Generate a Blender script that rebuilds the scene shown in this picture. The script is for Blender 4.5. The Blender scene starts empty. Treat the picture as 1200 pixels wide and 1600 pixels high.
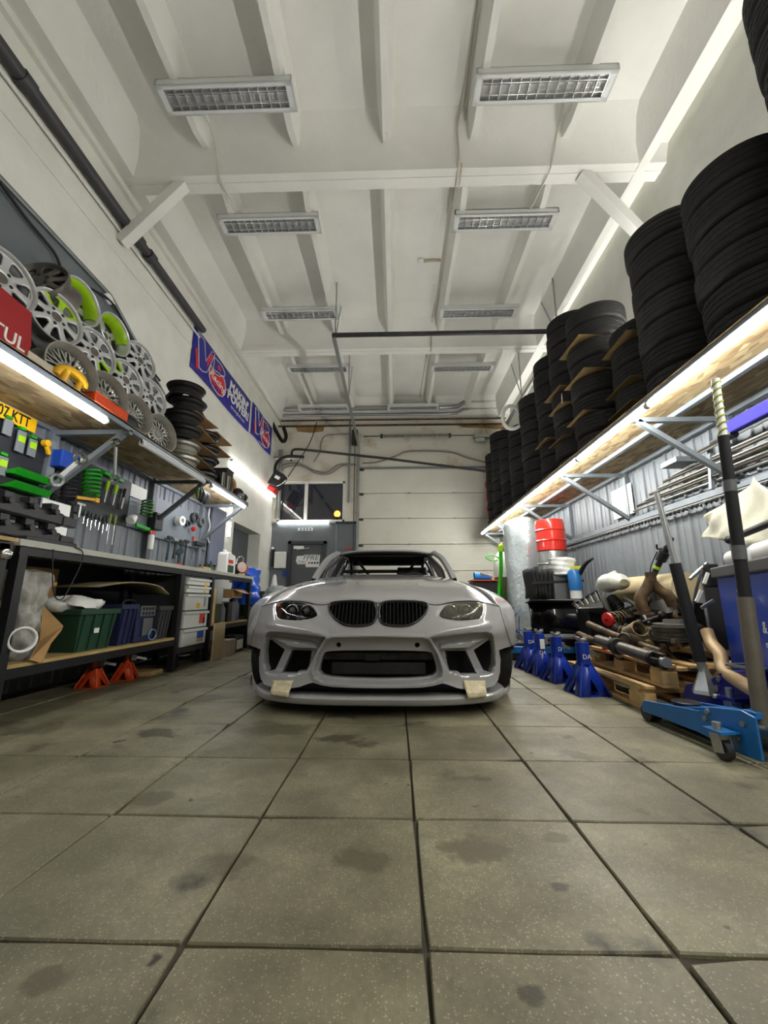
import bpy, bmesh, math, random
from math import pi, sin, cos, radians, sqrt, atan, atan2
from mathutils import Vector, Matrix, Euler, geometry

random.seed(7)
SC = bpy.context.scene
COL = SC.collection
V = Vector

# ------------------------------------------------------------------ camera
FPX, VPX, VPY, CAMH = 632.0, 618.0, 938.0, 0.69
_th = atan((VPY - 800) / FPX)
_ps = atan((VPX - 600) / FPX * cos(_th))
CF = V((-sin(_ps) * cos(_th), cos(_ps) * cos(_th), sin(_th)))
CR = V((cos(_ps), sin(_ps), 0))
CU = CR.cross(CF)
cam_data = bpy.data.cameras.new('camera')
cam_data.sensor_fit = 'HORIZONTAL'
cam_data.sensor_width = 36.0
cam_data.lens = FPX / 1200.0 * 36.0
cam_data.clip_start = 0.02
cam = bpy.data.objects.new('camera', cam_data)
COL.objects.link(cam)
cam.matrix_world = Matrix(((CR.x, CU.x, -CF.x, 0), (CR.y, CU.y, -CF.y, 0), (CR.z, CU.z, -CF.z, CAMH), (0, 0, 0, 1)))
SC.camera = cam

# ------------------------------------------------------------------ world: a night outside
world = bpy.data.worlds.new('world')
SC.world = world
world.use_nodes = True
world.node_tree.nodes['Background'].inputs[0].default_value = (0.035, 0.035, 0.04, 1)
world.node_tree.nodes['Background'].inputs[1].default_value = 0.25
SC.view_settings.view_transform = 'Standard'
SC.view_settings.look = 'None'
SC.view_settings.gamma = 1.0
SC.view_settings.use_curve_mapping = False
SC.view_settings.exposure = 0.95
SC.cycles.max_bounces = 7; SC.cycles.diffuse_bounces = 4; SC.cycles.glossy_bounces = 3; SC.cycles.transmission_bounces = 5
SC.cycles.caustics_reflective = False; SC.cycles.caustics_refractive = False
LED_WALL = 56.0      # tubes behind the tyre stacks
LED_COOL = 50.0      # radiance of the lit tubes on the right shelf
LED_LEFT = 26.0      # tubes on the left shelf and walls


def at(px, py, X=None, Y=None, Z=None):
    """world point seen at photo pixel (px, py) on the plane X=, Y= or Z="""
    d = CF + CR * ((px - 600) / FPX) + CU * ((800 - py) / FPX)
    if X is not None: t = X / d.x
    elif Y is not None: t = Y / d.y
    else: t = (Z - CAMH) / d.z
    return V((0, 0, CAMH)) + d * t


# ------------------------------------------------------------------ materials
MATS = {}


def mat(name, col, rough=0.5, metal=0.0, var=0.0, vs=6.0, bump=0.0, bs=60.0, coat=0.0, spec=0.5, emit=0.0,
        alpha=1.0, trans=0.0, col2=None, rnd=0.0, pos=False, thr=(0.35, 0.65), ior=1.45):
    if name in MATS: return MATS[name]
    m = bpy.data.materials.new(name); m.use_nodes = True
    nt = m.node_tree; N = nt.nodes; L = nt.links
    b = N['Principled BSDF']
    c4 = (col[0], col[1], col[2], 1)
    b.inputs['Base Color'].default_value = c4
    b.inputs['Roughness'].default_value = rough
    b.inputs['Metallic'].default_value = metal
    b.inputs['Specular IOR Level'].default_value = spec
    b.inputs['Coat Weight'].default_value = coat
    b.inputs['Coat Roughness'].default_value = 0.06
    b.inputs['IOR'].default_value = ior
    b.inputs['Transmission Weight'].default_value = trans
    b.inputs['Alpha'].default_value = alpha
    if emit:
        b.inputs['Emission Color'].default_value = c4
        b.inputs['Emission Strength'].default_value = emit
    src = None
    if var or col2 or bump:
        if pos:
            src = N.new('ShaderNodeNewGeometry').outputs['Position']
        else:
            src = N.new('ShaderNodeTexCoord').outputs['Object']
    if var or col2:
        n = N.new('ShaderNodeTexNoise'); n.inputs['Scale'].default_value = vs; n.inputs['Detail'].default_value = 6
        n.inputs['Roughness'].default_value = 0.62
        L.new(src, n.inputs['Vector'])
        r = N.new('ShaderNodeValToRGB')
        r.color_ramp.elements[0].position = thr[0]; r.color_ramp.elements[1].position = thr[1]
        k = col2 if col2 else [max(0, x * (1 - var)) for x in col]
        k1 = col if col2 else [min(1, x * (1 + var * 0.6)) for x in col]
        r.color_ramp.elements[0].color = (k[0], k[1], k[2], 1)
        r.color_ramp.elements[1].color = (k1[0], k1[1], k1[2], 1)
        L.new(n.outputs['Fac'], r.inputs['Fac'])
        out = r.outputs['Color']
        if rnd:
            oi = N.new('ShaderNodeObjectInfo'); hsv = N.new('ShaderNodeHueSaturation')
            mr = N.new('ShaderNodeMapRange'); mr.inputs['To Min'].default_value = 1 - rnd; mr.inputs['To Max'].default_value = 1 + rnd
            L.new(oi.outputs['Random'], mr.inputs['Value']); L.new(mr.outputs['Result'], hsv.inputs['Value'])
            L.new(out, hsv.inputs['Color']); out = hsv.outputs['Color']
        L.new(out, b.inputs['Base Color'])
    if bump:
        n2 = N.new('ShaderNodeTexNoise'); n2.inputs['Scale'].default_value = bs; n2.inputs['Detail'].default_value = 4
        L.new(src, n2.inputs['Vector'])
        bp = N.new('ShaderNodeBump'); bp.inputs['Strength'].default_value = bump; bp.inputs['Distance'].default_value = 0.02
        L.new(n2.outputs['Fac'], bp.inputs['Height']); L.new(bp.outputs['Normal'], b.inputs['Normal'])
    MATS[name] = m
    return m


def srgb(r, g, b):
    f = lambda c: (c / 12.92 if c <= 0.04045 else ((c + 0.055) / 1.055) ** 2.4)
    return tuple(f(x / 255.0) for x in (r, g, b))


# ------------------------------------------------------------------ mesh helpers
def RX(a): return Matrix.Rotation(a, 4, 'X')
def RY(a): return Matrix.Rotation(a, 4, 'Y')
def RZ(a): return Matrix.Rotation(a, 4, 'Z')
def T(x, y=None, z=None): return Matrix.Translation(V(x) if y is None else V((x, y, z)))


def frame(p, zdir, xhint=(1, 0, 0)):
    """matrix at p whose local z points along zdir"""
    z = V(zdir).normalized(); x = V(xhint)
    x = x - z * x.dot(z)
    if x.length < 1e-4:
        x = V((0, 1, 0)); x = x - z * x.dot(z)
    x.normalize(); y = z.cross(x)
    return Matrix(((x.x, y.x, z.x, p[0]), (x.y, y.y, z.y, p[1]), (x.z, y.z, z.z, p[2]), (0, 0, 0, 1)))


I4 = Matrix.Identity(4)


def world_of(o):
    m = I4
    while o is not None:
        m = o.matrix_basis @ m
        o = o.parent
    return m


class B:
    """collects shapes into ONE mesh"""
    def __init__(s, M=None): s.v = []; s.f = []; s.m = []; s.M = M; s.cur = 0

    def add(s, vs, fs, M=None):
        if M is None: M = s.M
        elif s.M is not None: M = s.M @ M
        n = len(s.v)
        s.v += [tuple(M @ V(p)) for p in vs] if M is not None else [tuple(p) for p in vs]
        s.f += [tuple(i + n for i in f) for f in fs]
        s.m += [s.cur] * len(fs)
        return s

    def box(s, c, d, M=None):
        x, y, z = d[0] / 2, d[1] / 2, d[2] / 2
        vs = [(c[0] + a * x, c[1] + b * y, c[2] + e * z) for a in (-1, 1) for b in (-1, 1) for e in (-1, 1)]
        return s.add(vs, [(0, 1, 3, 2), (4, 6, 7, 5), (0, 4, 5, 1), (2, 3, 7, 6), (0, 2, 6, 4), (1, 5, 7, 3)], M)

    def bar(s, p0, p1, w, h, up=(0, 0, 1)):
        """rectangular bar from p0 to p1, w across, h along up"""
        p0, p1 = V(p0), V(p1); d = p1 - p0; z = d.normalized()
        y = V(up) - z * z.dot(V(up)); 
        if y.length < 1e-5: y = V((1, 0, 0)) - z * z.x
        y.normalize(); x = y.cross(z)
        vs = [p + x * (a * w / 2) + y * (b * h / 2) for p in (p0, p1) for a, b in ((-1, -1), (1, -1), (1, 1), (-1, 1))]
        return s.add(vs, [(3, 2, 1, 0), (4, 5, 6, 7), (0, 1, 5, 4), (1, 2, 6, 5), (2, 3, 7, 6), (3, 0, 4, 7)])

    def cyl(s, p0, p1, r0, r1=None, n=14, caps=True):
        r1 = r0 if r1 is None else r1
        p0, p1 = V(p0), V(p1)
        m = frame(p0, p1 - p0); h = (p1 - p0).length
        vs = [m @ V((r0 * cos(2 * pi * i / n), r0 * sin(2 * pi * i / n), 0)) for i in range(n)]
        vs += [m @ V((r1 * cos(2 * pi * i / n), r1 * sin(2 * pi * i / n), h)) for i in range(n)]
        fs = [(i, (i + 1) % n, (i + 1) % n + n, i + n) for i in range(n)]
        if caps: fs += [tuple(range(n - 1, -1, -1)), tuple(range(n, 2 * n))]
        return s.add(vs, fs)

    def tube(s, pts, r, n=8, caps=True, closed=False):
        pts = [V(p) for p in pts]; k = len(pts)
        rs = r if isinstance(r, (list, tuple)) else [r] * k
        tang = []
        for i in range(k):
            a = pts[i - 1] if (i > 0 or closed) else pts[i]
            b = pts[(i + 1) % k] if (i < k - 1 or closed) else pts[i]
            tang.append((b - a).normalized())
        x = V((0, 0, 1)) if abs(tang[0].z) < 0.9 else V((1, 0, 0))
        vs = []
        for i in range(k):
            t = tang[i]; x = (x - t * x.dot(t)).normalized(); y = t.cross(x)
            vs += [pts[i] + (x * cos(2 * pi * j / n) + y * sin(2 * pi * j / n)) * rs[i] for j in range(n)]
        fs = []
        for i in range(k if closed else k - 1):
            a = i * n; b = ((i + 1) % k) * n
            fs += [(a + j, a + (j + 1) % n, b + (j + 1) % n, b + j) for j in range(n)]
        if caps and not closed: fs += [tuple(range(n - 1, -1, -1)), tuple(range((k - 1) * n, k * n))]
        return s.add(vs, fs)

    def lathe(s, prof, n=24, M=None, closed=False):
        """profile [(r, z)] spun round local z"""
        k = len(prof)
        vs = [(r * cos(2 * pi * i / n), r * sin(2 * pi * i / n), z) for i in range(n) for r, z in prof]
        fs = []
        for i in range(n):
            a = i * k; b = ((i + 1) % n) * k
            for j in range(k if closed else k - 1):
                j2 = (j + 1) % k
                fs.append((a + j, b + j, b + j2, a + j2))
        return s.add(vs, fs, M)

    def prism(s, poly, h, M=None):
        """flat polygon in local xy, thickness h along z"""
        n = len(poly)
        vs = [(p[0], p[1], 0) for p in poly] + [(p[0], p[1], h) for p in poly]
        fs = [tuple(range(n - 1, -1, -1)), tuple(range(n, 2 * n))] + [(i, (i + 1) % n, (i + 1) % n + n, i + n) for i in range(n)]
        return s.add(vs, fs, M)

    def grid(s, fn, nu, nv, cu=False, cv=False, M=None):
        vs = [fn(i / (nu if cu else nu - 1), j / (nv if cv else nv - 1)) for i in range(nu) for j in range(nv)]
        fs = []
        for i in range(nu if cu else nu - 1):
            for j in range(nv if cv else nv - 1):
                i2, j2 = (i + 1) % nu, (j + 1) % nv
                fs.append((i * nv + j, i2 * nv + j, i2 * nv + j2, i * nv + j2))
        return s.add(vs, fs, M)

    def sphere(s, c, r, nu=14, nv=9, sc=(1, 1, 1), M=None):
        def fn(u, v):
            a = 2 * pi * u; b = pi * v
            return (c[0] + r * sc[0] * sin(b) * cos(a), c[1] + r * sc[1] * sin(b) * sin(a), c[2] + r * sc[2] * cos(b))
        return s.grid(fn, nu, nv, cu=True, M=M)

    def obj(s, name, ma, parent=None, label=None, cat=None, group=None, kind=None, ang=35, world=True, bevel=0.0, seg=2, solid=0.0, sub=0):
        vs = s.v
        if parent is not None and world:
            im = world_of(parent).inverted()
            vs = [tuple(im @ V(p)) for p in vs]
        me = bpy.data.meshes.new(name)
        me.from_pydata(vs, [], s.f)
        for m in (ma if isinstance(ma, (list, tuple)) else [ma]): me.materials.append(m)
        if max(s.m, default=0) > 0: me.polygons.foreach_set('material_index', s.m)
        if ang:
            me.shade_smooth()
            if ang < 180: me.set_sharp_from_angle(angle=radians(ang))
        o = bpy.data.objects.new(name, me)
        COL.objects.link(o)
        if solid:
            md = o.modifiers.new('solid', 'SOLIDIFY'); md.thickness = abs(solid); md.offset = 1 if solid > 0 else -1
        if bevel:
            md = o.modifiers.new('bevel', 'BEVEL'); md.width = bevel; md.segments = seg; md.limit_method = 'ANGLE'; md.angle_limit = radians(40)
        if sub:
            md = o.modifiers.new('sub', 'SUBSURF'); md.levels = sub; md.render_levels = sub
        if parent is not None: o.parent = parent
        tag(o, label, cat, group, kind)
        return o


def tag(o, label=None, cat=None, group=None, kind=None):
    if label: o['label'] = label
    if cat: o['category'] = cat
    if group: o['group'] = group
    if kind: o['kind'] = kind
    return o


def TH(name, label, cat, loc=(0, 0, 0), rz=0.0, group=None, rot=None):
    o = bpy.data.objects.new(name, None); COL.objects.link(o)
    o.empty_display_size = 0.1
    o.location = loc; o.rotation_euler = rot if rot else (0, 0, rz)
    o.matrix_basis = T(loc) @ (Euler(rot).to_matrix().to_4x4() if rot else RZ(rz))
    return tag(o, label, cat, group)


def copy_tree(o, M=None, label=None, group=None, parent=None):
    kids = [c for c in o.children]
    c = o.copy(); COL.objects.link(c); c.parent = parent
    if M is not None: c.matrix_basis = M
    if label: c['label'] = label
    if group: c['group'] = group
    for k in kids: copy_tree(k, parent=c)
    return c


def text(s, size, M, ma, name, parent, ext=0.001, sx=1.0, shear=0.0, off=0.0, align='CENTER', spacing=1.0):
    """flat lettering: local xy plane of M, facing local +z"""
    cu = bpy.data.curves.new('txt', 'FONT'); cu.body = s; cu.size = size; cu.extrude = ext; cu.shear = shear; cu.bevel_depth = off; cu.bevel_resolution = 0
    cu.align_x = align; cu.align_y = 'CENTER'; cu.space_character = spacing; cu.resolution_u = 3
    o = bpy.data.objects.new('txt', cu); COL.objects.link(o)
    dg = bpy.context.evaluated_depsgraph_get()
    me = bpy.data.meshes.new_from_object(o.evaluated_get(dg))
    bpy.data.objects.remove(o)
    Mx = M @ Matrix.Diagonal((sx, 1, 1, 1))
    if parent is not None: Mx = world_of(parent).inverted() @ Mx
    me.transform(Mx)
    me.materials.clear(); me.materials.append(ma)
    for p in me.polygons: p.use_smooth = False
    o = bpy.data.objects.new(name, me); COL.objects.link(o); o.parent = parent
    return o


def smooth(pts, k=6, closed=False):
    """Catmull-Rom through points"""
    P = [V(p) for p in pts]; n = len(P); out = []
    for i in range(n if closed else n - 1):
        if closed: a, b, c, d = P[i - 1], P[i], P[(i + 1) % n], P[(i + 2) % n]
        else: a, b, c, d = P[max(i - 1, 0)], P[i], P[i + 1], P[min(i + 2, n - 1)]
        for j in range(k):
            t = j / k
            out.append(0.5 * ((2 * b) + (c - a) * t + (2 * a - 5 * b + 4 * c - d) * t * t + (-a + 3 * b - 3 * c + d) * t ** 3))
    if not closed: out.append(P[-1])
    return out


def lerp(xs, x):
    """piecewise linear table [(x, y)]"""
    if x <= xs[0][0]: return xs[0][1]
    for (a, b), (c, d) in zip(xs, xs[1:]):
        if x <= c: return b + (d - b) * (x - a) / (c - a)
    return xs[-1][1]


def cub(xs, x):
    """smooth table lookup (monotone-ish hermite)"""
    if x <= xs[0][0]: return xs[0][1]
    if x >= xs[-1][0]: return xs[-1][1]
    n = len(xs)
    for i in range(n - 1):
        if x <= xs[i + 1][0]: break
    def sl(k):
        if k == 0: return (xs[1][1] - xs[0][1]) / (xs[1][0] - xs[0][0])
        if k == n - 1: return (xs[-1][1] - xs[-2][1]) / (xs[-1][0] - xs[-2][0])
        return (xs[k + 1][1] - xs[k - 1][1]) / (xs[k + 1][0] - xs[k - 1][0])
    h = xs[i + 1][0] - xs[i][0]; t = (x - xs[i][0]) / h
    return ((2 * t ** 3 - 3 * t * t + 1) * xs[i][1] + (t ** 3 - 2 * t * t + t) * h * sl(i)
            + (-2 * t ** 3 + 3 * t * t) * xs[i + 1][1] + (t ** 3 - t * t) * h * sl(i + 1))


ORD = ['first', 'second', 'third', 'fourth', 'fifth', 'sixth', 'seventh', 'eighth', 'ninth', 'tenth', 'eleventh', 'twelfth', 'thirteenth', 'fourteenth', 'fifteenth', 'sixteenth']

# common materials
M_WHITE = mat('white_plaster', srgb(226, 226, 216), 0.85, var=0.07, vs=2.5, bump=0.12, bs=35, pos=True)
M_CEIL = mat('ceiling_white_paint', srgb(232, 231, 224), 0.7, var=0.05, vs=1.6, bump=0.15, bs=22, pos=True)
M_GREY = mat('grey_wall_paint', srgb(105, 112, 116), 0.55, var=0.07, vs=3, bump=0.1, bs=40, pos=True)
M_CLAD = mat('cladding_grey_steel', srgb(122, 128, 132), 0.45, metal=0.1, var=0.06, vs=4, pos=True)
M_STEEL = mat('steel_frame_grey', srgb(128, 136, 142), 0.45, metal=0.3, var=0.1, vs=9)
M_ZINC = mat('galvanised_steel', srgb(165, 168, 165), 0.35, metal=0.8, var=0.12, vs=14)
M_CHROME = mat('chrome', (0.75, 0.75, 0.74), 0.12, metal=1.0)
M_DSTEEL = mat('dark_steel', srgb(70, 70, 72), 0.4, metal=0.7, var=0.25, vs=14)
M_BLACK = mat('black_plastic', srgb(26, 26, 28), 0.5, var=0.2, vs=20)
M_BLKG = mat('black_gloss', srgb(14, 14, 16), 0.18, coat=0.5)
M_RUBBER = mat('black_rubber', srgb(30, 30, 30), 0.75, var=0.2, vs=18, bump=0.2, bs=90)
M_WOOD = mat('pine_wood', srgb(198, 165, 112), 0.7, var=0.22, vs=7, bump=0.15, bs=40, rnd=0.12)
M_CARD = mat('cardboard', srgb(176, 140, 92), 0.85, var=0.12, vs=8)
M_BLUE = mat('blue_paint', srgb(24, 70, 170), 0.35, var=0.15, vs=10, coat=0.3)
M_NBLUE = mat('navy_blue_paint', srgb(28, 32, 128), 0.3, coat=0.4, var=0.1, vs=9)
M_RED = mat('red_paint', srgb(196, 30, 24), 0.35, coat=0.3, var=0.1, vs=8)
M_GREEN = mat('green_paint', srgb(20, 150, 20), 0.4, var=0.1, vs=9)
M_WPL = mat('white_plastic', srgb(228, 228, 222), 0.4, var=0.04, vs=6)
M_PAPER = mat('white_paper', srgb(235, 235, 230), 0.8, var=0.04, vs=8)
M_YEL = mat('yellow_plastic', srgb(235, 180, 20), 0.4, var=0.08, vs=9)
M_ORANGE = mat('orange_paint', srgb(205, 70, 25), 0.45, var=0.15, vs=10)
M_RUST = mat('rusty_steel', srgb(120, 95, 66), 0.65, metal=0.5, col2=srgb(62, 50, 40), vs=9)
M_GREASE = mat('greasy_black_steel', srgb(52, 49, 44), 0.45, metal=0.6, col2=srgb(22, 21, 20), vs=12)
M_ALU = mat('cast_aluminium', srgb(178, 178, 172), 0.4, metal=0.85, var=0.16, vs=12, bump=0.08, bs=60)
M_CABLE = mat('black_cable', srgb(24, 24, 26), 0.6)
M_WCABLE = mat('white_cable', srgb(206, 202, 188), 0.6)


def osb_material(name, a, b, c):
    m = bpy.data.materials.new(name); m.use_nodes = True
    nt = m.node_tree; N = nt.nodes; L = nt.links; bs = N['Principled BSDF']
    g = N.new('ShaderNodeNewGeometry')
    mp = N.new('ShaderNodeMapping'); mp.inputs['Scale'].default_value = (26, 9, 26); mp.inputs['Rotation'].default_value = (0, 0, 0.35)
    L.new(g.outputs['Position'], mp.inputs['Vector'])
    v = N.new('ShaderNodeTexVoronoi'); v.inputs['Scale'].default_value = 1.0; v.inputs['Randomness'].default_value = 1.0
    nz = N.new('ShaderNodeTexNoise'); nz.inputs['Scale'].default_value = 3.0; nz.inputs['Detail'].default_value = 3
    L.new(g.outputs['Position'], nz.inputs['Vector'])
    mx = N.new('ShaderNodeMix'); mx.data_type = 'VECTOR'; mx.inputs['Factor'].default_value = 0.25
    L.new(mp.outputs['Vector'], v.inputs['Vector'])
    r = N.new('ShaderNodeValToRGB')
    r.color_ramp.elements[0].color = (*a, 1); r.color_ramp.elements[1].color = (*c, 1)
    e = r.color_ramp.elements.new(0.5); e.color = (*b, 1)
    sep = N.new('ShaderNodeSeparateColor'); L.new(v.outputs['Color'], sep.inputs['Color'])
    L.new(sep.outputs['Red'], r.inputs['Fac'])
    L.new(r.outputs['Color'], bs.inputs['Base Color'])
    bs.inputs['Roughness'].default_value = 0.75
    bp = N.new('ShaderNodeBump'); bp.inputs['Strength'].default_value = 0.12; bp.inputs['Distance'].default_value = 0.01
    L.new(sep.outputs['Green'], bp.inputs['Height']); L.new(bp.outputs['Normal'], bs.inputs['Normal'])
    return m


M_OSB = osb_material('osb_board', srgb(112, 92, 62), srgb(146, 126, 90), srgb(170, 152, 116))


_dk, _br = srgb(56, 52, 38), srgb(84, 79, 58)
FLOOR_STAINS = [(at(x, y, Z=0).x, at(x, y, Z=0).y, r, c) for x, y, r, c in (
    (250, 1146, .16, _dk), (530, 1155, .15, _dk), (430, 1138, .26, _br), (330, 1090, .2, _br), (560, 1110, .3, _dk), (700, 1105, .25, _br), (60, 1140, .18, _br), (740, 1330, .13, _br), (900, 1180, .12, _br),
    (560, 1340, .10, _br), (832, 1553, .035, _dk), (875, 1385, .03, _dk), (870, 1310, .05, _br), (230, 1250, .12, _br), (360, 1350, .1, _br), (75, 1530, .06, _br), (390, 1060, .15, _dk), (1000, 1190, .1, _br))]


def floor_material():
    m = bpy.data.materials.new('concrete_paver'); m.use_nodes = True
    nt = m.node_tree; N = nt.nodes; L = nt.links; bs = N['Principled BSDF']
    g = N.new('ShaderNodeNewGeometry').outputs['Position']
    oi = N.new('ShaderNodeObjectInfo')

    def noise(sc, det=6, rg=0.6):
        n = N.new('ShaderNodeTexNoise'); n.inputs['Scale'].default_value = sc; n.inputs['Detail'].default_value = det
        n.inputs['Roughness'].default_value = rg; L.new(g, n.inputs['Vector']); return n.outputs['Fac']

    def ramp(f, p0, p1, c0=(0, 0, 0), c1=(1, 1, 1)):
        r = N.new('ShaderNodeValToRGB'); r.color_ramp.elements[0].position = p0; r.color_ramp.elements[1].position = p1
        r.color_ramp.elements[0].color = (*c0, 1); r.color_ramp.elements[1].color = (*c1, 1)
        L.new(f, r.inputs['Fac']); return r.outputs['Color']

    def mix(f, a, b, bt='MIX'):
        x = N.new('ShaderNodeMix'); x.data_type = 'RGBA'; x.blend_type = bt
        if isinstance(f, float): x.inputs[0].default_value = f
        else: L.new(f, x.inputs[0])
        for k, s in ((6, a), (7, b)):
            if isinstance(s, tuple): x.inputs[k].default_value = (*s, 1)
            else: L.new(s, x.inputs[k])
        return x.outputs[2]
    base = ramp(noise(2.2, 8, 0.65), 0.3, 0.72, srgb(100, 97, 76), srgb(152, 147, 120))
    fine = ramp(noise(70, 3, 0.7), 0.35, 0.7, srgb(112, 108, 94), srgb(176, 172, 156))
    c = mix(0.35, base, fine, 'OVERLAY')
    vo = N.new('ShaderNodeTexVoronoi'); vo.inputs['Scale'].default_value = 150; L.new(g, vo.inputs['Vector'])
    vs_ = N.new('ShaderNodeSeparateColor'); L.new(vo.outputs['Color'], vs_.inputs['Color'])
    chip = N.new('ShaderNodeMath'); chip.operation = 'MULTIPLY_ADD'; L.new(vs_.outputs['Red'], chip.inputs[0]); chip.inputs[1].default_value = -.36; L.new(vo.outputs['Distance'], chip.inputs[2])
    spk = ramp(chip.outputs[0], -.08, .04, (0.5, 0.5, 0.5), (0, 0, 0))
    c = mix(spk, c, srgb(182, 177, 152))
    dull = ramp(noise(1.1, 7, 0.7), 0.42, 0.6, (0.45, 0.45, 0.45), (0, 0, 0))
    c = mix(dull, c, srgb(86, 82, 62))
    # oil stains with shapes of their own, and dull patches
    stain = ramp(noise(3.1, 5, 0.55), 0.61, 0.70)
    c = mix(stain, c, srgb(60, 57, 45))
    dots = ramp(noise(9.0, 3, 0.5), 0.70, 0.74)
    c = mix(dots, c, srgb(50, 47, 38))
    nz = noise(7.0, 7, 0.72)
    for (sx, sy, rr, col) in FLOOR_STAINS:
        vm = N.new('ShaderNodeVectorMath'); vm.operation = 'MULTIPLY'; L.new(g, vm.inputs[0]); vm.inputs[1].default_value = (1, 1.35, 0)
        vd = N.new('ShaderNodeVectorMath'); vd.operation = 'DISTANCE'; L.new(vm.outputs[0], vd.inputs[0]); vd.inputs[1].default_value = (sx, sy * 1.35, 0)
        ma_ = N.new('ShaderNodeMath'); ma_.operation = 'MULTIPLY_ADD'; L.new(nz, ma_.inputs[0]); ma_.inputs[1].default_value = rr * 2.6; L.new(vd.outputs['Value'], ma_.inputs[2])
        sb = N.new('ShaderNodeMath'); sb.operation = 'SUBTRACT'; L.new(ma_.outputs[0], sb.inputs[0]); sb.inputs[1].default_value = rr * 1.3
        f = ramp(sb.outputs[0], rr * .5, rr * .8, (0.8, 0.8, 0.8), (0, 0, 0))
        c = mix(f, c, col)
    mr = N.new('ShaderNodeMapRange'); mr.inputs['To Min'].default_value = 0.86; mr.inputs['To Max'].default_value = 1.1
    L.new(oi.outputs['Random'], mr.inputs['Value'])
    hs = N.new('ShaderNodeHueSaturation'); L.new(mr.outputs['Result'], hs.inputs['Value']); L.new(c, hs.inputs['Color'])
    L.new(hs.outputs['Color'], bs.inputs['Base Color'])
    rr = ramp(noise(2.6, 5, 0.6), 0.35, 0.7, (0.62, 0.62, 0.62), (0.38, 0.38, 0.38))
    L.new(rr, bs.inputs['Roughness'])
    bs.inputs['Specular IOR Level'].default_value = 0.4
    bp = N.new('ShaderNodeBump'); bp.inputs['Strength'].default_value = 0.22; bp.inputs['Distance'].default_value = 0.008
    L.new(noise(45, 6, 0.7), bp.inputs['Height']); L.new(bp.outputs['Normal'], bs.inputs['Normal'])
    return m


M_FLOOR = floor_material()
M_JOINT = mat('floor_joint_dirt', srgb(66, 61, 48), 0.9, var=0.25, vs=12, pos=True)
# ================================================================== SHELL
XL, XR, YB, YF, ZC = -2.95, 2.85, 9.5, -2.6, 5.55

# floor: dirt bed with a slab under it, pavers laid on it one by one
b = B(); b.box(((XL + XR) / 2, (YB + YF) / 2, -0.09), (XR - XL, YB - YF, 0.16))
FLOOR = b.obj('floor', M_JOINT, kind='structure', ang=0, label='grey concrete paver floor of the garage')


def paver_mesh(seed):
    rnd = random.Random(seed); n = 4; h = 0.2472; pts = []
    cor = [(-h, -h), (h, -h), (h, h), (-h, h)]
    for i in range(4):
        a, c2 = cor[i], cor[(i + 1) % 4]
        for j in range(n):
            t = j / n
            x = a[0] + (c2[0] - a[0]) * t; y = a[1] + (c2[1] - a[1]) * t
            r = 0.0025 if j else (0.006 if rnd.random() < 0.75 else 0.018)
            pts.append((x * (1 - rnd.random() * r / h), y * (1 - rnd.random() * r / h)))
    k = len(pts)
    vs = [(x, y, -0.03) for x, y in pts] + [(x, y, -0.004) for x, y in pts] + [(x * 0.989, y * 0.989, 0) for x, y in pts]
    fs = [(i, (i + 1) % k, (i + 1) % k + k, i + k) for i in range(k)]
    fs += [(i + k, (i + 1) % k + k, (i + 1) % k + 2 * k, i + 2 * k) for i in range(k)]
    fs += [tuple(range(2 * k, 3 * k))]
    me = bpy.data.meshes.new('paver'); me.from_pydata(vs, [], fs); me.materials.append(M_FLOOR)
    return me


PAV = [paver_mesh(i) for i in range(6)]
for iy in range(-1, 19):
    for ix in range(-6, 6):
        x0 = 0.058 + 0.5 * ix; y0 = 0.49 + 0.5 * iy - 0.5
        cx, cy = x0 + 0.25, y0 + 0.25
        if cx < XL + 0.1 or cx > XR - 0.05: continue
        o = bpy.data.objects.new('paver', random.choice(PAV)); COL.objects.link(o); o.parent = FLOOR
        o.location = (cx, cy, 0.0)
        o.rotation_euler = (random.uniform(-.003, .003), random.uniform(-.003, .003), random.choice((0, pi / 2, pi, -pi / 2)) + random.uniform(-.004, .004))
b = B()
b.box(((XL + XR) / 2, (YF - 0.51) / 2, -0.006), (XR - XL - 0.02, -0.51 - YF, 0.012))
b.obj('paver_strip', M_FLOOR, parent=FLOOR, ang=0)

# ceiling slab with cross beams and ribs
b = B(); b.box(((XL + XR) / 2, (YB + YF) / 2, ZC + 0.1), (XR - XL + .6, YB - YF + .6, 0.2))
CEIL = b.obj('ceiling', M_CEIL, kind='structure', ang=0, label='white painted ribbed concrete ceiling')
BEAMS = [-2.6 + 0.0, 0.42, 3.52, 6.62, 9.44]
for y in BEAMS:
    # beam: narrow flat soffit, battered faces that curve into the slab
    prof = [(-0.42, ZC + .01), (-0.30, ZC - 0.06), (-0.17, ZC - 0.22), (-0.11, ZC - 0.36), (-0.10, 5.15), (0.10, 5.15), (0.11, ZC - 0.36), (0.17, ZC - 0.22), (0.30, ZC - 0.06), (0.42, ZC + .01)]
    if y > 9: prof = [p for p in prof if p[0] <= 0.06]; prof = prof[:-1] + [(0.06, 5.15), (0.06, ZC + .01)]
    bb = B(); bb.prism(prof, XR - XL, Matrix(((0, 0, 1, XL), (1, 0, 0, y), (0, 1, 0, 0), (0, 0, 0, 1))))
    bb.obj('beam', M_CEIL, parent=CEIL, ang=40)
    if y not in (9.44,):
        bb = B(); bb.box((0, y + 0.0, 5.147), (XR - XL, 0.035, 0.01)); bb.obj('beam_joint', M_CEIL, parent=CEIL, ang=0)
RIBX = [-1.97, -1.02, -0.07, 0.83, 1.78]
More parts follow.
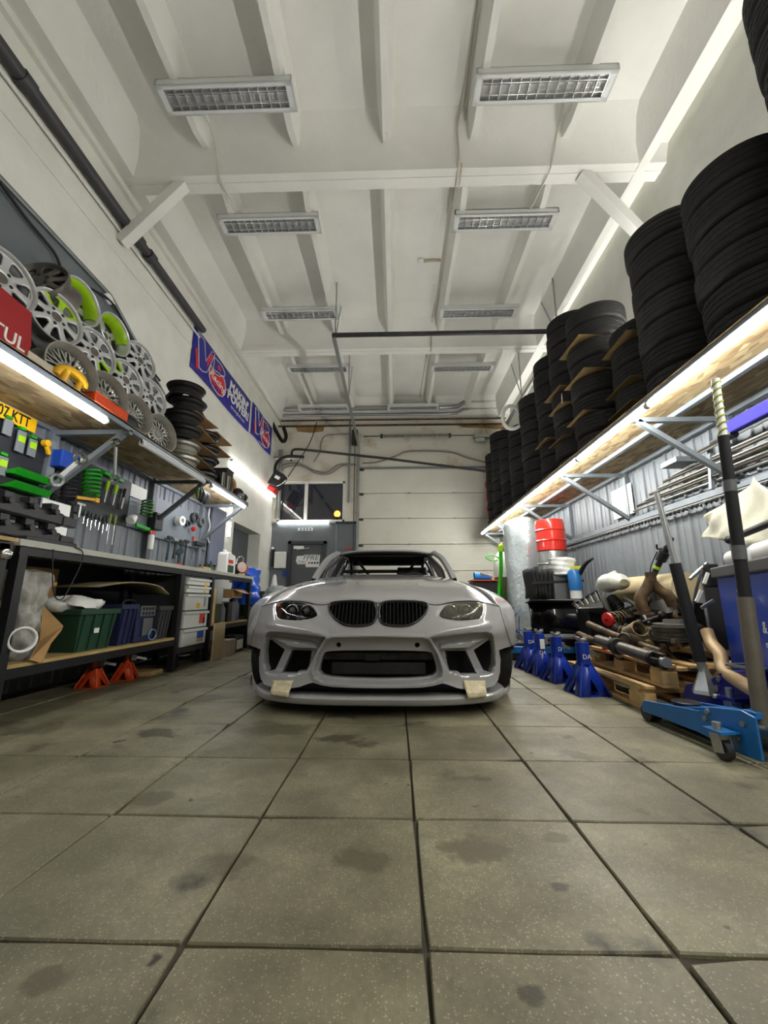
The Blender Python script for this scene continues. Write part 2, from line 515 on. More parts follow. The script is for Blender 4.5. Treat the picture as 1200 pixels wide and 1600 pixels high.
for y0, y1 in zip(BEAMS, BEAMS[1:]):
    for x in RIBX:
        ya, yb = y0 + 0.12, y1 - 0.12
        def sec(w0, w1, z, y): return [(x - w1, y, ZC + .005), (x - w0, y, z), (x + w0, y, z), (x + w1, y, ZC + .005)]
        rows = [(ya, 5.44), (ya + 0.12, 5.34), (ya + 0.30, 5.27), (yb - 0.30, 5.27), (yb - 0.12, 5.34), (yb, 5.44)]
        vs = []; fs = []
        for y, z in rows: vs += sec(0.032, 0.032 + (ZC - z) * 0.2, z, y)
        for i in range(len(rows) - 1):
            for j in range(3): fs.append((i * 4 + j, i * 4 + j + 1, i * 4 + j + 5, i * 4 + j + 4))
        bb = B(); bb.add(vs, fs); bb.obj('rib', M_CEIL, parent=CEIL, ang=30)
# edge beams along both walls
bb = B()
bb.prism([(2.45, ZC), (2.57, 5.16), (2.575, 5.14), (2.67, 5.14), (2.675, 5.32), (XR, 5.32), (XR, ZC)], YB - YF, Matrix(((1, 0, 0, 0), (0, 0, 1, YF), (0, 1, 0, 0), (0, 0, 0, 1))))
bb.obj('edge_beam', M_CEIL, parent=CEIL, ang=20)
bb = B()
bb.prism([(-2.62, ZC), (-2.78, 5.22), (-2.80, 5.16), (XL, 5.16), (XL, ZC)], YB - YF, Matrix(((1, 0, 0, 0), (0, 0, 1, YF), (0, 1, 0, 0), (0, 0, 0, 1))))
bb.obj('edge_beam', M_CEIL, parent=CEIL, ang=20)

# left wall with a deep niche near the back
t = 0.3
b = B()
NY0, NY1, NZ0, NZ1 = 7.2, 8.68, 1.0, 2.10
for (y0, y1, z0, z1) in ((YF, NY0, 0, ZC), (NY1, YB + t, 0, ZC), (NY0, NY1, 0, NZ0), (NY0, NY1, NZ1, ZC)):
    b.box((XL - t / 2, (y0 + y1) / 2, (z0 + z1) / 2), (t, y1 - y0, z1 - z0))
WL = b.obj('wall_left', M_WHITE, kind='structure', ang=0, label='white plastered left wall with grey lower panel')
b = B(); b.box((XL - t + 0.02, (NY0 + NY1) / 2, (NZ0 + NZ1) / 2), (0.04, NY1 - NY0, NZ1 - NZ0)); b.obj('niche_back', mat('niche_dark_grey', srgb(84, 88, 90), 0.6), parent=WL, ang=0)
# grey painted board field over the lower left wall
gp = [(YF, 0), (4.62, 0), (4.62, 3.25), (4.45, 3.38), (3.55, 3.80), (YF, 3.80)]
b = B(); b.prism(gp, 0.02, Matrix(((0, 0, 1, XL), (1, 0, 0, 0), (0, 1, 0, 0), (0, 0, 0, 1))))
b.obj('painted_field', M_GREY, parent=WL, ang=0)
# ledges along the left wall
for z, h, d, ma, nm in ((5.06, 0.07, 0.05, M_WHITE, 'ledge'), (4.30, 0.02, 0.012, M_WHITE, 'ledge')):
    b = B(); b.box((XL + d / 2, (YB + YF) / 2, z), (d, YB - YF, h)); b.obj(nm, ma, parent=WL, ang=0)
b = B(); b.box((XL + 0.035, (2.0 + YF) / 2, 4.72), (0.07, 0.1, 0.02)); 

# right wall
b = B(); b.box((XR + t / 2, (YB + YF) / 2, ZC / 2), (t, YB - YF + 2 * t, ZC)); 
WR = b.obj('wall_right', M_WHITE, kind='structure', ang=0, label='white right wall behind the tyre shelf')


def corrugated(name, x, y0, y1, z0, z1, s, ma, parent, pitch=0.2):
    """profiled sheet: flat pans with narrow raised ribs, s = +1 faces +x"""
    d = 0.018 * s; pts = []; y = y0
    while y < y1 - 1e-6:
        for dy, dx in ((0, 0), (pitch * .42, 0), (pitch * .46, d * .45), (pitch * .5, d * .45), (pitch * .54, 0), (pitch * .86, 0), (pitch * .9, d), (pitch * .97, d)):
            if y + dy <= y1: pts.append((y + dy, x + dx))
        y += pitch
    pts.append((y1, x))
    vs = [(q, p, z0) for p, q in pts] + [(q, p, z1) for p, q in pts]; n = len(pts)
    bb = B(); bb.add(vs, [(i, i + 1, i + 1 + n, i + n) for i in range(n - 1)])
    return bb.obj(name, ma, parent=parent, ang=0, solid=0.004)


for i in range(12):
    y0 = YF + 0.05 + i * 1.0
    corrugated('cladding_sheet', XR - 0.05, y0, y0 + 0.996, 0.02, 2.17, -1, M_CLAD, WR)
M_CLADL = mat('cladding_left_grey', srgb(116, 121, 126), 0.5, metal=0.1, var=0.06, vs=4, pos=True)
for i in range(9):
    y0 = YF + 0.05 + i * 1.0
    if y0 > 6: break
    corrugated('cladding_sheet', XL + 0.055, y0, min(y0 + 0.996, 6.55), 0.02, 2.12, 1, M_CLADL, WL)

# back wall: opening for the roll-up door, window over the office door
GX0, GX1, GZ = -0.86, 2.45, 3.86
WX0, WX1, WZ0, WZ1 = -2.86, -1.22, 2.54, 3.55
DX0, DX1, DZ = -2.53, -1.62, 2.06
b = B()
def wallrect(x0, x1, z0, z1): b.box(((x0 + x1) / 2, YB + t / 2, (z0 + z1) / 2), (x1 - x0, t, z1 - z0))
wallrect(XL - t, XR + t, GZ, ZC); wallrect(GX1, XR + t, 0, GZ)
wallrect(XL - t, GX0, WZ1, GZ); wallrect(XL - t, WX0, 0, WZ1); wallrect(WX1, GX0, 0, WZ1)
wallrect(WX0, WX1, DZ, WZ0); wallrect(WX0, DX0, 0, DZ); wallrect(DX1, WX1, 0, DZ)
M_BACK = mat('stained_white_wall', srgb(214, 210, 196), 0.85, col2=srgb(176, 160, 128), vs=1.7, thr=(0.28, 0.46), bump=0.15, bs=25, pos=True)
WB = b.obj('wall_back', M_BACK, kind='structure', ang=0, label='stained white back wall above door and window')
# grey boarding round the office door
b = B()
def brect(x0, x1, z0, z1, y=YB, d=0.03): b.box(((x0 + x1) / 2, y - d / 2, (z0 + z1) / 2), (x1 - x0, d, z1 - z0))
brect(XL, DX0, 0, 2.5); brect(DX1, -1.42, 0, 2.5); brect(DX0, DX1, DZ, 2.5)
b.obj('grey_boarding', M_GREY, parent=WB, ang=0)
b = B(); brect(-1.38, -0.90, 0, 2.47); b.obj('grey_boarding', M_GREY, parent=WB, ang=0)
b = B(); brect(-1.42, -0.90, 2.47, 2.53, d=0.05); b.obj('dark_capping', M_DSTEEL, parent=WB, ang=0)
b = B(); brect(-1.42, -1.38, 0, 2.52, d=0.045); b.obj('corner_strip', M_STEEL, parent=WB, ang=0)
# rust patches where plaster flaked off
M_BRICK = mat('flaked_plaster', srgb(150, 120, 78), 0.9, var=0.3, vs=9, pos=True)
for poly in ([(-2.50, 4.98), (-1.78, 4.98), (-1.80, 4.86), (-2.1, 4.82), (-2.46, 4.86)], [(1.6, 4.98), (2.7, 5.0), (2.7, 4.86), (2.2, 4.9), (1.7, 4.92)]):
    b = B(); b.prism(poly, 0.006, Matrix(((1, 0, 0, 0), (0, 0, -1, YB + .002), (0, 1, 0, 0), (0, 0, 0, 1)))); b.obj('bare_patch', M_BRICK, parent=WB, ang=0)
b = B(); brect(XL, XR, 4.98, 5.02, d=0.03); b.obj('ledge', M_RUST, parent=WB, ang=0)
# front wall behind the camera
b = B(); b.box(((XL + XR) / 2, YF - t / 2, ZC / 2), (XR - XL + 2 * t, t, ZC))
b.obj('wall_front', M_WHITE, kind='structure', ang=0, label='white wall behind the viewer')

# window with a mullion, night outside
WN = TH('window_1', 'dark two-pane window above the office door', None, (-2.04, YB, WZ0)); WN['kind'] = 'structure'
b = B()
fr = 0.05
for (x0, x1, z0, z1) in ((WX0, WX1, WZ0, WZ0 + fr), (WX0, WX1, WZ1 - fr, WZ1), (WX0, WX0 + fr, WZ0, WZ1), (WX1 - fr, WX1, WZ0, WZ1)):
    b.box(((x0 + x1) / 2, YB + 0.06, (z0 + z1) / 2), (x1 - x0, 0.07, z1 - z0))
b.obj('window_frame', M_WPL, parent=WN, ang=0)
b = B(); b.box((-2.17, YB + 0.05, (WZ0 + WZ1) / 2), (0.075, 0.09, WZ1 - WZ0 - .02)); b.obj('mullion', M_WPL, parent=WN, ang=0)
M_GLASS = mat('window_glass', (0.9, 0.92, 0.95), 0.03, trans=1.0, ior=1.45)
for x0, x1 in ((WX0 + fr, -2.205), (-2.135, WX1 - fr)):
    b = B(); b.box(((x0 + x1) / 2, YB + 0.07, (WZ0 + WZ1) / 2), (x1 - x0, 0.008, WZ1 - WZ0 - 2 * fr)); b.obj('pane', M_GLASS, parent=WN, ang=0)

# office door
DR = TH('door_1', 'dark grey steel office door with a white sticker', None, ((DX0 + DX1) / 2, YB, 0)); DR['kind'] = 'structure'
M_DOORF = mat('door_frame_dark', srgb(58, 60, 62), 0.5)
M_DOOR = mat('door_dark_grey', srgb(84, 86, 88), 0.5, var=0.06, vs=5)
b = B()
b.box((DX0 + .035, YB - .01, DZ / 2), (.07, .12, DZ)); b.box((DX1 - .035, YB - .01, DZ / 2), (.07, .12, DZ)); b.box(((DX0 + DX1) / 2, YB - .01, DZ - .035), (DX1 - DX0, .12, .07))
b.obj('door_frame', M_DOORF, parent=DR, ang=0)
b = B(); b.box(((DX0 + DX1) / 2, YB + .02, DZ / 2 - .03), (DX1 - DX0 - .14, .05, DZ - .07)); b.obj('leaf', M_DOOR, parent=DR, ang=0)
b = B(); b.box((DX0 + .25, YB - .03, DZ - .15), (.24, .05, .07)); b.cyl((DX0 + .2, YB - .04, DZ - .2), (DX0 + .5, YB - .03, DZ - .16), .008); b.obj('door_closer', M_WPL, parent=DR, ang=30)
b = B(); b.box((DX1 - .13, YB - .04, 1.0), (.03, .02, .16)); b.cyl((DX1 - .13, YB - .07, 1.02), (DX1 - .24, YB - .07, 1.02), .009); b.cyl((DX1 - .13, YB - .07, 1.02), (DX1 - .13, YB, 1.02), .009); b.obj('door_handle', M_ZINC, parent=DR, ang=30)
b = B(); b.box((DX0 + .2, YB - .012, .96), (.16, .012, .18)); b.obj('kick_grille', M_DSTEEL, parent=DR, ang=0)
# sticker: slanted lettering in two rows
M_STK = mat('sticker_white', srgb(225, 226, 226), 0.5)
b = B()
Md = Matrix(((1, 0, 0, -2.06), (0, 0, -1, YB - .0062), (0, 1, 0, 1.62), (0, 0, 0, 1)))
b.prism([(-.28, -.02), (-.26, .09), (-.1, .1), (-.09, .12), (.29, .12), (.27, -.17), (-.04, -.17), (-.05, -.1), (-.24, -.1)], .004, Md)
stk = b.obj('sticker', M_STK, parent=DR, ang=0)
text('FPRE', .16, Md @ T(.06, .045, .0045), M_DOOR, 'sticker_lettering', stk, shear=.25, sx=1.1)
text('TAC', .10, Md @ T(-.13, -.055, .0045), M_DOOR, 'sticker_lettering', stk, shear=.25, sx=1.1)
for k in range(4):
    b = B(); b.cyl(Md @ V((.04 + k * .065, -.07, .0042)), Md @ V((.04 + k * .065, -.07, .0052)), .024, n=14); b.obj('sticker_dot', M_BLACK if k else M_RED, parent=stk, ang=0)

# sectional garage door in the opening: separate panels with hinges
GD = TH('door_2', 'white sectional garage door with ribbed panels', None, ((GX0 + GX1) / 2, YB, 0)); GD['kind'] = 'structure'
M_GD = mat('garage_door_white', srgb(212, 210, 196), 0.55, var=0.05, vs=2, pos=True)
b = B(); b.box(((GX0 + GX1) / 2, YB - .01, GZ + .015), (GX1 - GX0, .04, .035)); b.obj('lintel_seal', M_STEEL, parent=GD, ang=0)
PH = 0.625; z = GZ
k = 0
while z > 0.05:
    z0 = max(0.01, z - PH)
    b = B(); n = 10; prof = [(0.0, z0 + .006)]
    for q in range(n):
        za = z0 + .01 + (z - z0 - .02) * q / n; zb = z0 + .01 + (z - z0 - .02) * (q + 1) / n
        prof += [(-.006, za + .006), (-.006, zb - .004), (-.003, zb)]
    prof += [(0.0, z - .006), (.04, z - .006), (.04, z0 + .006)]
    b.prism(prof, GX1 - GX0, Matrix(((0, 0, 1, GX0), (1, 0, 0, YB + .02), (0, 1, 0, 0), (0, 0, 0, 1))))
    p = b.obj('door_panel', M_GD, parent=GD, ang=0)
    for hx in (0.34, 1.42):
        b = B(); b.box((hx, YB + .005, z), (.05, .025, .035)); b.cyl((hx - .04, YB - .01, z - .003), (hx + .04, YB - .01, z - .003), .008); b.obj('hinge', M_ZINC, parent=p, ang=30)
    b = B(); b.box((GX0 + .05, YB - .01, z - .03), (.1, .05, .05)); b.cyl((GX0 - .03, YB - .015, z - .03), (GX0 + .08, YB - .015, z - .03), .018); b.obj('roller_bracket', M_DSTEEL, parent=p, ang=30)
    z = z0; k += 1
b = B()
for x in (GX0 - .03, GX1 + .03): b.box((x, YB - .03, 2.1), (.05, .07, 4.2)); b.box((x - .025, YB - .06, 2.1), (.015, .03, 4.2))
b.obj('door_track', M_ZINC, parent=GD, ang=0)

# ------------------------------------------------------------------ ceiling light fixtures (switched off, mirror louvres)
M_LUM = mat('luminaire_white', srgb(222, 224, 222), 0.4)
M_LOUV = mat('mirror_louvre', (0.74, 0.74, 0.73), 0.25, metal=0.6)
M_REFL = mat('white_reflector', (0.72, 0.72, 0.7), 0.3, metal=0.2)
M_TUBEOFF = mat('unlit_tube_glass', srgb(225, 228, 226), 0.25)


def ceiling_light(label):
    r = TH('ceiling_light', label, 'light', group='louvred ceiling lights')
    L, W, H = 1.24, 0.24, 0.075
    b = B(M=I4)
    b.box((0, 0, H - .005), (L, W, .01))
    for sy in (-1, 1): b.box((0, sy * (W / 2 - .006), H / 2), (L, .012, H)); b.box((0, sy * (W / 2 - .018), .004), (L, .036, .008))
    for sx in (-1, 1): b.box((sx * (L / 2 - .006), 0, H / 2), (.012, W, H)); b.box((sx * (L / 2 - .03), 0, .004), (.06, W, .008))
    b.obj('housing', M_LUM, parent=r, ang=0, world=False)
    b = B()
    for i in range(14): b.box((-.555 + i * 1.11 / 13, 0, .026), (.004, W - .06, .04))
    for y in (-.045, .045): b.box((0, y, .026), (1.12, .004, .04))
    b.obj('louvre', M_LOUV, parent=r, ang=0, world=False)
    b = B(); b.box((0, 0, H - .014), (L - .04, W - .03, .004)); b.obj('reflector', M_REFL, parent=r, ang=0, world=False)
    for y in (-.068, 0, .068):
        b = B(); b.cyl((-.57, y, .055), (.57, y, .055), .008, n=8); b.obj('tube', M_TUBEOFF, parent=r, ang=60, world=False)
    return r


_rows = [('front row', 3.0), ('second row', 4.32), ('third row', 5.98), ('fourth row', 7.55)]
ZL = 5.28
lt = None
FIX = []
for k, (nm, _) in enumerate(_rows): FIX += [(nm, 'left', -1.52), (nm, 'right', 1.36)]
FIX += [('last row by the back wall', 'left', -1.70), ('last row by the back wall', 'right', 0.45)]
FY = [2.79, 2.79, 4.09, 4.12, 5.69, 5.73, 7.28, 7.32, 8.98, 9.0]
for (nm, sd, x), y in zip(FIX, FY):
    lab = 'unlit louvred ceiling light, %s one of the %s' % (sd, nm)
    if lt is None: lt = ceiling_light(lab); o = lt
    else: o = copy_tree(lt, label=lab)
    o.matrix_basis = T(x, y, ZL - .075)

# ------------------------------------------------------------------ LED tubes
def led(label, p0, p1, down, on=True, group='LED tube lights', w=0.048, strength=None, bh=0.025, cool=(1, 0.985, 0.95)):
    """batten with a half-round diffuser, p0..p1 = axis of the diffuser, down = way it faces"""
    p0, p1 = V(p0), V(p1); c = (p0 + p1) / 2; d = (p1 - p0).normalized(); dn = V(down).normalized()
    r = TH('led_tube', label, 'light', c, group=group)
    b = B(); b.bar(p0 - dn * .030, p1 - dn * .030, .026, .012, up=dn)
    b.obj('batten', M_WPL, parent=r, ang=0)
    if on:
        m = mat('led_on_%d_%s' % (int((strength or LED_COOL) * 10), 'c' if cool[2] >= 1 else 'w'), cool, 0.5, emit=strength or LED_COOL)
    else: m = mat('led_off', srgb(196, 200, 202), 0.4)
    b = B(); b.cyl(p0 + d * .014, p1 - d * .014, w / 2, n=10, caps=False); b.obj('diffuser', m, parent=r, ang=60)
    for p, s in ((p0, 1), (p1, -1)):
        b = B(); b.cyl(p, p + d * .016 * s, w / 2 + .002, n=12); b.bar(p + d * .008 * s, p + d * .008 * s - dn * .034, .016, .016, up=d); b.obj('end_cap', M_WPL, parent=r, ang=50)
    return r
# ================================================================== SHELVES, LEDs
# right tyre shelf
SRX0, SRX1, SRZ = 1.95, 2.79, 2.24
rsh = TH('tyre_shelf', 'long OSB shelf on grey steel brackets holding the tyre stacks', 'shelf', ((SRX0 + SRX1) / 2, 4, SRZ))
for i, (y0, y1) in enumerate(((-2.4, 0.1), (0.1, 2.54), (2.54, 4.98), (4.98, 7.42), (7.42, 9.3))):
    b = B(); b.box(((SRX0 + SRX1) / 2, (y0 + y1) / 2, SRZ - .009), (SRX1 - SRX0, y1 - y0 - .004, .018)); b.obj('board', M_OSB, parent=rsh, ang=0)
b = B(); b.box((SRX0 + .015, 3.45, SRZ - .035), (.03, 11.7, .045)); b.obj('front_rail', M_STEEL, parent=rsh, ang=0)
b = B(); b.box((SRX1 - .03, 3.45, SRZ - .04), (.04, 11.7, .04)); b.obj('rear_rail', M_STEEL, parent=rsh, ang=0)
b = B(); b.box((2.34, 3.45, SRZ - .04), (.04, 11.7, .04)); b.obj('middle_rail', M_STEEL, parent=rsh, ang=0)
RPY = [0.0, 1.5, 3.2, 4.75, 6.35, 7.95, 9.1]
for y in RPY:
    br = B(); br.box(((SRX0 + SRX1) / 2, y, SRZ - .08), (SRX1 - SRX0, .04, .04)); a = br.obj('bracket', M_STEEL, parent=rsh, ang=0)
    br = B(); br.bar((SRX0 + .08, y, SRZ - .09), (SRX1 - .02, y, 1.62), .04, .04, up=(0, 1, 0)); br.obj('diagonal', M_STEEL, parent=a, ang=0)
    br = B(); br.box((SRX1 - .02, y, 1.93), (.04, .05, .66)); br.obj('upright', M_STEEL, parent=a, ang=0)
b = B(); b.box((SRX1 - .02, 3.45, 1.60), (.04, 11.7, .06)); b.obj('wall_rail', M_STEEL, parent=rsh, ang=0)

lz = SRZ - .055
for i in range(10):
    y0 = -1.93 + 1.218 * i - .02
    y1 = y0 + 1.2
    k = i - 2
    nm = 'bright LED tube under the tyre shelf edge, ' + ('%s from the camera' % ORD[k - 1] if k >= 1 else '%s beyond the frame' % ['farthest', 'middle', 'nearest'][i])
    if y1 > 9.3: break
    led(nm, (SRX0 - .004, y0, lz - .034), (SRX0 - .004, y1, lz - .034), (-.1, 0, -1), strength=LED_COOL)

# left wheel shelf
SLX0, SLX1, SLZ = -2.89, -2.2, 2.12
lsh = TH('wheel_shelf', 'OSB shelf on grey steel brackets holding the alloy wheels', 'shelf', ((SLX0 + SLX1) / 2, 3, SLZ))
for (y0, y1) in ((-2.4, 0.1), (0.1, 2.3), (2.3, 4.45), (4.45, 5.85)):
    b = B(); b.box(((SLX0 + SLX1) / 2, (y0 + y1) / 2, SLZ - .009), (SLX1 - SLX0, y1 - y0 - .003, .018)); b.obj('board', M_OSB, parent=lsh, ang=0)
b = B(); b.box((SLX1 - .015, 1.725, SLZ - .03), (.03, 8.25, .05)); b.obj('front_rail', M_STEEL, parent=lsh, ang=0)
b = B(); b.box((SLX0 + .02, 1.725, SLZ - .035), (.04, 8.25, .035)); b.obj('rear_rail', M_STEEL, parent=lsh, ang=0)
M_DBRK = mat('dark_grey_bracket', srgb(72, 76, 80), 0.5)
for y, ma in ((0.6, M_STEEL), (3.10, M_STEEL), (4.55, M_DBRK), (5.78, M_STEEL)):
    br = B(); br.box(((SLX0 + SLX1) / 2, y, SLZ - .06), (SLX1 - SLX0, .04, .04)); a = br.obj('bracket', ma, parent=lsh, ang=0)
    br = B(); br.bar((SLX1 - .06, y, SLZ - .07), (SLX0 + .06, y, 1.55), .04, .045, up=(0, 1, 0)); br.obj('diagonal', ma, parent=a, ang=0)
    br = B(); br.box((SLX0 + .03, y, 1.58), (.06, .075, 1.08)); br.obj('upright', ma, parent=a, ang=0)

llz = SLZ - .09
CW = (0.93, 0.94, 1.0)
led('lit LED tube under the wheel shelf near the yellow number plate', (SLX1 - .008, 1.62, llz), (SLX1 - .008, 2.82, llz), (.1, 0, -1), strength=LED_LEFT, cool=CW)
led('lit LED tube under the wheel shelf behind the viewer', (SLX1 - .008, 0.38, llz), (SLX1 - .008, 1.58, llz), (.1, 0, -1), strength=LED_LEFT, cool=CW)  # assumed extra tube, unseen: lengthens the lit strip towards the camera
led('unlit grey LED tube under the middle of the wheel shelf', (SLX1 - .008, 3.26, llz), (SLX1 - .008, 4.43, llz), (.1, 0, -1), on=False)
led('lit LED tube under the far end of the wheel shelf', (SLX1 - .008, 4.62, llz), (SLX1 - .008, 5.72, llz), (.1, 0, -1), strength=LED_LEFT, cool=CW)
led('nearer lit LED tube high on the left wall below the blue banner', (XL + .06, 6.74, 3.13), (XL + .06, 8.02, 3.13), (1, 0, -.2), strength=LED_LEFT * .3)
led('farther lit LED tube high on the left wall towards the window', (XL + .06, 8.04, 3.13), (XL + .06, 9.36, 3.13), (1, 0, -.2), strength=LED_LEFT * .3)
led('upper of two upright LED tubes beside the tool wall', (XL + .1, 6.78, 2.06), (XL + .1, 6.78, 2.34), (1, -.3, 0), strength=LED_LEFT * .3)
led('lower of two upright LED tubes beside the tool wall', (XL + .1, 6.78, 1.74), (XL + .1, 6.78, 2.02), (1, -.3, 0), strength=LED_LEFT * .3)
led('horizontal LED tube above the dark grey office door', (-2.82, YB - .07, 2.50), (-1.56, YB - .07, 2.50), (0, -1, -.1), strength=LED_LEFT * .3)

for i in range(6):
    y0 = 0.9 + 1.35 * i
    led('LED tube on the right wall behind the tyre stacks, %s from the camera' % ORD[i], (XR - .05, y0, 3.30), (XR - .05, y0 + 1.2, 3.30), (-.5, 0, 1), strength=LED_WALL)
# ================================================================== TYRES ON THE RIGHT SHELF
def tread_tyre(R, w, rin, n, blocks, seed, depth=0.006):
    """tyre lying flat round local z, bottom at z=0; grooved tread, bulging walls, open centre"""
    h = w / 2
    prof = []          # (r, z, is_tread)
    prof += [(rin, -h * .62, 0), (rin + .012, -h * .80, 0), (rin + (R - rin) * .35, -h * .99, 0), (rin + (R - rin) * .7, -h * 1.0, 0), (R - .040, -h * .96, 0), (R - .016, -h * .86, 0), (R - .004, -h * .76, 0)]
    zs = [-.70, -.44, -.42, -.36, -.34, -.08, -.06, .0, .02, .30, .32, .40, .42, .70]
    gr = [0, 0, 1, 1, 0, 0, 1, 1, 0, 0, 1, 1, 0, 0]
    for zz, g in zip(zs, gr): prof.append((R - (depth if g else 0) - .004 * abs(zz) ** 2, h * zz, 2 if g else 1))
    prof += [(R - .004, h * .76, 0), (R - .016, h * .86, 0), (R - .040, h * .96, 0), (rin + (R - rin) * .7, h * 1.0, 0), (rin + (R - rin) * .35, h * .99, 0), (rin + .012, h * .80, 0), (rin, h * .62, 0)]
    prof += [(rin + .01, h * .5, 0), (R - .03, h * .55, 0), (R - .022, 0, 0), (R - .03, -h * .55, 0), (rin + .01, -h * .5, 0)]
    k = len(prof); vs = []
    for i in range(n):
        a = 2 * pi * i / n
        for j, (r, z, tr) in enumerate(prof):
            rr = r
            if tr == 1 and blocks:
                ph = (i + (j // 3) * 2 + int(abs(z) / h * 3)) % blocks
                if ph == 0: rr = r - depth * .8
            vs.append((rr * cos(a), rr * sin(a), z + h))
    fs = []
    for i in range(n):
        i2 = (i + 1) % n
        for j in range(k): fs.append((i * k + j, i2 * k + j, i2 * k + (j + 1) % k, i * k + (j + 1) % k))
    me = bpy.data.meshes.new('tyre'); me.from_pydata(vs, [], fs); me.materials.append(M_TYRE)
    me.shade_smooth(); me.set_sharp_from_angle(angle=radians(32))
    return me


M_TYRE = mat('tyre_rubber', srgb(36, 35, 34), 0.78, var=0.22, vs=9, bump=0.25, bs=70, rnd=0.22)
TY = [(tread_tyre(.322, .215, .205, 96, 4, 1), .215), (tread_tyre(.325, .22, .21, 88, 0, 2), .22), (tread_tyre(.316, .205, .2, 108, 5, 3), .205), (tread_tyre(.326, .235, .21, 96, 3, 4), .235)]
M_SHEET = mat('hardboard_sheet', srgb(120, 98, 58), 0.8, var=0.15, vs=8)
STACKS = [(2.40, 1.64, 9, 'first'), (2.38, 2.31, 6, 'second'), (2.38, 2.98, 7, 'third'), (2.50, 3.64, 6, 'fourth'), (2.39, 4.31, 8, 'fifth'), (2.43, 4.98, 10, 'sixth'),
          (2.46, 5.64, 9, 'seventh'), (2.42, 6.31, 8, 'eighth'), (2.40, 6.98, 7, 'ninth'), (2.40, 7.65, 7, 'tenth'), (2.40, 8.32, 9, 'eleventh'), (2.42, 8.98, 7, 'twelfth')]
SHEETS = {3: (1, 2, 4, 5), 4: (2, 4, 6), 5: (2, 4, 5), 6: (3,)}
STACK_TOP = []
rt = random.Random(11)
for si, (sx, sy, n, nm) in enumerate(STACKS):
    z = SRZ + .001
    tgt = {0: 4.3, 1: 3.43, 2: 3.74, 3: 3.43, 4: 4.0, 5: 4.45, 6: 4.25, 7: 4.05, 8: 3.7, 9: 3.8, 10: 4.12, 11: 3.9}[si]
    cnt = 0
    while z < tgt - .1:
        me, h = rt.choice(TY)
        if cnt in SHEETS.get(si, ()):
            b = B(); wx = rt.uniform(.56, .6)
            b.box((0, 0, .003), (wx, rt.uniform(.42, .5), .006), M=RZ(rt.uniform(-.06, .06)))
            s = b.obj('hardboard_sheet', M_SHEET, ang=0, label='thin brown sheet under the %s tyre of the %s stack from the camera' % (ORD[cnt], nm), cat='sheet', group='sheets between tyres')
            s.location = (sx - .32 - .035 + wx / 2, sy + rt.uniform(-.08, .0), z); z += .0065
        o = bpy.data.objects.new('tyre', me); COL.objects.link(o)
        o.location = (sx + rt.uniform(-.012, .012), sy + rt.uniform(-.005, .005), z)
        o.rotation_euler = (0, 0, rt.choice((0, pi / 2, pi, -pi / 2)))
        cnt += 1
        tag(o, 'black tyre, %s from the bottom in the %s stack from the camera' % (ORD[cnt - 1], nm), 'tyre', 'tyres stacked on the shelf')
        z += h
    STACK_TOP.append(z)
# paper tag on a tyre, white hose ring behind the far stacks
b = B(); b.box((0, 0, 0), (.002, .12, .09)); o = b.obj('paper_tag', M_PAPER, ang=0, label='small white paper tag stuck on a tyre of the fifth stack from the camera', cat='tag'); o.location = at(878, 623, X=2.062); o.rotation_euler = (0, 0, -.35)
c = at(801, 652, Y=6.5); b = B(); ring = [c + V((.17 * cos(a * pi / 12), .03 * sin(a * pi / 6), .21 * sin(a * pi / 12))) for a in range(24)]
b.tube(ring, .032, n=10, closed=True); b.obj('hose_ring', M_WPL, label='white flexible hose ring perched between the far tyre stacks', cat='hose', ang=60)
# red and white packs hanging at the end of the shelf
c0 = at(764, 765, Y=9.15)
rk = TH('hanging_pouch', 'red and white printed pouch strip hanging at the shelf end', 'pouch', c0)
b = B(); b.box((c0.x, 9.15, c0.z + .42), (.012, .012, .5)); b.obj('cord', M_WCABLE, parent=rk, ang=0)
for i in range(3):
    zc = c0.z + .12 - i * .3
    b = B(); b.sphere((c0.x, 9.15, zc), .12, nu=16, nv=9, sc=(.75, .5, 1.2)); p = b.obj('pouch', M_RED, parent=rk, ang=180)
    b = B(); b.bar((c0.x - .06, 9.085, zc - .02), (c0.x + .06, 9.085, zc + .05), .004, .03, up=(0, 0, 1)); b.obj('white_stripe', M_WPL, parent=p, ang=0)

# ================================================================== WHEELS ON THE LEFT SHELF
M_SILV = mat('silver_alloy', srgb(205, 206, 206), 0.32, metal=0.55, var=0.05, vs=8)
M_DIRTY = mat('brake_dust_alloy', srgb(112, 108, 102), 0.5, metal=0.6, var=0.2, vs=12)
M_LIME = mat('lime_paint', srgb(160, 205, 20), 0.35, coat=0.3, var=0.06, vs=9)
M_DARKIN = mat('dark_inside', srgb(34, 32, 32), 0.7)


def rim_barrel(b, R, w, zf):
    """lathe of the barrel: front lip at z=zf"""
    p = [(R, zf), (R - .006, zf + .006), (R - .014, zf), (R - .02, zf - .016), (R - .03, zf - .05), (R - .045, zf - .07), (R - .045, zf - w * .62), (R - .02, zf - w * .8), (R - .015, zf - w), (R, zf - w - .004), (R + .0, zf - w + .008), (R - .01, zf - w * .82), (R - .03, zf - w * .65), (R - .033, zf - .1), (R - .012, zf - .04), (R, zf - .012)]
    b.lathe(p, n=40, closed=True)


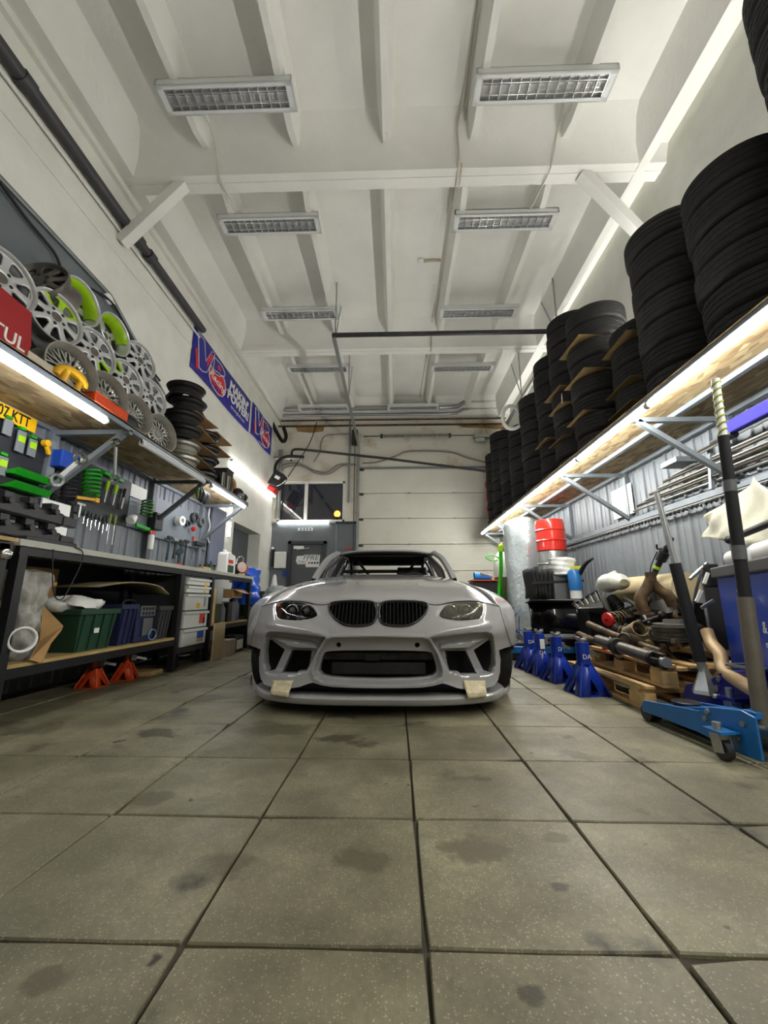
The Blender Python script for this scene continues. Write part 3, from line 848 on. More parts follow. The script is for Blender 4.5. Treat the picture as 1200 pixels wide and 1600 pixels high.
def spoke_wheel(label, nsp=8, R=.205, w=.19, lime=(), zf=.06, face=.05, group='alloy wheels on the shelf', dirty=False):
    """alloy wheel facing local +z with rounded windows between the spokes"""
    r = TH('wheel', label, 'wheel', group=group)
    b = B(); rim_barrel(b, R, w, zf); b.obj('rim', M_SILV if not dirty else M_DIRTY, parent=r, ang=40, world=False)
    r0, r1 = .42 * R, .86 * R
    rings = [.155 * R, .3 * R, r0] + [r0 + (r1 - r0) * t for t in (.06, .2, .45, .7, .88, .97)] + [r1, .95 * R]
    def win(rr):
        t = (rr - r0) / (r1 - r0)
        if t <= 0 or t >= 1: return None
        return lerp([(0, .35), (.06, .42), (.2, .52), (.45, .58), (.7, .62), (.88, .60), (.97, .5), (1, .4)], t)
    cols = 9
    b = B(); vs = []; idx = {}
    def zz(rr): return face + .012 * cos(rr / R * 4) - .03 * max(0, .35 - rr / R) + (.012 if rr > .9 * R else 0) * 0
    for s in range(nsp):
        for i, rr in enumerate(rings):
            wv = win(rr)
            wv = wv if wv is not None else (.35 if rr <= r0 + 1e-6 else .4)
            ss = [-1, -(wv + 1) / 2, -wv, -wv * .5, 0, wv * .5, wv, (wv + 1) / 2, 1]
            for j, q in enumerate(ss):
                a = 2 * pi * (s + .5 * q) / nsp
                idx[(s, i, j)] = len(vs); vs.append((rr * cos(a), rr * sin(a), zz(rr)))
    fa, fl = [], []
    for s in range(nsp):
        for i in range(len(rings) - 1):
            mid = (rings[i] + rings[i + 1]) / 2
            for j in range(cols - 1):
                if r0 < mid < r1 and 2 <= j <= 5: continue
                f = (idx[(s, i, j)], idx[(s, i + 1, j)], idx[(s, i + 1, j + 1)], idx[(s, i, j + 1)])
                (fl if (s in lime and mid > r0 * .95) else fa).append(f)
    b.add(vs, fa); b.cur = 1; b.add([], []); n0 = 0
    b.f += fl; b.m += [1] * len(fl)
    me = b.obj('spoke_face', [M_SILV if not dirty else M_DIRTY, M_LIME], parent=r, ang=60, world=False, solid=-.022)
    md = me.modifiers['solid']; me.modifiers.remove(md)
    bm = bmesh.new(); bm.from_mesh(me.data); bmesh.ops.remove_doubles(bm, verts=bm.verts, dist=1e-5); bm.to_mesh(me.data); bm.free()
    md = me.modifiers.new('solid', 'SOLIDIFY'); md.thickness = .022; md.offset = -1
    b = B(); b.lathe([(0, face + .004), (.036 * R / .2, face + .004), (.04 * R / .2, face - .004), (.042 * R / .2, face - .03)], n=20); b.obj('centre_cap', M_DIRTY, parent=r, ang=40, world=False)
    for k in range(5):
        a = 2 * pi * (k + .3) / 5; rr = .29 * R
        b = B(); b.cyl((rr * cos(a), rr * sin(a), face - .02), (rr * cos(a), rr * sin(a), zz(rr) + .0015), .0125, n=10); b.obj('bolt_hole', M_DARKIN, parent=r, ang=40, world=False)
    b = B(); b.lathe([(0, -.07), (.16 * R / .2, -.07), (.16 * R / .2, -.075), (0, -.075)], n=24); b.obj('backing', M_DARKIN, parent=r, ang=0, world=False)
    return r


def mesh_wheel(label, R=.205, w=.2):
    """deep-dish wheel with a basket of crossing spokes"""
    r = TH('wheel', label, 'wheel', group='basket-spoke wheels on the shelf')
    b = B(); p = [(R, .075), (R - .008, .08), (R - .014, .07), (R - .02, .05), (R - .03, .03), (R - .034, -.01), (R - .05, -.02), (R - .05, -.05), (R - .02, -.09), (R, -.115), (R - .01, -.09), (R - .03, -.05), (R - .018, .02), (R, .06)]
    b.lathe(p, n=40, closed=True); b.obj('rim', mat('polished_lip', srgb(186, 182, 172), .28, metal=.55), parent=r, ang=40, world=False)
    b = B(); n = 16; ri, ro = .055, R - .04
    for k in range(n):
        for s in (-1, 1):
            a0 = 2 * pi * k / n; a1 = a0 + s * .32
            b.bar((ri * cos(a0), ri * sin(a0), .012), (ro * cos(a1), ro * sin(a1), .0), .011, .02, up=(0, 0, 1))
    b.obj('spoke_basket', M_ALU, parent=r, ang=0, world=False)
    b = B(); b.lathe([(0, .03), (.03, .03), (.036, .02), (.058, .016), (.062, 0), (.062, -.03)], n=20); b.obj('hub', M_ALU, parent=r, ang=40, world=False)
    for k in range(12):
        a = 2 * pi * k / 12; rr = R - .045
        b = B(); b.cyl((rr * cos(a), rr * sin(a), 0), (rr * cos(a), rr * sin(a), .014), .006, n=6); b.obj('rim_bolt', M_CHROME, parent=r, ang=40, world=False)
    b = B(); b.lathe([(0, -.06), (.15, -.06), (.15, -.065), (0, -.065)], n=24); b.obj('backing', M_DARKIN, parent=r, ang=0, world=False)
    return r


def dish_wheel(label):
    """wheel seen into its deep barrel: lime inside, small silver face"""
    r = spoke_wheel(label, nsp=5, R=.2, w=.2, lime=(1, 2), zf=.06, face=-.05, dirty=False)
    b = B(); b.grid(lambda u, v: ((.186, .166, .150, .148)[min(3, int(v * 3.01))] * cos(-2.4 + 2.9 * u), (.186, .166, .150, .148)[min(3, int(v * 3.01))] * sin(-2.4 + 2.9 * u), (.052, .03, .0, -.06)[min(3, int(v * 3.01))]), 24, 4); b.obj('inner_barrel', M_LIME, parent=r, ang=60, world=False)
    return r


def face_to(p, n, spin=0.0):
    return frame(p, n, xhint=(0, 0, 1)) @ RZ(spin)


def stand(o, px, py, X, n=(1, -.22, .12), spin=0.0):
    p = at(px, py, X=X); o.matrix_basis = face_to(p, n, spin); return o


stand(spoke_wheel('large silver eight-window wheel cut by the frame behind the red box', R=.225), -8, 437, -2.62, spin=.2)
stand(spoke_wheel('silver wheel with a lime patch at the top beside the red box', lime=(7, 0)), 80, 498, -2.57, spin=.1)
stand(dish_wheel('deep lime-lined wheel highest beside the junction box'), 119, 473, -2.70, n=(1, -.05, .1), spin=.5)
stand(spoke_wheel('silver wheel with a lime patch low right, middle of the pile', lime=(5,)), 140, 552, -2.57, spin=0)
stand(dish_wheel('second deep lime-lined wheel in the top row of the pile'), 172, 524, -2.70, n=(1, -.05, .1), spin=.9)
stand(spoke_wheel('plain silver wheel at the far end of the top row', R=.2), 213, 565, -2.70, spin=.1)
stand(spoke_wheel('silver wheel with a lime patch at its upper left', lime=(1,), R=.2), 190, 596, -2.57, spin=0)
stand(spoke_wheel('plain silver wheel next to the black steel rims', R=.2), 230, 623, -2.58, spin=.3)
stand(spoke_wheel('bare wheel turned away with its barrel showing at the top of the pile', dirty=True), 68, 447, -2.70, n=(.15, -1, .3))
stand(mesh_wheel('basket-spoke wheel behind the yellow caliper part'), 102, 582, -2.44)
stand(mesh_wheel('basket-spoke wheel behind the orange tray'), 158, 621, -2.44)
stand(mesh_wheel('small basket-spoke wheel beside a black pouch', R=.19), 204, 650, -2.44)
stand(mesh_wheel('basket-spoke wheel at the foot of the black rim stack', R=.2), 244, 679, -2.42)
o = bpy.data.objects.new('tyre', TY[2][0]); COL.objects.link(o); tag(o, 'dark tyre standing behind the red box on the wheel shelf', 'tyre'); o.matrix_basis = face_to(at(52, 535, X=-2.76), (1, -.1, .1)) @ Matrix.Scale(.7, 4)


def steel_rim(label, ma, R=.205, h=.17):
    r = TH('rim', label, 'rim', group='steel rims in the stack')
    b = B(); p = [(R, 0), (R + .004, .006), (R - .004, .014), (R - .018, .02), (R - .02, .045), (R - .04, .06), (R - .04, h - .06), (R - .014, h - .04), (R - .01, h - .014), (R + .004, h - .006), (R, h), (R - .012, h - .004), (R - .03, h - .04), (R - .05, h - .06), (R - .05, .06), (R - .03, .03), (R - .02, .006)]
    b.lathe(p, n=36, closed=True); b.obj('barrel', ma, parent=r, ang=40, world=False)
    b = B(); b.lathe([(.035, h * .52), (.06, h * .55), (.1, h * .45), (.13, h * .62), (R - .045, h * .6), (R - .045, h * .56), (.13, h * .57), (.1, h * .4), (.06, h * .5), (.035, h * .48)], n=28, closed=True); b.obj('centre_disc', ma, parent=r, ang=40, world=False)
    return r


M_STR = mat('black_steel_rim', srgb(34, 33, 32), 0.4, metal=0.3, var=0.2, vs=9)
M_STRS = mat('grey_steel_rim', srgb(150, 148, 138), 0.35, metal=0.7, var=0.15, vs=9)
c1 = (-2.47, 4.36)
z = SLZ
for k, (ma, col) in enumerate(((M_STRS, 'grey'), (M_STRS, 'grey'), (M_STR, 'black'), (M_STR, 'black'), (M_STR, 'black'), (M_STR, 'black'))):
    o = steel_rim('%s steel rim, %s from the bottom of the tall rim stack' % (col, ORD[k]), ma, R=.2 + .012 * (k % 2)); o.matrix_basis = T(c1[0] + .015 * (-1) ** k, c1[1] + .02 * sin(k * 2), z) @ RZ(k); z += .171
    if k in (0, 1, 2, 3):
        b = B(); b.box((0, 0, .002), (.4, .5, .004)); s = b.obj('cardboard_sheet', M_CARD, ang=0, label='brown sheet on the %s rim of the tall rim stack' % ORD[k], cat='sheet'); s.location = (c1[0] + .02, c1[1] + .14, z); s.rotation_euler = (0, 0, .1 * (-1) ** k); z += .0045
c2 = (-2.5, 4.92); z = SLZ
for k in range(4):
    o = steel_rim('black steel rim, %s from the bottom of the lower rim stack behind' % ORD[k], M_STR, R=.2); o.matrix_basis = T(c2[0], c2[1] + .02 * (-1) ** k, z) @ RZ(k); z += .171
    if k in (2, 3):
        b = B(); b.box((0, 0, .002), (.4, .5, .004)); s = b.obj('cardboard_sheet', M_CARD, ang=0, label='brown sheet on the %s rim of the lower rim stack behind' % ORD[k], cat='sheet'); s.location = (c2[0] + .02, c2[1] + .13, z); z += .0045
M_BOXD = mat('dark_brown_box', srgb(52, 44, 38), 0.8, var=0.15, vs=6)
b = B(); b.box((-2.5, 5.35, SLZ + .17), (.4, .22, .34)); b.box((-2.5, 5.35, SLZ + .345), (.42, .24, .012)); b.obj('storage_box', M_BOXD, ang=0, label='dark storage box behind the rims on the wheel shelf', cat='box', bevel=.006)
# chrome sleeves and oddments at the end of the shelf
for k in range(4):
    b = B(); b.lathe([(.032, 0), (.032, .24), (.028, .24), (.028, .004), (0, .004), (0, 0)], n=18); o = b.obj('chrome_sleeve', M_CHROME, ang=40, label='upright chrome sleeve, %s from the left at the shelf end' % ORD[k], cat='sleeve', group='chrome sleeves'); o.location = (-2.30 - .04 * (k % 2), 5.12 + .085 * k, SLZ)
b = B(); b.tube(smooth([(-2.45, 5.5, SLZ + .04), (-2.42, 5.56, SLZ + .2), (-2.4, 5.62, SLZ + .3), (-2.38, 5.7, SLZ + .26), (-2.36, 5.7, SLZ + .04)], 5), .03, n=10); b.obj('curved_hose', M_CARD, ang=60, label='tan curved hose standing at the shelf end', cat='hose')
b = B(); b.sphere((-2.3, 5.68, SLZ + .09), .1, sc=(.8, 1.2, .9)); b.lathe([(.06, 0), (.06, .1), (.03, .14)], n=14, M=T(-2.28, 5.78, SLZ + .03) @ RX(-.9)); b.obj('black_boot', M_BLACK, ang=60, label='black rubber boot lying at the shelf end', cat='boot')
for k in range(3):
    b = B(); b.bar((-2.22, 5.50 + .05 * k, SLZ + .012 + .03 * k), (-2.3, 5.84 + .01 * k, SLZ + .012 + .03 * k), .07, .022); b.obj('metal_strip', M_ZINC, ang=0, label='thin metal strip, %s of the pile at the shelf end' % ['lowest', 'middle', 'uppermost'][k], cat='strip', group='metal strips at the shelf end', bevel=.003)

# red box with lettering, yellow caliper, orange tray, black pouch, cardboard edge
M_MRED = mat('red_box', srgb(150, 22, 26), 0.5, var=0.08, vs=5)
rb = TH('red_box', 'red cardboard box with white lettering on the wheel shelf', 'box', (-2.34, 1.85, SLZ))
Mf = Matrix(((0, 0, 1, -2.27), (1, 0, 0, 0), (0, 1, 0, SLZ), (0, 0, 0, 1)))   # local x = world y, y = world z, z = world x
b = B(); b.prism([(1.2, 0), (2.16, 0), (2.19, .12), (2.15, .33), (1.2, .38)], .02, Mf @ T(0, 0, -.02)); b.box((-2.42, 1.66, SLZ + .16), (.26, .92, .32)); b.obj('carton', M_MRED, parent=rb, ang=0)
text('MOTUL', .12, Mf @ T(1.95, .09, .0008), M_WPL, 'lettering', rb, sx=1.0, off=.002)
yc = TH('brake_caliper', 'yellow brake caliper lying in front of a basket-spoke wheel', 'caliper', at(110, 600, X=-2.25))
p = at(109, 603, X=-2.24); p.z = SLZ + .07
b = B(); arc = [(p.x + .02 * cos(a), p.y + .1 * cos(a), p.z + .07 * sin(a) - .02) for a in [pi * i / 8 for i in range(9)]]; b.tube(arc, [.02, .03, .034, .036, .036, .036, .034, .03, .02], n=8); b.obj('body', M_YEL, parent=yc, ang=50)
for dy in (-.06, .06):
    b = B(); b.cyl((p.x, p.y + dy, p.z - .05), (p.x + .02, p.y + dy, p.z + .03), .02, n=10); b.obj('piston', M_YEL, parent=yc, ang=40)
ot = at(170, 628, X=-2.23)
b = B(); b.box((ot.x - .03, ot.y, SLZ + .035), (.14, .36, .07)); b.box((ot.x - .03, ot.y, SLZ + .072), (.15, .37, .006)); b.obj('orange_tray', M_ORANGE, ang=0, label='flat orange tray on the edge of the wheel shelf', cat='tray', bevel=.005)
b = B(); b.sphere((-2.3, 3.2, SLZ + .07), .09, sc=(.7, 1.0, .8)); b.obj('black_pouch', M_BLACK, ang=180, label='black pouch beside the orange tray', cat='pouch')
b = B(); b.box((-2.3, 2.36, SLZ + .045), (.06, .36, .09)); b.obj('cardboard_strip', mat('pale_board', srgb(190, 180, 160), .8), ang=0, label='pale cardboard strip between red box and yellow caliper', cat='board')
# ================================================================== THE CAR
CX, CY = -0.115, 2.62
CARM = T(CX, CY, 0)
M_PAINT = mat('warm_grey_car_paint', srgb(152, 151, 149), 0.3, coat=1.0, spec=0.5, var=0.015, vs=1.5)
M_PAINTIN = mat('car_shell_inside', srgb(60, 58, 56), 0.6, var=0.1, vs=6)
M_SLAT = mat('slat_black', srgb(18, 18, 19), .45, spec=.3)
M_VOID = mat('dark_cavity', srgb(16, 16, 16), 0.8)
M_TAPE = mat('masking_tape', srgb(206, 194, 158), 0.7, var=0.2, vs=22, bump=0.5, bs=35)
CAR = TH('car', 'light grey wide-body coupe with no windscreen parked in the middle', 'car', (CX, CY, 0))

PLAN = [(0, 0), (.2, .008), (.4, .032), (.55, .07), (.7, .13), (.8, .20), (.88, .285), (.92, .34), (.97, .42), (1.02, .515), (1.1, .68)]
PROF = [(0, .0), (.1, .0), (.2, .028), (.3, .036), (.42, .026), (.475, .010), (.52, .022), (.58, .055), (.64, .092), (.70, .14), (.8, .24)]


def D0(s, z): return cub(PLAN, abs(s)) + cub(PROF, z)


def cz(zx, zy):
    """reference pixel of the left half (close-up coordinates) -> (x, z) on the nose surface"""
    px, py = 370 + zx / 4.8, 840 + zy / 4.8
    Y = 2.75
    for _ in range(40):
        p = at(px, py, Y=Y)
        Y = 0.5 * Y + 0.5 * (CY + D0(p.x - CX, p.z))
    p = at(px, py, Y=Y)
    return (p.x - CX, p.z)


def loopL(pts): return [cz(*p) for p in pts]


def mirror(l): return [(-x, z) for x, z in l][::-1]


def inpoly(p, poly):
    x, y = p; c = False; n = len(poly); j = n - 1
    for i in range(n):
        xi, yi = poly[i]; xj, yj = poly[j]
        if (yi > y) != (yj > y) and x < (xj - xi) * (y - yi) / (yj - yi) + xi: c = not c
        j = i
    return c


def pdist(p, poly, closed=True):
    best = 9; x, y = p; n = len(poly)
    for i in range(n if closed else n - 1):
        ax, ay = poly[i]; bx, by = poly[(i + 1) % n]
        dx, dy = bx - ax, by - ay; L = dx * dx + dy * dy
        t = 0 if L == 0 else max(0, min(1, ((x - ax) * dx + (y - ay) * dy) / L))
        q = (ax + dx * t - x) ** 2 + (ay + dy * t - y) ** 2
        if q < best: best = q
    return sqrt(best)


def sdf(p, poly):
    d = pdist(p, poly); return -d if inpoly(p, poly) else d


def sstep(a, b, x):
    t = max(0, min(1, (x - a) / (b - a))); return t * t * (3 - 2 * t)


def resample(poly, step, closed=True):
    out = []; n = len(poly)
    for i in range(n if closed else n - 1):
        a, c = poly[i], poly[(i + 1) % n]; L = sqrt((a[0] - c[0]) ** 2 + (a[1] - c[1]) ** 2); k = max(1, int(round(L / step)))
        for j in range(k): out.append((a[0] + (c[0] - a[0]) * j / k, a[1] + (c[1] - a[1]) * j / k))
    if not closed: out.append(poly[-1])
    return out


def roundpoly(pts, k=3):
    P = [V((x, z, 0)) for x, z in pts]
    return [(p.x, p.y) for p in smooth(P, k, closed=True)]


def panel(outer, holes, step, depth, lines=()):
    """triangulated panel over an (x, z) outline with holes -> (verts3d, faces)"""
    outer = resample(outer, step); holes = [resample(h, step) for h in holes]
    pts = []; edges = []
    for lp in [outer] + holes:
        n0 = len(pts); pts += lp; edges += [(n0 + i, n0 + (i + 1) % len(lp)) for i in range(len(lp))]
    for ln in lines:
        ln = resample(ln, step, closed=False); n0 = len(pts); pts += ln; edges += [(n0 + i, n0 + i + 1) for i in range(len(ln) - 1)]
    base = list(pts)
    x0, x1 = min(p[0] for p in outer), max(p[0] for p in outer); z0, z1 = min(p[1] for p in outer), max(p[1] for p in outer)
    cell = {}
    for p in base: cell.setdefault((int(p[0] // step), int(p[1] // step)), []).append(p)
    i = 0; z = z0 + step / 2
    while z < z1:
        x = x0 + (step / 2 if i % 2 else 0); i += 1
        while x < x1:
            p = (x, z); x += step
            kx, kz = int(p[0] // step), int(p[1] // step); ok = True
            for a in (-1, 0, 1):
                for c in (-1, 0, 1):
                    for q in cell.get((kx + a, kz + c), ()):
                        if (q[0] - p[0]) ** 2 + (q[1] - p[1]) ** 2 < (step * .55) ** 2: ok = False
            if ok and inpoly(p, outer) and not any(inpoly(p, h) for h in holes): pts.append(p)
        z += step * .87
    r = geometry.delaunay_2d_cdt([V(p) for p in pts], edges, [], 0, 1e-6)
    vs, fs = r[0], r[2]; keep = []
    for f in fs:
        c = ((vs[f[0]].x + vs[f[1]].x + vs[f[2]].x) / 3, (vs[f[0]].y + vs[f[1]].y + vs[f[2]].y) / 3)
        if inpoly(c, outer) and not any(inpoly(c, h) for h in holes): keep.append(tuple(f))
    return [(v.x, depth(v.x, v.y), v.y) for v in vs], keep


def addpanel(b, outer, holes, step, depth, lines=(), ret=0.0):
    vs, fs = panel(outer, holes, step, depth, lines)
    b.add(vs, fs)
    if ret:
        for h in holes:
            h = resample(h, step); n = len(h)
            v = [(x, depth(x, z), z) for x, z in h]; v += [(x * (1 - .01), d + ret, z) for x, d, z in v]
            b.add(v, [(i, (i + 1) % n, (i + 1) % n + n, i + n) for i in range(n)])


# outlines traced on the left half
topL = [(1065, 494), (1000, 480), (900, 471), (780, 475), (690, 500), (640, 508), (590, 503), (540, 489), (480, 480), (400, 476), (330, 480), (280, 492), (230, 505), (185, 518)]
sideL = [(160, 600), (135, 690), (112, 770), (100, 808), (140, 822), (178, 838), (166, 905), (168, 1000), (180, 1060), (205, 1100), (268, 1122)]
botL = [(400, 1132), (470, 1120), (530, 1098), (570, 1088), (640, 1108), (720, 1120), (900, 1127), (1065, 1129)]
headL = roundpoly(loopL([(292, 540), (300, 503), (345, 486), (420, 483), (500, 491), (558, 511), (590, 552), (600, 580), (575, 600), (515, 613), (440, 619), (360, 613), (308, 601)]))
kidL = roundpoly(loopL([(692, 512), (715, 490), (790, 480), (900, 475), (1000, 481), (1040, 500), (1049, 545), (1045, 590), (1025, 635), (980, 655), (900, 662), (820, 655), (760, 625), (715, 580), (697, 548)]))
triL = loopL([(216, 772), (240, 780), (334, 850), (262, 1005), (222, 1008), (206, 950), (207, 850)])
inL = loopL([(390, 854), (545, 859), (516, 1000), (450, 1008), (440, 1022), (315, 1022), (332, 985)])
pockL = loopL([(213, 745), (226, 716), (260, 706), (340, 709), (450, 722), (580, 738), (668, 750), (640, 795), (612, 845), (560, 935), (525, 1005), (450, 1022), (440, 1032), (300, 1032), (240, 1026), (212, 1005), (199, 950), (203, 850)])
bladeL = loopL([(235, 758), (340, 760), (480, 778), (585, 797), (612, 838), (605, 856), (378, 842), (262, 775)])
moutL = [(1065, 744), (860, 744), (720, 750), (678, 764), (642, 800), (610, 870), (584, 950), (570, 1005), (585, 1050), (640, 1080), (720, 1094), (880, 1103), (1065, 1106)]
mholeL = [(1065, 852), (800, 853), (690, 858), (648, 868), (630, 905), (613, 965), (609, 1010), (630, 1036), (690, 1052), (800, 1062), (1065, 1069)]
towL = [(755 + 20 * cos(a * pi / 4), 810 + 20 * sin(a * pi / 4)) for a in range(8)]

left = loopL(topL) + loopL(sideL) + loopL(botL)
left[0] = (0.0, left[0][1]); left[-1] = (0.0, left[-1][1])
OUT = left + [(-x, z) for x, z in left[::-1]][1:-1]
def full(l):
    a = loopL(l); a[0] = (0.0, a[0][1]); a[-1] = (0.0, a[-1][1]); return a + [(-x, z) for x, z in a[::-1]][1:-1]
MOUT, MHOLE = full(moutL), full(mholeL)
TOW = loopL(towL)


crease = loopL([(240, 650), (330, 664), (440, 678), (530, 692), (600, 715), (668, 742)])


def depth(x, z):
    d = D0(x, z); p = (-abs(x), z)
    sd = sdf(p, pockL)
    if sd < .02:
        k = 1 - sstep(-.022, .003, sd)
        bl = sdf(p, bladeL)
        kb = 1 - sstep(-.018, .006, bl)
        d += .085 * k - .052 * kb * k
    sm = sdf((x, z), MOUT)
    if sm < .03:
        d += .05 * (1 - sstep(-.018, -.001, sm)) - .010 * max(0, 1 - abs(sm - .004) / .02)
    hd = pdist(p, headL)
    if hd < .03: d += .006 * (1 - sstep(0, .03, hd))
    cd = pdist(p, crease, closed=False)
    if cd < .035: d -= .011 * (1 - sstep(0, .035, cd))
    return d


b = B(M=CARM)
lines = [pockL + pockL[:1], mirror(pockL) + mirror(pockL)[:1], MOUT + MOUT[:1]]
addpanel(b, OUT, [headL, mirror(headL), kidL, mirror(kidL), triL, mirror(triL), inL, mirror(inL), MHOLE, TOW, mirror(TOW)], 0.0095, depth, lines=[crease, mirror(crease)], ret=.045)
FAS = b.obj('front_bumper', M_PAINT, parent=CAR, ang=50)

# dark space behind the openings, with a bumper beam and cooler
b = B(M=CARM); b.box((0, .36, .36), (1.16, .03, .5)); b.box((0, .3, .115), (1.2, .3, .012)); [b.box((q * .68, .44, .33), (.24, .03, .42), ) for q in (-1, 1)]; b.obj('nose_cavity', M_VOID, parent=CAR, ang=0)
b = B(M=CARM); b.box((0, .2, .255), (.62, .05, .075)); b.obj('intercooler', mat('intercooler_grey', srgb(50, 49, 46), .5, metal=.3), parent=CAR, ang=0, bevel=.01)
b = B(M=CARM)
for k in range(9): b.box((0, .172, .225 + k * .0075), (.6, .006, .003))
b.obj('cooler_fins', M_DSTEEL, parent=CAR, ang=0)
b = B(M=CARM); b.box((0, .19, .335), (.9, .06, .05)); b.box((-.04, .165, .33), (.1, .04, .05)); b.box((.09, .17, .35), (.06, .03, .02)); b.obj('bumper_beam', M_GREASE, parent=CAR, ang=0, bevel=.006)
for s in (-1, 1):
    b = B(M=CARM); b.bar((s * .60, .24, .20), (s * .70, .30, .22), .05, .02); b.obj('duct_tab', M_ZINC, parent=CAR, ang=0)

# kidney grilles
for s, K in ((1, kidL), (-1, mirror(kidL))):
    g = B(M=CARM); g.tube([(x, depth(x, z) - .004, z) for x, z in resample(K, .012)], .0085, n=8, closed=True)
    fr_ = g.obj('kidney_frame', M_BLKG, parent=CAR, ang=60)
    g = B(M=CARM)
    addpanel(g, K, [], .02, lambda x, z: D0(x, z) + .05); g.obj('kidney_mesh', M_VOID, parent=fr_, ang=60)
    xs0, xs1 = min(p[0] for p in K), max(p[0] for p in K)
    for i in range(1, 13):
        x = xs0 + (xs1 - xs0) * i / 13
        zs = [z for z in [min(p[1] for p in K) + j * .004 for j in range(60)] if inpoly((x, z), K)]
        if len(zs) < 3: continue
        g = B(M=CARM); g.bar((x, D0(x, zs[0]) + .012, zs[0]), (x, D0(x, zs[-1]) + .012, zs[-1]), .006, .03, up=(0, 1, 0)); g.obj('slat', M_SLAT, parent=fr_, ang=0)

# headlights
M_LENS = mat('headlight_lens', (.95, .97, .97), .02, trans=1.0, ior=1.2)
M_LENSY = mat('headlight_lens_hazed', srgb(238, 236, 212), .10, trans=.92, ior=1.2)
M_BUCK = mat('headlight_bucket', srgb(96, 98, 98), .3, metal=.7)
M_AMBER = mat('amber_reflector', srgb(220, 110, 50), .3)
for s, H, ml in ((-1, headL, M_LENS), (1, mirror(headL), M_LENSY)):
    hl = B(M=CARM); addpanel(hl, H, [], .014, lambda x, z: depth(x, z) - .003)
    L = hl.obj('headlight', ml, parent=CAR, ang=70, label='clear headlight with amber corner' if s < 0 else 'yellowed hazy headlight', solid=-.004)
    hb = B(M=CARM); addpanel(hb, H, [], .02, lambda x, z: D0(x, z) + .085)
    n = len(resample(H, .02)); hr = resample(H, .02)
    v = [(x, depth(x, z) + .008, z) for x, z in hr] + [(x, D0(x, z) + .085, z) for x, z in hr]
    hb.add(v, [(i, (i + 1) % n, (i + 1) % n + n, i + n) for i in range(n)]); hb.obj('bucket', M_BUCK, parent=L, ang=50)
    xs = sorted(p[0] for p in H); zc = sum(p[1] for p in H) / len(H); x0, x1 = xs[0], xs[-1]
    for f, rr in ((.40, .047), (.74, .044)):
        f = f if s < 0 else 1 - f
        x = x0 + (x1 - x0) * f; d = D0(x, zc) + .035
        for nm, pr, mm in (('projector_ring', [(rr, .03), (rr, .0), (rr * .86, -.004), (rr * .7, .012), (rr * .7, .03)], M_CHROME), ('projector_glass', [(rr * .7, .01), (rr * .6, -.008), (rr * .35, -.02), (0, -.024)], mat('projector_glass', srgb(120, 128, 130), .03, metal=.6))):
            g = B(M=CARM @ T(x, d, zc) @ RX(-pi / 2)); g.lathe(pr, n=24); g.obj(nm, mm, parent=L, ang=60)
    fx = .09 if s < 0 else .91
    x = x0 + (x1 - x0) * fx
    g = B(M=CARM); g.box((x, D0(x, zc) + .05, zc), (.035, .05, .09)); g.obj('corner_reflector', M_AMBER if s < 0 else mat('hazed_reflector', srgb(196, 188, 140), .4), parent=L, ang=0, bevel=.008)
    g = B(M=CARM); xa, xb = x0 + (x1 - x0) * (.5 if s < 0 else .06), x0 + (x1 - x0) * (.94 if s < 0 else .5)
    tp = max(p[1] for p in H) - .012
    g.bar((xa, D0(xa, tp) + .03, tp - .004), (xb, D0(xb, tp) + .03, tp - (.004 if s > 0 else .02)), .03, .008); g.obj('brow', M_CHROME, parent=L, ang=0)

# splitter lip
lipS = [(0, -.012), (.3, -.004), (.5, .03), (.65, .085), (.75, .15), (.80, .21), (.83, .26)]
LX = [-.83 + 1.66 * i / 60 for i in range(61)]
def lipd(x): return cub(lipS, abs(x))
b = B(M=CARM)
def lz_(x): return .012 * sstep(.7, .86, abs(x))
sec = lambda x: [(x, lipd(x) + .34, .115 + lz_(x)), (x, lipd(x) + .05, .118 + lz_(x)), (x, lipd(x) + .012, .115 + lz_(x)), (x, lipd(x), .105 + lz_(x)), (x, lipd(x) + .006, .076 + lz_(x)), (x, lipd(x) + .02, .066 + lz_(x)), (x, lipd(x) + .34, .066 + lz_(x))]
k = 7; vs = [p for x in LX for p in sec(x)]
b.add(vs, [(i * k + j, (i + 1) * k + j, (i + 1) * k + (j + 1) % k, i * k + (j + 1) % k) for i in range(60) for j in range(k)] + [tuple(range(k)), tuple(range(60 * k + k - 1, 60 * k - 1, -1))])
b.obj('splitter', M_PAINT, parent=CAR, ang=50)
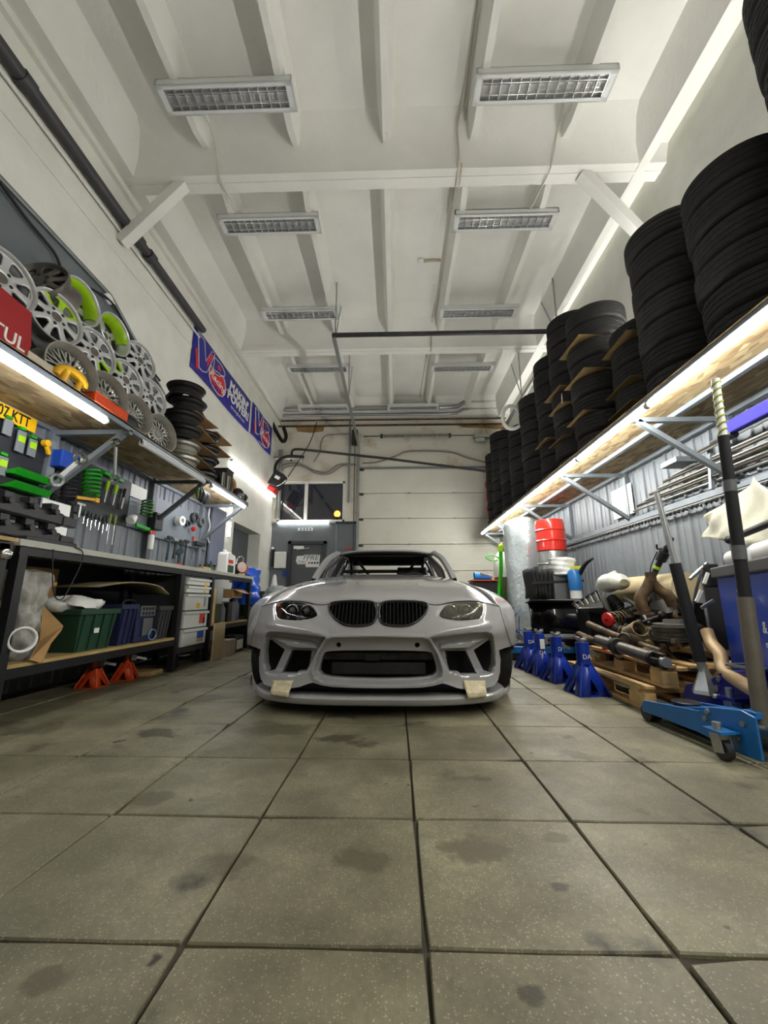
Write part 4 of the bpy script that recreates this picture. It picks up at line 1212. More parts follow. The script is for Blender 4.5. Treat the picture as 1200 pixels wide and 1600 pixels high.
for s in (-1, 1):
    b = B(M=CARM); pts = [(s * .825, .255, .09), (s * .865, .29, .10), (s * .888, .325, .125), (s * .895, .35, .16)]
    sp = smooth(pts, 5); vs = []
    for p in sp: vs += [(p.x, p.y, p.z - .006), (p.x + s * .004, p.y + .04, p.z - .012), (p.x + s * .004, p.y + .04, p.z + .02), (p.x, p.y, p.z + .012)]
    n = len(sp); b.add(vs, [(i * 4 + j, i * 4 + 4 + j, i * 4 + 4 + (j + 1) % 4, i * 4 + (j + 1) % 4) for i in range(n - 1) for j in range(4)] + [(0, 1, 2, 3), (4 * n - 1, 4 * n - 2, 4 * n - 3, 4 * n - 4)])
    b.obj('winglet', M_PAINT, parent=CAR, ang=40)
    # masking tape holding lip and bumper together
    b = B(M=CARM); A = [cz(268, 1038), cz(432, 1032)]; C = [cz(268, 1172), cz(396, 1188)]
    rnd = random.Random(5 if s < 0 else 9)
    def tp_(u, v):
        xa = A[0][0] + (A[1][0] - A[0][0]) * u; za = A[0][1] + (A[1][1] - A[0][1]) * u
        xc = C[0][0] + (C[1][0] - C[0][0]) * u; zc_ = C[0][1] + (C[1][1] - C[0][1]) * u
        x = xa + (xc - xa) * v; z = za + (zc_ - za) * v
        d = min(D0(x, z) + .05 * (1 - sstep(.0, .3, v)), 9)
        d = d - .006 + (lipd(x) - .012 - d) * sstep(.45, .8, v)
        return (-s * x if False else (x if s < 0 else -x), d + .004 * rnd.random(), z)
    b.grid(tp_, 9, 9); b.obj('masking_tape', M_TAPE, parent=CAR, ang=30, label='strip of cream masking tape', solid=.004)

# hood: joins the nose edge, crowned, with a power dome
ZCEN = [(.1, .66), (.16, .695), (.3, .745), (.6, .815), (.9, .866), (1.2, .905), (1.45, .932)]
DROP = [(0, 0), (.3, .003), (.5, .012), (.65, .032), (.78, .072), (.86, .115), (.92, .165), (.97, .23), (1.02, .32)]
seam = [(abs(x), z) for x, z in loopL(topL)]; seam[0] = (0, seam[0][1])
seam.sort()
def zf(s): return lerp(seam, abs(s))
def ztop(s, d):
    z = cub(ZCEN, d) - cub(DROP, abs(s))
    ed = .24 + .15 * d
    z += .014 * (1 - sstep(ed - .03, ed + .015, abs(s))) * sstep(.2, .5, d)
    return z
def hood_pt(s, d):
    dF = depth_edge(s); k = 1 - sstep(0, .35, d - dF)
    return ztop(s, d) + (zf(s) - ztop(s, dF)) * k
def depth_edge(s): return D0(s, zf(s)) + .002
def cowl(s): return 1.38 + .10 * (abs(s) / .7) ** 2
SMAX = seam[-1][0]
b = B(M=CARM)
NU, NV = 49, 26
def hfn(u, v):
    q = (u * 2 - 1); sF = q * (SMAX - .012); 
    vv = v
    dF = depth_edge(sF); s = sF * (1 - .12 * vv)
    dR = cowl(s); d = dF + (dR - dF) * vv
    z = hood_pt(sF if vv < .001 else s, d)
    if vv < .02: z -= .004
    return (s, d, z)
b.grid(hfn, NU, NV); b.obj('hood', M_PAINT, parent=CAR, ang=60, solid=-.012)
# cowl tray and scuttle
b = B(M=CARM)
b.grid(lambda u, v: ((u * 2 - 1) * .74, cowl((u * 2 - 1) * .74) + .005 + .14 * v, ztop((u * 2 - 1) * .74, 1.42) - .015 + .01 * v), 21, 3); b.obj('cowl', M_BLACK, parent=CAR, ang=60)

# fenders with flares, doors, rear quarters (mirrored pairs)
edge = [(abs(x), D0(x, z), z) for x, z in [left[13]] + loopL(sideL[:4])]
WC, WR_ = .875, .355
def fender(s):
    NUf, NVf = 26, 14
    def fn(u, v):
        t = v * (len(edge) - 1); i = min(int(t), len(edge) - 2); f = t - i
        e = [edge[i][k] + (edge[i + 1][k] - edge[i][k]) * f for k in range(3)]
        d = e[1] + (1.50 - e[1]) * u
        sc = SMAX * (1 - .12 * min(1, max(0, (d - e[1]) / (1.45 - e[1]))))    # crest of the wing
        ztopd = hood_pt(sc, d) if u > 0 else e[2]
        ztopd = e[2] * 0 + (zf(SMAX) if u == 0 else ztopd)
        dc = abs(d - WC); zb = .335 + sqrt(max(0, WR_ ** 2 - dc ** 2)) if dc < WR_ else (.365 if d < WC else lerp([(WC + WR_, .335), (WC + WR_ + .05, .2)], d))
        zb = min(zb, ztopd - .12)
        so = lerp([(.38, .926), (.46, .965), (.53, .995), (.62, 1.02), (.9, 1.03), (1.25, 1.0), (1.5, .955)], d)
        z0 = edge[0][2]; z1 = edge[-1][2]
        vv = (z0 - e[2]) / (z0 - z1)
        z = ztopd + (zb - ztopd) * vv
        bulge = sin(vv * pi / 2) ** .75
        ss = sc + (so - sc) * bulge
        kb = 1 - sstep(0, .14, u); ss += (e[0] - ss) * kb; z += (e[2] - z) * kb
        return (s * ss, d, z)
    b = B(M=CARM); b.grid(fn, NUf, NVf)
    return b.obj('fender', M_PAINT, parent=CAR, ang=60, solid=(-.012 if s > 0 else .012))
def side(s, name, d0, d1, arch=None, nu=24):
    def fn(u, v):
        d = d0 + (d1 - d0) * u
        zt = lerp([(1.45, .86), (2.6, .90), (3.4, .95), (4.3, .95), (4.55, .90)], d)
        zb = .2
        if arch and abs(d - arch) < .365: zb = .335 + sqrt(.365 ** 2 - (d - arch) ** 2)
        st = lerp([(1.45, .80), (2.6, .80), (3.4, .80), (4.3, .72), (4.58, .6)], d); so = lerp([(1.45, .955), (2.4, .95), (2.9, 1.0), (3.63, 1.03), (4.2, .98), (4.58, .8)], d)
        zb = min(zb, zt - .12)
        z = zt + (zb - zt) * v
        return (s * (st + (so - st) * sin(min(1, v * 1.5) * pi / 2) ** .8), d, z)
    b = B(M=CARM); b.grid(fn, nu, 12)
    return b.obj(name, M_PAINT, parent=CAR, ang=60, solid=(-.012 if s > 0 else .012))
for s in (-1, 1):
    fender(s)
    dr = side(s, 'door', 1.515, 2.74)
    b = B(M=CARM); b.bar((s * .945, 2.5, .74), (s * .945, 2.66, .74), .02, .025); b.obj('door_handle', M_PAINT, parent=dr, ang=0)
    side(s, 'rear_quarter', 2.75, 4.56, arch=3.63)
    b = B(M=CARM); b.bar((s * .93, 1.25, .15), (s * .93, 3.3, .15), .06, .1); b.obj('sill', M_PAINT, parent=CAR, ang=0, bevel=.015)
# tail
b = B(M=CARM); b.grid(lambda u, v: ((u * 2 - 1) * .72, 3.82 + .74 * v, .985 - .02 * v - .03 * (u * 2 - 1) ** 2), 13, 6); b.obj('boot_lid', M_PAINT, parent=CAR, ang=60, solid=-.015)
b = B(M=CARM); b.grid(lambda u, v: ((u * 2 - 1) * .8, 4.58 - .12 * (u * 2 - 1) ** 4 + .03 * sin(v * pi), .95 - .7 * v), 15, 8); b.obj('rear_bumper', M_PAINT, parent=CAR, ang=60, solid=-.015)
# roof, pillars
RZT = [(2.08, 1.262), (2.3, 1.295), (2.7, 1.318), (3.0, 1.305), (3.28, 1.262)]
def rs(d): return lerp([(2.08, .545), (2.7, .56), (3.28, .53)], d)
b = B(M=CARM); b.grid(lambda u, v: ((u * 2 - 1) * rs(2.08 + 1.2 * v), 2.08 + 1.2 * v + .05 * (u * 2 - 1) ** 2 * (1 - v), cub(RZT, 2.08 + 1.2 * v) - .035 * (u * 2 - 1) ** 4), 25, 16); b.obj('roof', M_PAINT, parent=CAR, ang=60, solid=-.02)
b = B(M=CARM); b.tube([(x * .53, 2.1 + .05 * x * x, 1.236 - .03 * x ** 4) for x in [i / 8 - 1 for i in range(17)]], .02, n=8); b.obj('windscreen_header', M_VOID, parent=CAR, ang=60)
for s in (-1, 1):
    pa = smooth([(s * .695, 1.43, .895), (s * .67, 1.62, 1.015), (s * .63, 1.87, 1.15), (s * .56, 2.13, 1.243)], 5)
    b = B(M=CARM); vs = []
    for p in pa: vs += [(p.x + s * .032, p.y + .02, p.z - .025), (p.x + s * .018, p.y - .012, p.z + .012), (p.x - s * .022, p.y - .012, p.z + .004), (p.x - s * .03, p.y + .03, p.z - .02)]
    n = len(pa); b.add(vs, [(i * 4 + j, i * 4 + 4 + j, i * 4 + 4 + (j + 1) % 4, i * 4 + (j + 1) % 4) for i in range(n - 1) for j in range(4)])
    b.obj('front_pillar', M_PAINT, parent=CAR, ang=40)
    b = B(M=CARM); b.tube([(s * .57, 2.1, 1.235), (s * .585, 2.7, 1.268), (s * .56, 3.25, 1.22)], .025, n=8); b.obj('roof_rail', M_PAINT, parent=CAR, ang=60)
    b = B(M=CARM); b.bar((s * .575, 2.8, 1.25), (s * .76, 2.78, .9), .05, .09, up=(0, 1, 0)); b.obj('centre_pillar', M_PAINTIN, parent=CAR, ang=0)
    b = B(M=CARM); b.grid(lambda u, v: (s * (.55 + .14 * v + .02 * u), 3.2 + .62 * v - .28 * u * (1 - v * .2), 1.235 - .27 * v), 4, 8); b.obj('rear_pillar', M_PAINT, parent=CAR, ang=60, solid=.03 * s)
# inside: floor, bulkhead, dash, roll cage, seat
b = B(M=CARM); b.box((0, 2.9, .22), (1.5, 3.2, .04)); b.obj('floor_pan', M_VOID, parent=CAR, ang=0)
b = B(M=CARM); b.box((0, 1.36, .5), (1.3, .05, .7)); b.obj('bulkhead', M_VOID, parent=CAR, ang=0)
b = B(M=CARM); b.box((0, 1.66, .80), (1.36, .3, .16)); b.obj('dashboard', M_BLACK, parent=CAR, ang=0, bevel=.04, seg=3)
b = B(M=CARM); b.box((0, 3.72, .90), (1.2, .24, .05)); b.obj('parcel_shelf', M_PAINTIN, parent=CAR, ang=0)
M_CAGE = mat('cage_black', srgb(38, 34, 32), .4, coat=.3)
rc = None
for nm, pts, r in (('main_hoop', smooth([(-.68, 2.72, .25), (-.62, 2.72, .9), (-.52, 2.72, 1.18), (-.42, 2.72, 1.235), (0, 2.72, 1.25), (.42, 2.72, 1.235), (.52, 2.72, 1.18), (.62, 2.72, .9), (.68, 2.72, .25)], 4), .021),
                   ('cage_header', [(-.47, 2.16, 1.205), (.47, 2.16, 1.205)], .02), ('hoop_brace', [(-.58, 2.72, 1.06), (.58, 2.72, 1.06)], .022)):
    b = B(M=CARM); b.tube(pts, r, n=10); b.obj(nm, M_CAGE, parent=CAR, ang=60)
for s in (-1, 1):
    for nm, pts in (('cage_front_leg', smooth([(s * .5, 2.70, 1.2), (s * .49, 2.2, 1.2), (s * .56, 1.9, 1.1), (s * .62, 1.6, .9), (s * .64, 1.52, .3)], 4)),
                    ('cage_rear_stay', [(s * .40, 2.74, 1.22), (s * .18, 3.66, .93)]), ('cage_rear_leg', [(s * .47, 2.74, 1.20), (s * .56, 3.8, .6)]),
                    ('cage_door_bar', [(s * .63, 2.70, .75), (s * .64, 1.56, .45)])):
        b = B(M=CARM); b.tube(pts, .019, n=10); b.obj(nm, M_CAGE, parent=CAR, ang=60)
st = B(M=CARM @ T(.33, 2.45, .3))
st.grid(lambda u, v: ((u - .5) * .5 * (1 - .25 * sstep(.6, 1, v)), .02 + .25 * v - .10 * abs(u * 2 - 1) ** 3, .8 * v), 11, 12); st.grid(lambda u, v: ((u - .5) * .5, .02 - .45 * v - .0, .06 * abs(u * 2 - 1) ** 3 + .02), 9, 5)
st.obj('bucket_seat', M_BLACK, parent=CAR, ang=60, solid=.03)
b = B(M=CARM @ T(.33, 1.88, .84) @ RX(radians(65))); b.lathe([(.16 + .013 * cos(a * pi / 4), .013 * sin(a * pi / 4)) for a in range(8)], n=28, closed=True); b.box((0, 0, 0), (.3, .03, .012)); b.obj('steering_wheel', M_BLACK, parent=CAR, ang=50)
# wheels
car_rim = None
for s in (-1, 1):
    for d in (WC, 3.63):
        Mw = CARM @ T(s * (.985 if d > 2 else .985), d, .325) @ RY(s * pi / 2)
        b = B(M=Mw); zz_ = []
        pr = [(.215, -.25), (.235, -.262), (.29, -.262), (.315, -.245), (.324, -.2), (.325, -.13), (.324, -.06), (.315, -.012), (.29, .0), (.235, .0), (.215, -.012)]
        b.lathe(pr, n=56); wt = b.obj('tyre', M_RUBBER, parent=CAR, ang=50)
        b = B(M=Mw); rim_barrel(b, .22, .25, -.005); b.obj('rim', M_DSTEEL, parent=wt, ang=40)
        b = B(M=Mw)
        for k in range(5):
            a = 2 * pi * k / 5
            for q in (-.12, .12): b.bar((.05 * cos(a), .05 * sin(a), -.04), (.2 * cos(a + q), .2 * sin(a + q), -.02), .03, .025)
        b.lathe([(0, -.03), (.06, -.03), (.065, -.06)], n=18); b.obj('spokes', M_DSTEEL, parent=wt, ang=0)
    b = B(M=CARM); b.grid(lambda u, v: (s * (.62 + .36 * v), WC + .37 * cos(pi * u), .335 + .37 * sin(pi * u)), 15, 3); b.obj('arch_liner', M_VOID, parent=CAR, ang=60)
    b = B(M=CARM); b.grid(lambda u, v: (s * (.62 + .36 * v), 3.63 + .375 * cos(pi * u), .335 + .375 * sin(pi * u)), 15, 3); b.obj('arch_liner', M_VOID, parent=CAR, ang=60)
b = B(M=CARM); b.box((0, 2.2, .14), (1.3, 3.6, .06)); b.obj('underbody', M_VOID, parent=CAR, ang=0)

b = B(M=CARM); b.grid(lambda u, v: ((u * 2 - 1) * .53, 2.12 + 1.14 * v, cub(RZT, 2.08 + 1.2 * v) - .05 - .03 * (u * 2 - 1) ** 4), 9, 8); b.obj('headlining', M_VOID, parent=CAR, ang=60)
b = B(M=CARM); b.box((0, 3.26, 1.215), (1.06, .03, .07)); b.obj('rear_header', M_PAINTIN, parent=CAR, ang=0)
b = B(M=CARM); b.tube([(x, depth_edge(x) - .0005, zf(x) + .001) for x in [-SMAX + 2 * SMAX * i / 80 for i in range(81)]], .0035, n=6); b.obj('hood_gap', M_VOID, parent=CAR, ang=60)
# ================================================================== LEFT: BENCH, TOOL WALL, THINGS UNDER THE BENCH
M_BTOP = mat('bench_top_grey', srgb(172, 172, 160), 0.5, var=0.1, vs=6)
M_FRAME = mat('black_bench_frame', srgb(24, 24, 27), 0.5, var=0.1, vs=8)
M_PLY = mat('plywood_edge', srgb(176, 150, 96), 0.7, var=0.15, vs=7)
BZ = 1.045; BX0, BX1 = -2.86, -2.2
wb = TH('workbench', 'long black-framed workbench with a pale grey top along the left wall', 'workbench', (-2.5, 4.3, 0))
b = B(); b.box(((BX0 + BX1) / 2, 4.3, BZ - .02), (BX1 - BX0, 4.0, .04)); b.obj('worktop', M_BTOP, parent=wb, ang=0, bevel=.003)
b = B(); b.box((BX1 - .03, 4.3, BZ - .065), (.03, 3.96, .05)); b.obj('front_apron', M_FRAME, parent=wb, ang=0)
for y in (2.35, 4.2, 4.93, 6.22):
    for x in (BX1 - .04, BX0 + .04):
        b = B(); b.box((x, y, (BZ - .09) / 2), (.055, .055, BZ - .09)); b.obj('leg', M_FRAME, parent=wb, ang=0)
for y0, y1, z in ((2.3, 4.18, .315), (4.96, 6.2, .40)):
    b = B(); b.box(((BX0 + BX1) / 2, (y0 + y1) / 2, z), (BX1 - BX0 - .04, y1 - y0, .022)); b.obj('lower_shelf', M_PLY, parent=wb, ang=0)
    b = B(); b.box((BX1 - .03, (y0 + y1) / 2, z - .04), (.03, y1 - y0, .055)); b.obj('shelf_rail', M_FRAME, parent=wb, ang=0)
b = B(); b.box((BX0 + .012, 3.25, .68), (.012, 1.9, .66)); b.obj('back_panel', M_FRAME, parent=wb, ang=0)
b = B(); b.box((BX0 + .012, 5.6, .68), (.012, 1.2, .6)); b.obj('back_panel', M_FRAME, parent=wb, ang=0)
# nearer bench with a plywood top, and its clamp knob
nb = TH('plywood_bench', 'plywood-topped black bench at the left frame edge', 'workbench', (-2.5, 1.3, 0))
b = B(); b.box(((BX0 + BX1) / 2, 1.25, BZ - .012), (BX1 - BX0, 2.06, .022)); b.obj('worktop', M_PLY, parent=nb, ang=0)
b = B(); b.box((BX1 - .03, 1.25, BZ - .06), (.04, 2.04, .06)); b.obj('front_apron', M_FRAME, parent=nb, ang=0)
for y in (.3, 2.22):
    for x in (BX1 - .04, BX0 + .04):
        b = B(); b.box((x, y, (BZ - .04) / 2), (.06, .06, BZ - .04)); b.obj('leg', M_FRAME, parent=nb, ang=0)
b = B(); b.box(((BX0 + BX1) / 2, 1.2, .30), (BX1 - BX0, 2.0, .022)); b.obj('lower_shelf', M_PLY, parent=nb, ang=0)
kp = at(9, 866, X=-2.16)
b = B(); b.cyl(kp + V((-.07, 0, 0)), kp + V((.0, 0, 0)), .018, n=12); b.sphere(kp, .032, sc=(.9, 1, 1)); b.cyl(kp + V((-.02, -.05, -.03)), kp + V((-.01, -.15, -.05)), .012, n=10); b.obj('clamp_bolt', M_CHROME, ang=60, label='chrome clamp knob on the corner of the plywood bench', cat='knob')

# roller drawer cabinet
M_DRW = mat('drawer_white', srgb(206, 208, 202), .45, var=.04, vs=5)
dc = TH('drawer_cabinet', 'roller cabinet with five white drawers under the workbench', 'cabinet', (-2.48, 4.57, 0))
DX = -2.21
b = B(); b.box((-2.5, 4.57, .55), (.54, .60, .80)); b.obj('body', M_DOORF, parent=dc, ang=0, bevel=.006)
zt = .935
for i, h in enumerate((.085, .085, .185, .185, .185)):
    b = B(); b.box((DX - .01, 4.56, zt - h / 2), (.03, .53, h - .012)); d_ = b.obj('drawer', M_DRW, parent=dc, ang=0, bevel=.004)
    b = B(); b.prism([(0, 0), (.022, .006), (.022, .03), (.0, .034)], .53, Matrix(((1, 0, 0, DX + .004), (0, 0, 1, 4.295), (0, 1, 0, zt - .04), (0, 0, 0, 1)))); b.obj('pull', M_DRW, parent=d_, ang=0)
    st_ = {0: [(.16, -.03, .07, .035, M_YEL)], 1: [(.15, -.02, .07, .02, M_YEL)], 2: [(.02, -.04, .08, .05, M_YEL), (.17, .0, .03, .1, M_STEEL)], 3: [(.14, .0, .13, .1, M_RED), (.18, -.02, .03, .06, M_WPL)], 4: [(.13, .02, .15, .09, M_BLUE), (.13, -.045, .14, .03, M_CARD)]}[i]
    for q, (dy, dz, w, hh, ma) in enumerate(st_):
        b = B(); b.box((DX + .0065, 4.56 + dy, zt - h / 2 + dz), (.003, w, hh)); b.obj('sticker', ma, parent=d_, ang=0)
    zt -= h
for y in (4.33, 4.81):
    b = B(); b.cyl((DX - .06, y - .015, .05), (DX - .06, y + .015, .05), .048, n=16); b.box((DX - .06, y, .12), (.05, .05, .06)); b.obj('caster', M_RUBBER, parent=dc, ang=40)
b = B(); b.box((DX + .02, 4.35, .135), (.06, .12, .008)); b.obj('brake_lever', M_ZINC, parent=dc, ang=0)

# ---- under the bench, left part
M_PLAS = mat('clear_plastic_wrap', (.52, .51, .46), .2, trans=.35, ior=1.2, bump=1.0, bs=9, spec=.8, var=.35, vs=5)
def wrinkled(name, c, r, h, ma, label, cat, amp=.02, n=28, k=14, seed=1, taper=0.0, sx=1, sy=1):
    rnd = random.Random(seed); ph = [rnd.uniform(0, 6.28) for _ in range(8)]
    b = B()
    def fn(u, v):
        a = 2 * pi * u
        rr = r * (1 - taper * v) * (1 if .03 < v < .97 else .82) + amp * (sin(3 * a + ph[0] + 4 * v) * .5 + sin(7 * a + ph[1] - 9 * v) * .35 + sin(13 * a + 17 * v + ph[2]) * .25 + sin(23 * v + ph[3] + 2 * a) * .3)
        if v >= .999: rr *= .6
        return (c[0] + rr * sx * cos(a), c[1] + rr * sy * sin(a), c[2] + h * v)
    b.grid(fn, n, k, cu=True)
    nv = len(b.v)
    b.f.append(tuple(i * k + k - 1 for i in range(n))); b.m.append(0)
    return b.obj(name, ma, label=label, cat=cat, ang=70)
SZ = .326
wrinkled('wrapped_part', (-2.42, 2.58, SZ), .135, .56, M_PLAS, 'part wrapped in clear plastic at the left end of the bench shelf', 'package', amp=.035, seed=3, n=48, k=30)
rp = at(32, 1000, X=-2.21)
b = B(); b.lathe([(.058, 0), (.072, .0), (.074, .03), (.068, .034), (.062, .03), (.058, .012)], n=26, M=frame(rp, (1, -.5, .1)), closed=True); b.obj('plastic_ring', M_WPL, ang=40, label='white plastic ring in front of the wrapped part', cat='ring')
# cardboard box with open flaps
cb = TH('cardboard_box', 'open cardboard box with torn flaps on the bench shelf', 'box', (-2.42, 2.95, SZ))
b = B()
for q in (at(68, 903, X=-2.62),): pass
b.box((-2.66, 2.98, .63), (.008, .34, .6)); b.obj('back_wall', M_CARD, parent=cb, ang=0)
pf = [at(67, 945, X=-2.3), at(99, 978, X=-2.2), at(96, 985, X=-2.2), at(80, 1005, X=-2.2), at(66, 1036, X=-2.19), at(46, 1031, X=-2.2), at(62, 1000, X=-2.28)]
b = B(); b.add(pf, [tuple(range(len(pf)))]); b.obj('front_flap', M_CARD, parent=cb, ang=0, solid=.006)
b = B(); b.box((-2.5, 2.77, .42), (.3, .008, .18)); b.obj('side_wall', M_CARD, parent=cb, ang=0)
# green crate, white bag on it
def crate(name, label, x0, x1, y0, y1, z0, h, ma, ribs=4, lid=True, cat='crate', taper=.03):
    r = TH(name, label, cat, ((x0 + x1) / 2, (y0 + y1) / 2, z0))
    b = B(); t_ = taper
    vs = [(x0 + t_, y0 + t_, z0), (x1 - t_, y0 + t_, z0), (x1 - t_, y1 - t_, z0), (x0 + t_, y1 - t_, z0), (x0, y0, z0 + h), (x1, y0, z0 + h), (x1, y1, z0 + h), (x0, y1, z0 + h),
          (x0 + .012, y0 + .012, z0 + h), (x1 - .012, y0 + .012, z0 + h), (x1 - .012, y1 - .012, z0 + h), (x0 + .012, y1 - .012, z0 + h), (x0 + t_ + .01, y0 + t_ + .01, z0 + .03), (x1 - t_ - .01, y0 + t_ + .01, z0 + .03), (x1 - t_ - .01, y1 - t_ - .01, z0 + .03), (x0 + t_ + .01, y1 - t_ - .01, z0 + .03)]
    fs = [(3, 2, 1, 0)] + [(i, (i + 1) % 4, (i + 1) % 4 + 4, i + 4) for i in range(4)] + [(i + 4, (i + 1) % 4 + 4, (i + 1) % 4 + 8, i + 8) for i in range(4)] + [(i + 8, (i + 1) % 4 + 8, (i + 1) % 4 + 12, i + 12) for i in range(4)] + [(12, 13, 14, 15)]
    b.add(vs, fs); b.obj('tub', ma, parent=r, ang=0)
    if lid:
        b = B(); b.box((x1 + .006, (y0 + y1) / 2, z0 + h - .02), (.016, y1 - y0 + .03, .04)); b.box(((x0 + x1) / 2, y0 - .006, z0 + h - .02), (x1 - x0 + .03, .016, .04)); b.obj('rim', ma, parent=r, ang=0, bevel=.004)
    for i in range(ribs):
        y = y0 + (y1 - y0) * (i + .5) / ribs
        b = B(); b.bar((x1 - t_ + .004, y, z0 + .01), (x1 + .004, y, z0 + h - .04), .022, .014, up=(1, 0, 0)); b.obj('rib', ma, parent=r, ang=0)
    return r
M_DGRN = mat('dark_green_plastic', srgb(34, 66, 48), .45, var=.08, vs=7)
M_DBLU = mat('dark_blue_plastic', srgb(36, 42, 76), .45, var=.08, vs=7)
M_GRYP = mat('grey_plastic', srgb(96, 98, 98), .5, var=.08, vs=7)
g = crate('green_crate', 'dark green plastic crate with a white tag on the bench shelf', -2.62, -2.25, 2.92, 3.32, SZ, .30, M_DGRN)
b = B(); b.box((-2.242, 3.09, .47), (.004, .05, .035)); b.obj('tag', M_PAPER, parent=g, ang=0)
b = B(); rnd = random.Random(4)
b.grid(lambda u, v: (-2.42 + .17 * cos(2 * pi * u) * sin(pi * v) * (1 + .15 * sin(9 * u * 6 + 5 * v)), 3.04 + .22 * sin(2 * pi * u) * sin(pi * v) * (1 + .12 * sin(31 * u + 7 * v)), .66 - .05 * cos(pi * v) + .02 * sin(19 * u + 11 * v)), 26, 12, cu=True); b.obj('plastic_bag', M_WPL, ang=50, label='crumpled white plastic bag on the green crate', cat='bag')
crate('blue_crate', 'dark blue plastic crate right of the green crate', -2.62, -2.25, 3.36, 3.56, SZ, .33, M_DBLU, ribs=3)
ch = TH('charger', 'blue and grey battery charger with rows of sockets on the bench shelf', 'charger', (-2.42, 3.72, SZ))
b = B(); b.box((-2.43, 3.72, SZ + .15), (.34, .26, .30)); b.obj('case', M_DBLU, parent=ch, ang=0, bevel=.01)
b = B(); b.box((-2.255, 3.73, SZ + .27), (.014, .22, .09)); b.obj('panel', M_GRYP, parent=ch, ang=0, bevel=.003)
for k in range(8):
    b = B(); y = 3.655 + .048 * (k % 4); z = SZ + .29 - .04 * (k // 4); b.cyl((-2.25, y, z), (-2.243, y, z), .014, n=12); b.obj('socket', M_BLACK, parent=ch, ang=40)
b = B(); b.box((-2.25, 3.74, SZ + .13), (.01, .14, .15)); b.obj('grey_face', M_GRYP, parent=ch, ang=0, bevel=.004)
b = B(); b.tube(smooth([(-2.43, 3.62, SZ + .31), (-2.43, 3.65, SZ + .36), (-2.43, 3.79, SZ + .36), (-2.43, 3.82, SZ + .31)], 5), .009, n=8); b.obj('handle', M_BLACK, parent=ch, ang=60)
b = B(); b.tube([(-2.23 + .03 * cos(a * .5) * 0, 3.80 + .06 * cos(a * pi / 8), SZ + .012 + .045 * (1 + sin(a * pi / 8))) for a in range(16)], .006, n=6, closed=True); b.obj('blue_hose_loop', mat('pale_blue_hose', srgb(110, 140, 190), .4), ang=60, label='pale blue hose loop in front of the charger', cat='hose')
crate('grey_bin', 'dark grey ribbed bin at the right end of the bench shelf', -2.62, -2.26, 3.92, 4.14, SZ, .31, mat('dark_grey_bin', srgb(62, 62, 62), .6), ribs=4, cat='bin')
b = B(); b.grid(lambda u, v: (-2.62 + .34 * v, 3.10 + 1.0 * u, .80 + .05 * sin(min(1, u * 1.1) * pi * .9) - .06 * max(0, u - .85) / .15), 16, 4); b.obj('bent_sheet', mat('tan_panel', srgb(130, 116, 84), .7, var=.1), ang=60, label='bent tan panel lying above the crates', cat='panel', solid=.012)
b = B(); b.tube(smooth([at(83, 858, X=-2.19), at(82, 895, X=-2.19), at(83, 920, X=-2.19), at(88, 935, X=-2.19), at(98, 935, X=-2.19), at(112, 912, X=-2.19), at(127, 880, X=-2.19), at(129, 862, X=-2.19), at(117, 855, X=-2.19)], 5), .0035, n=6); b.obj('hanging_cable', M_CABLE, ang=60, label='thin black cable looping down from the worktop', cat='cable')
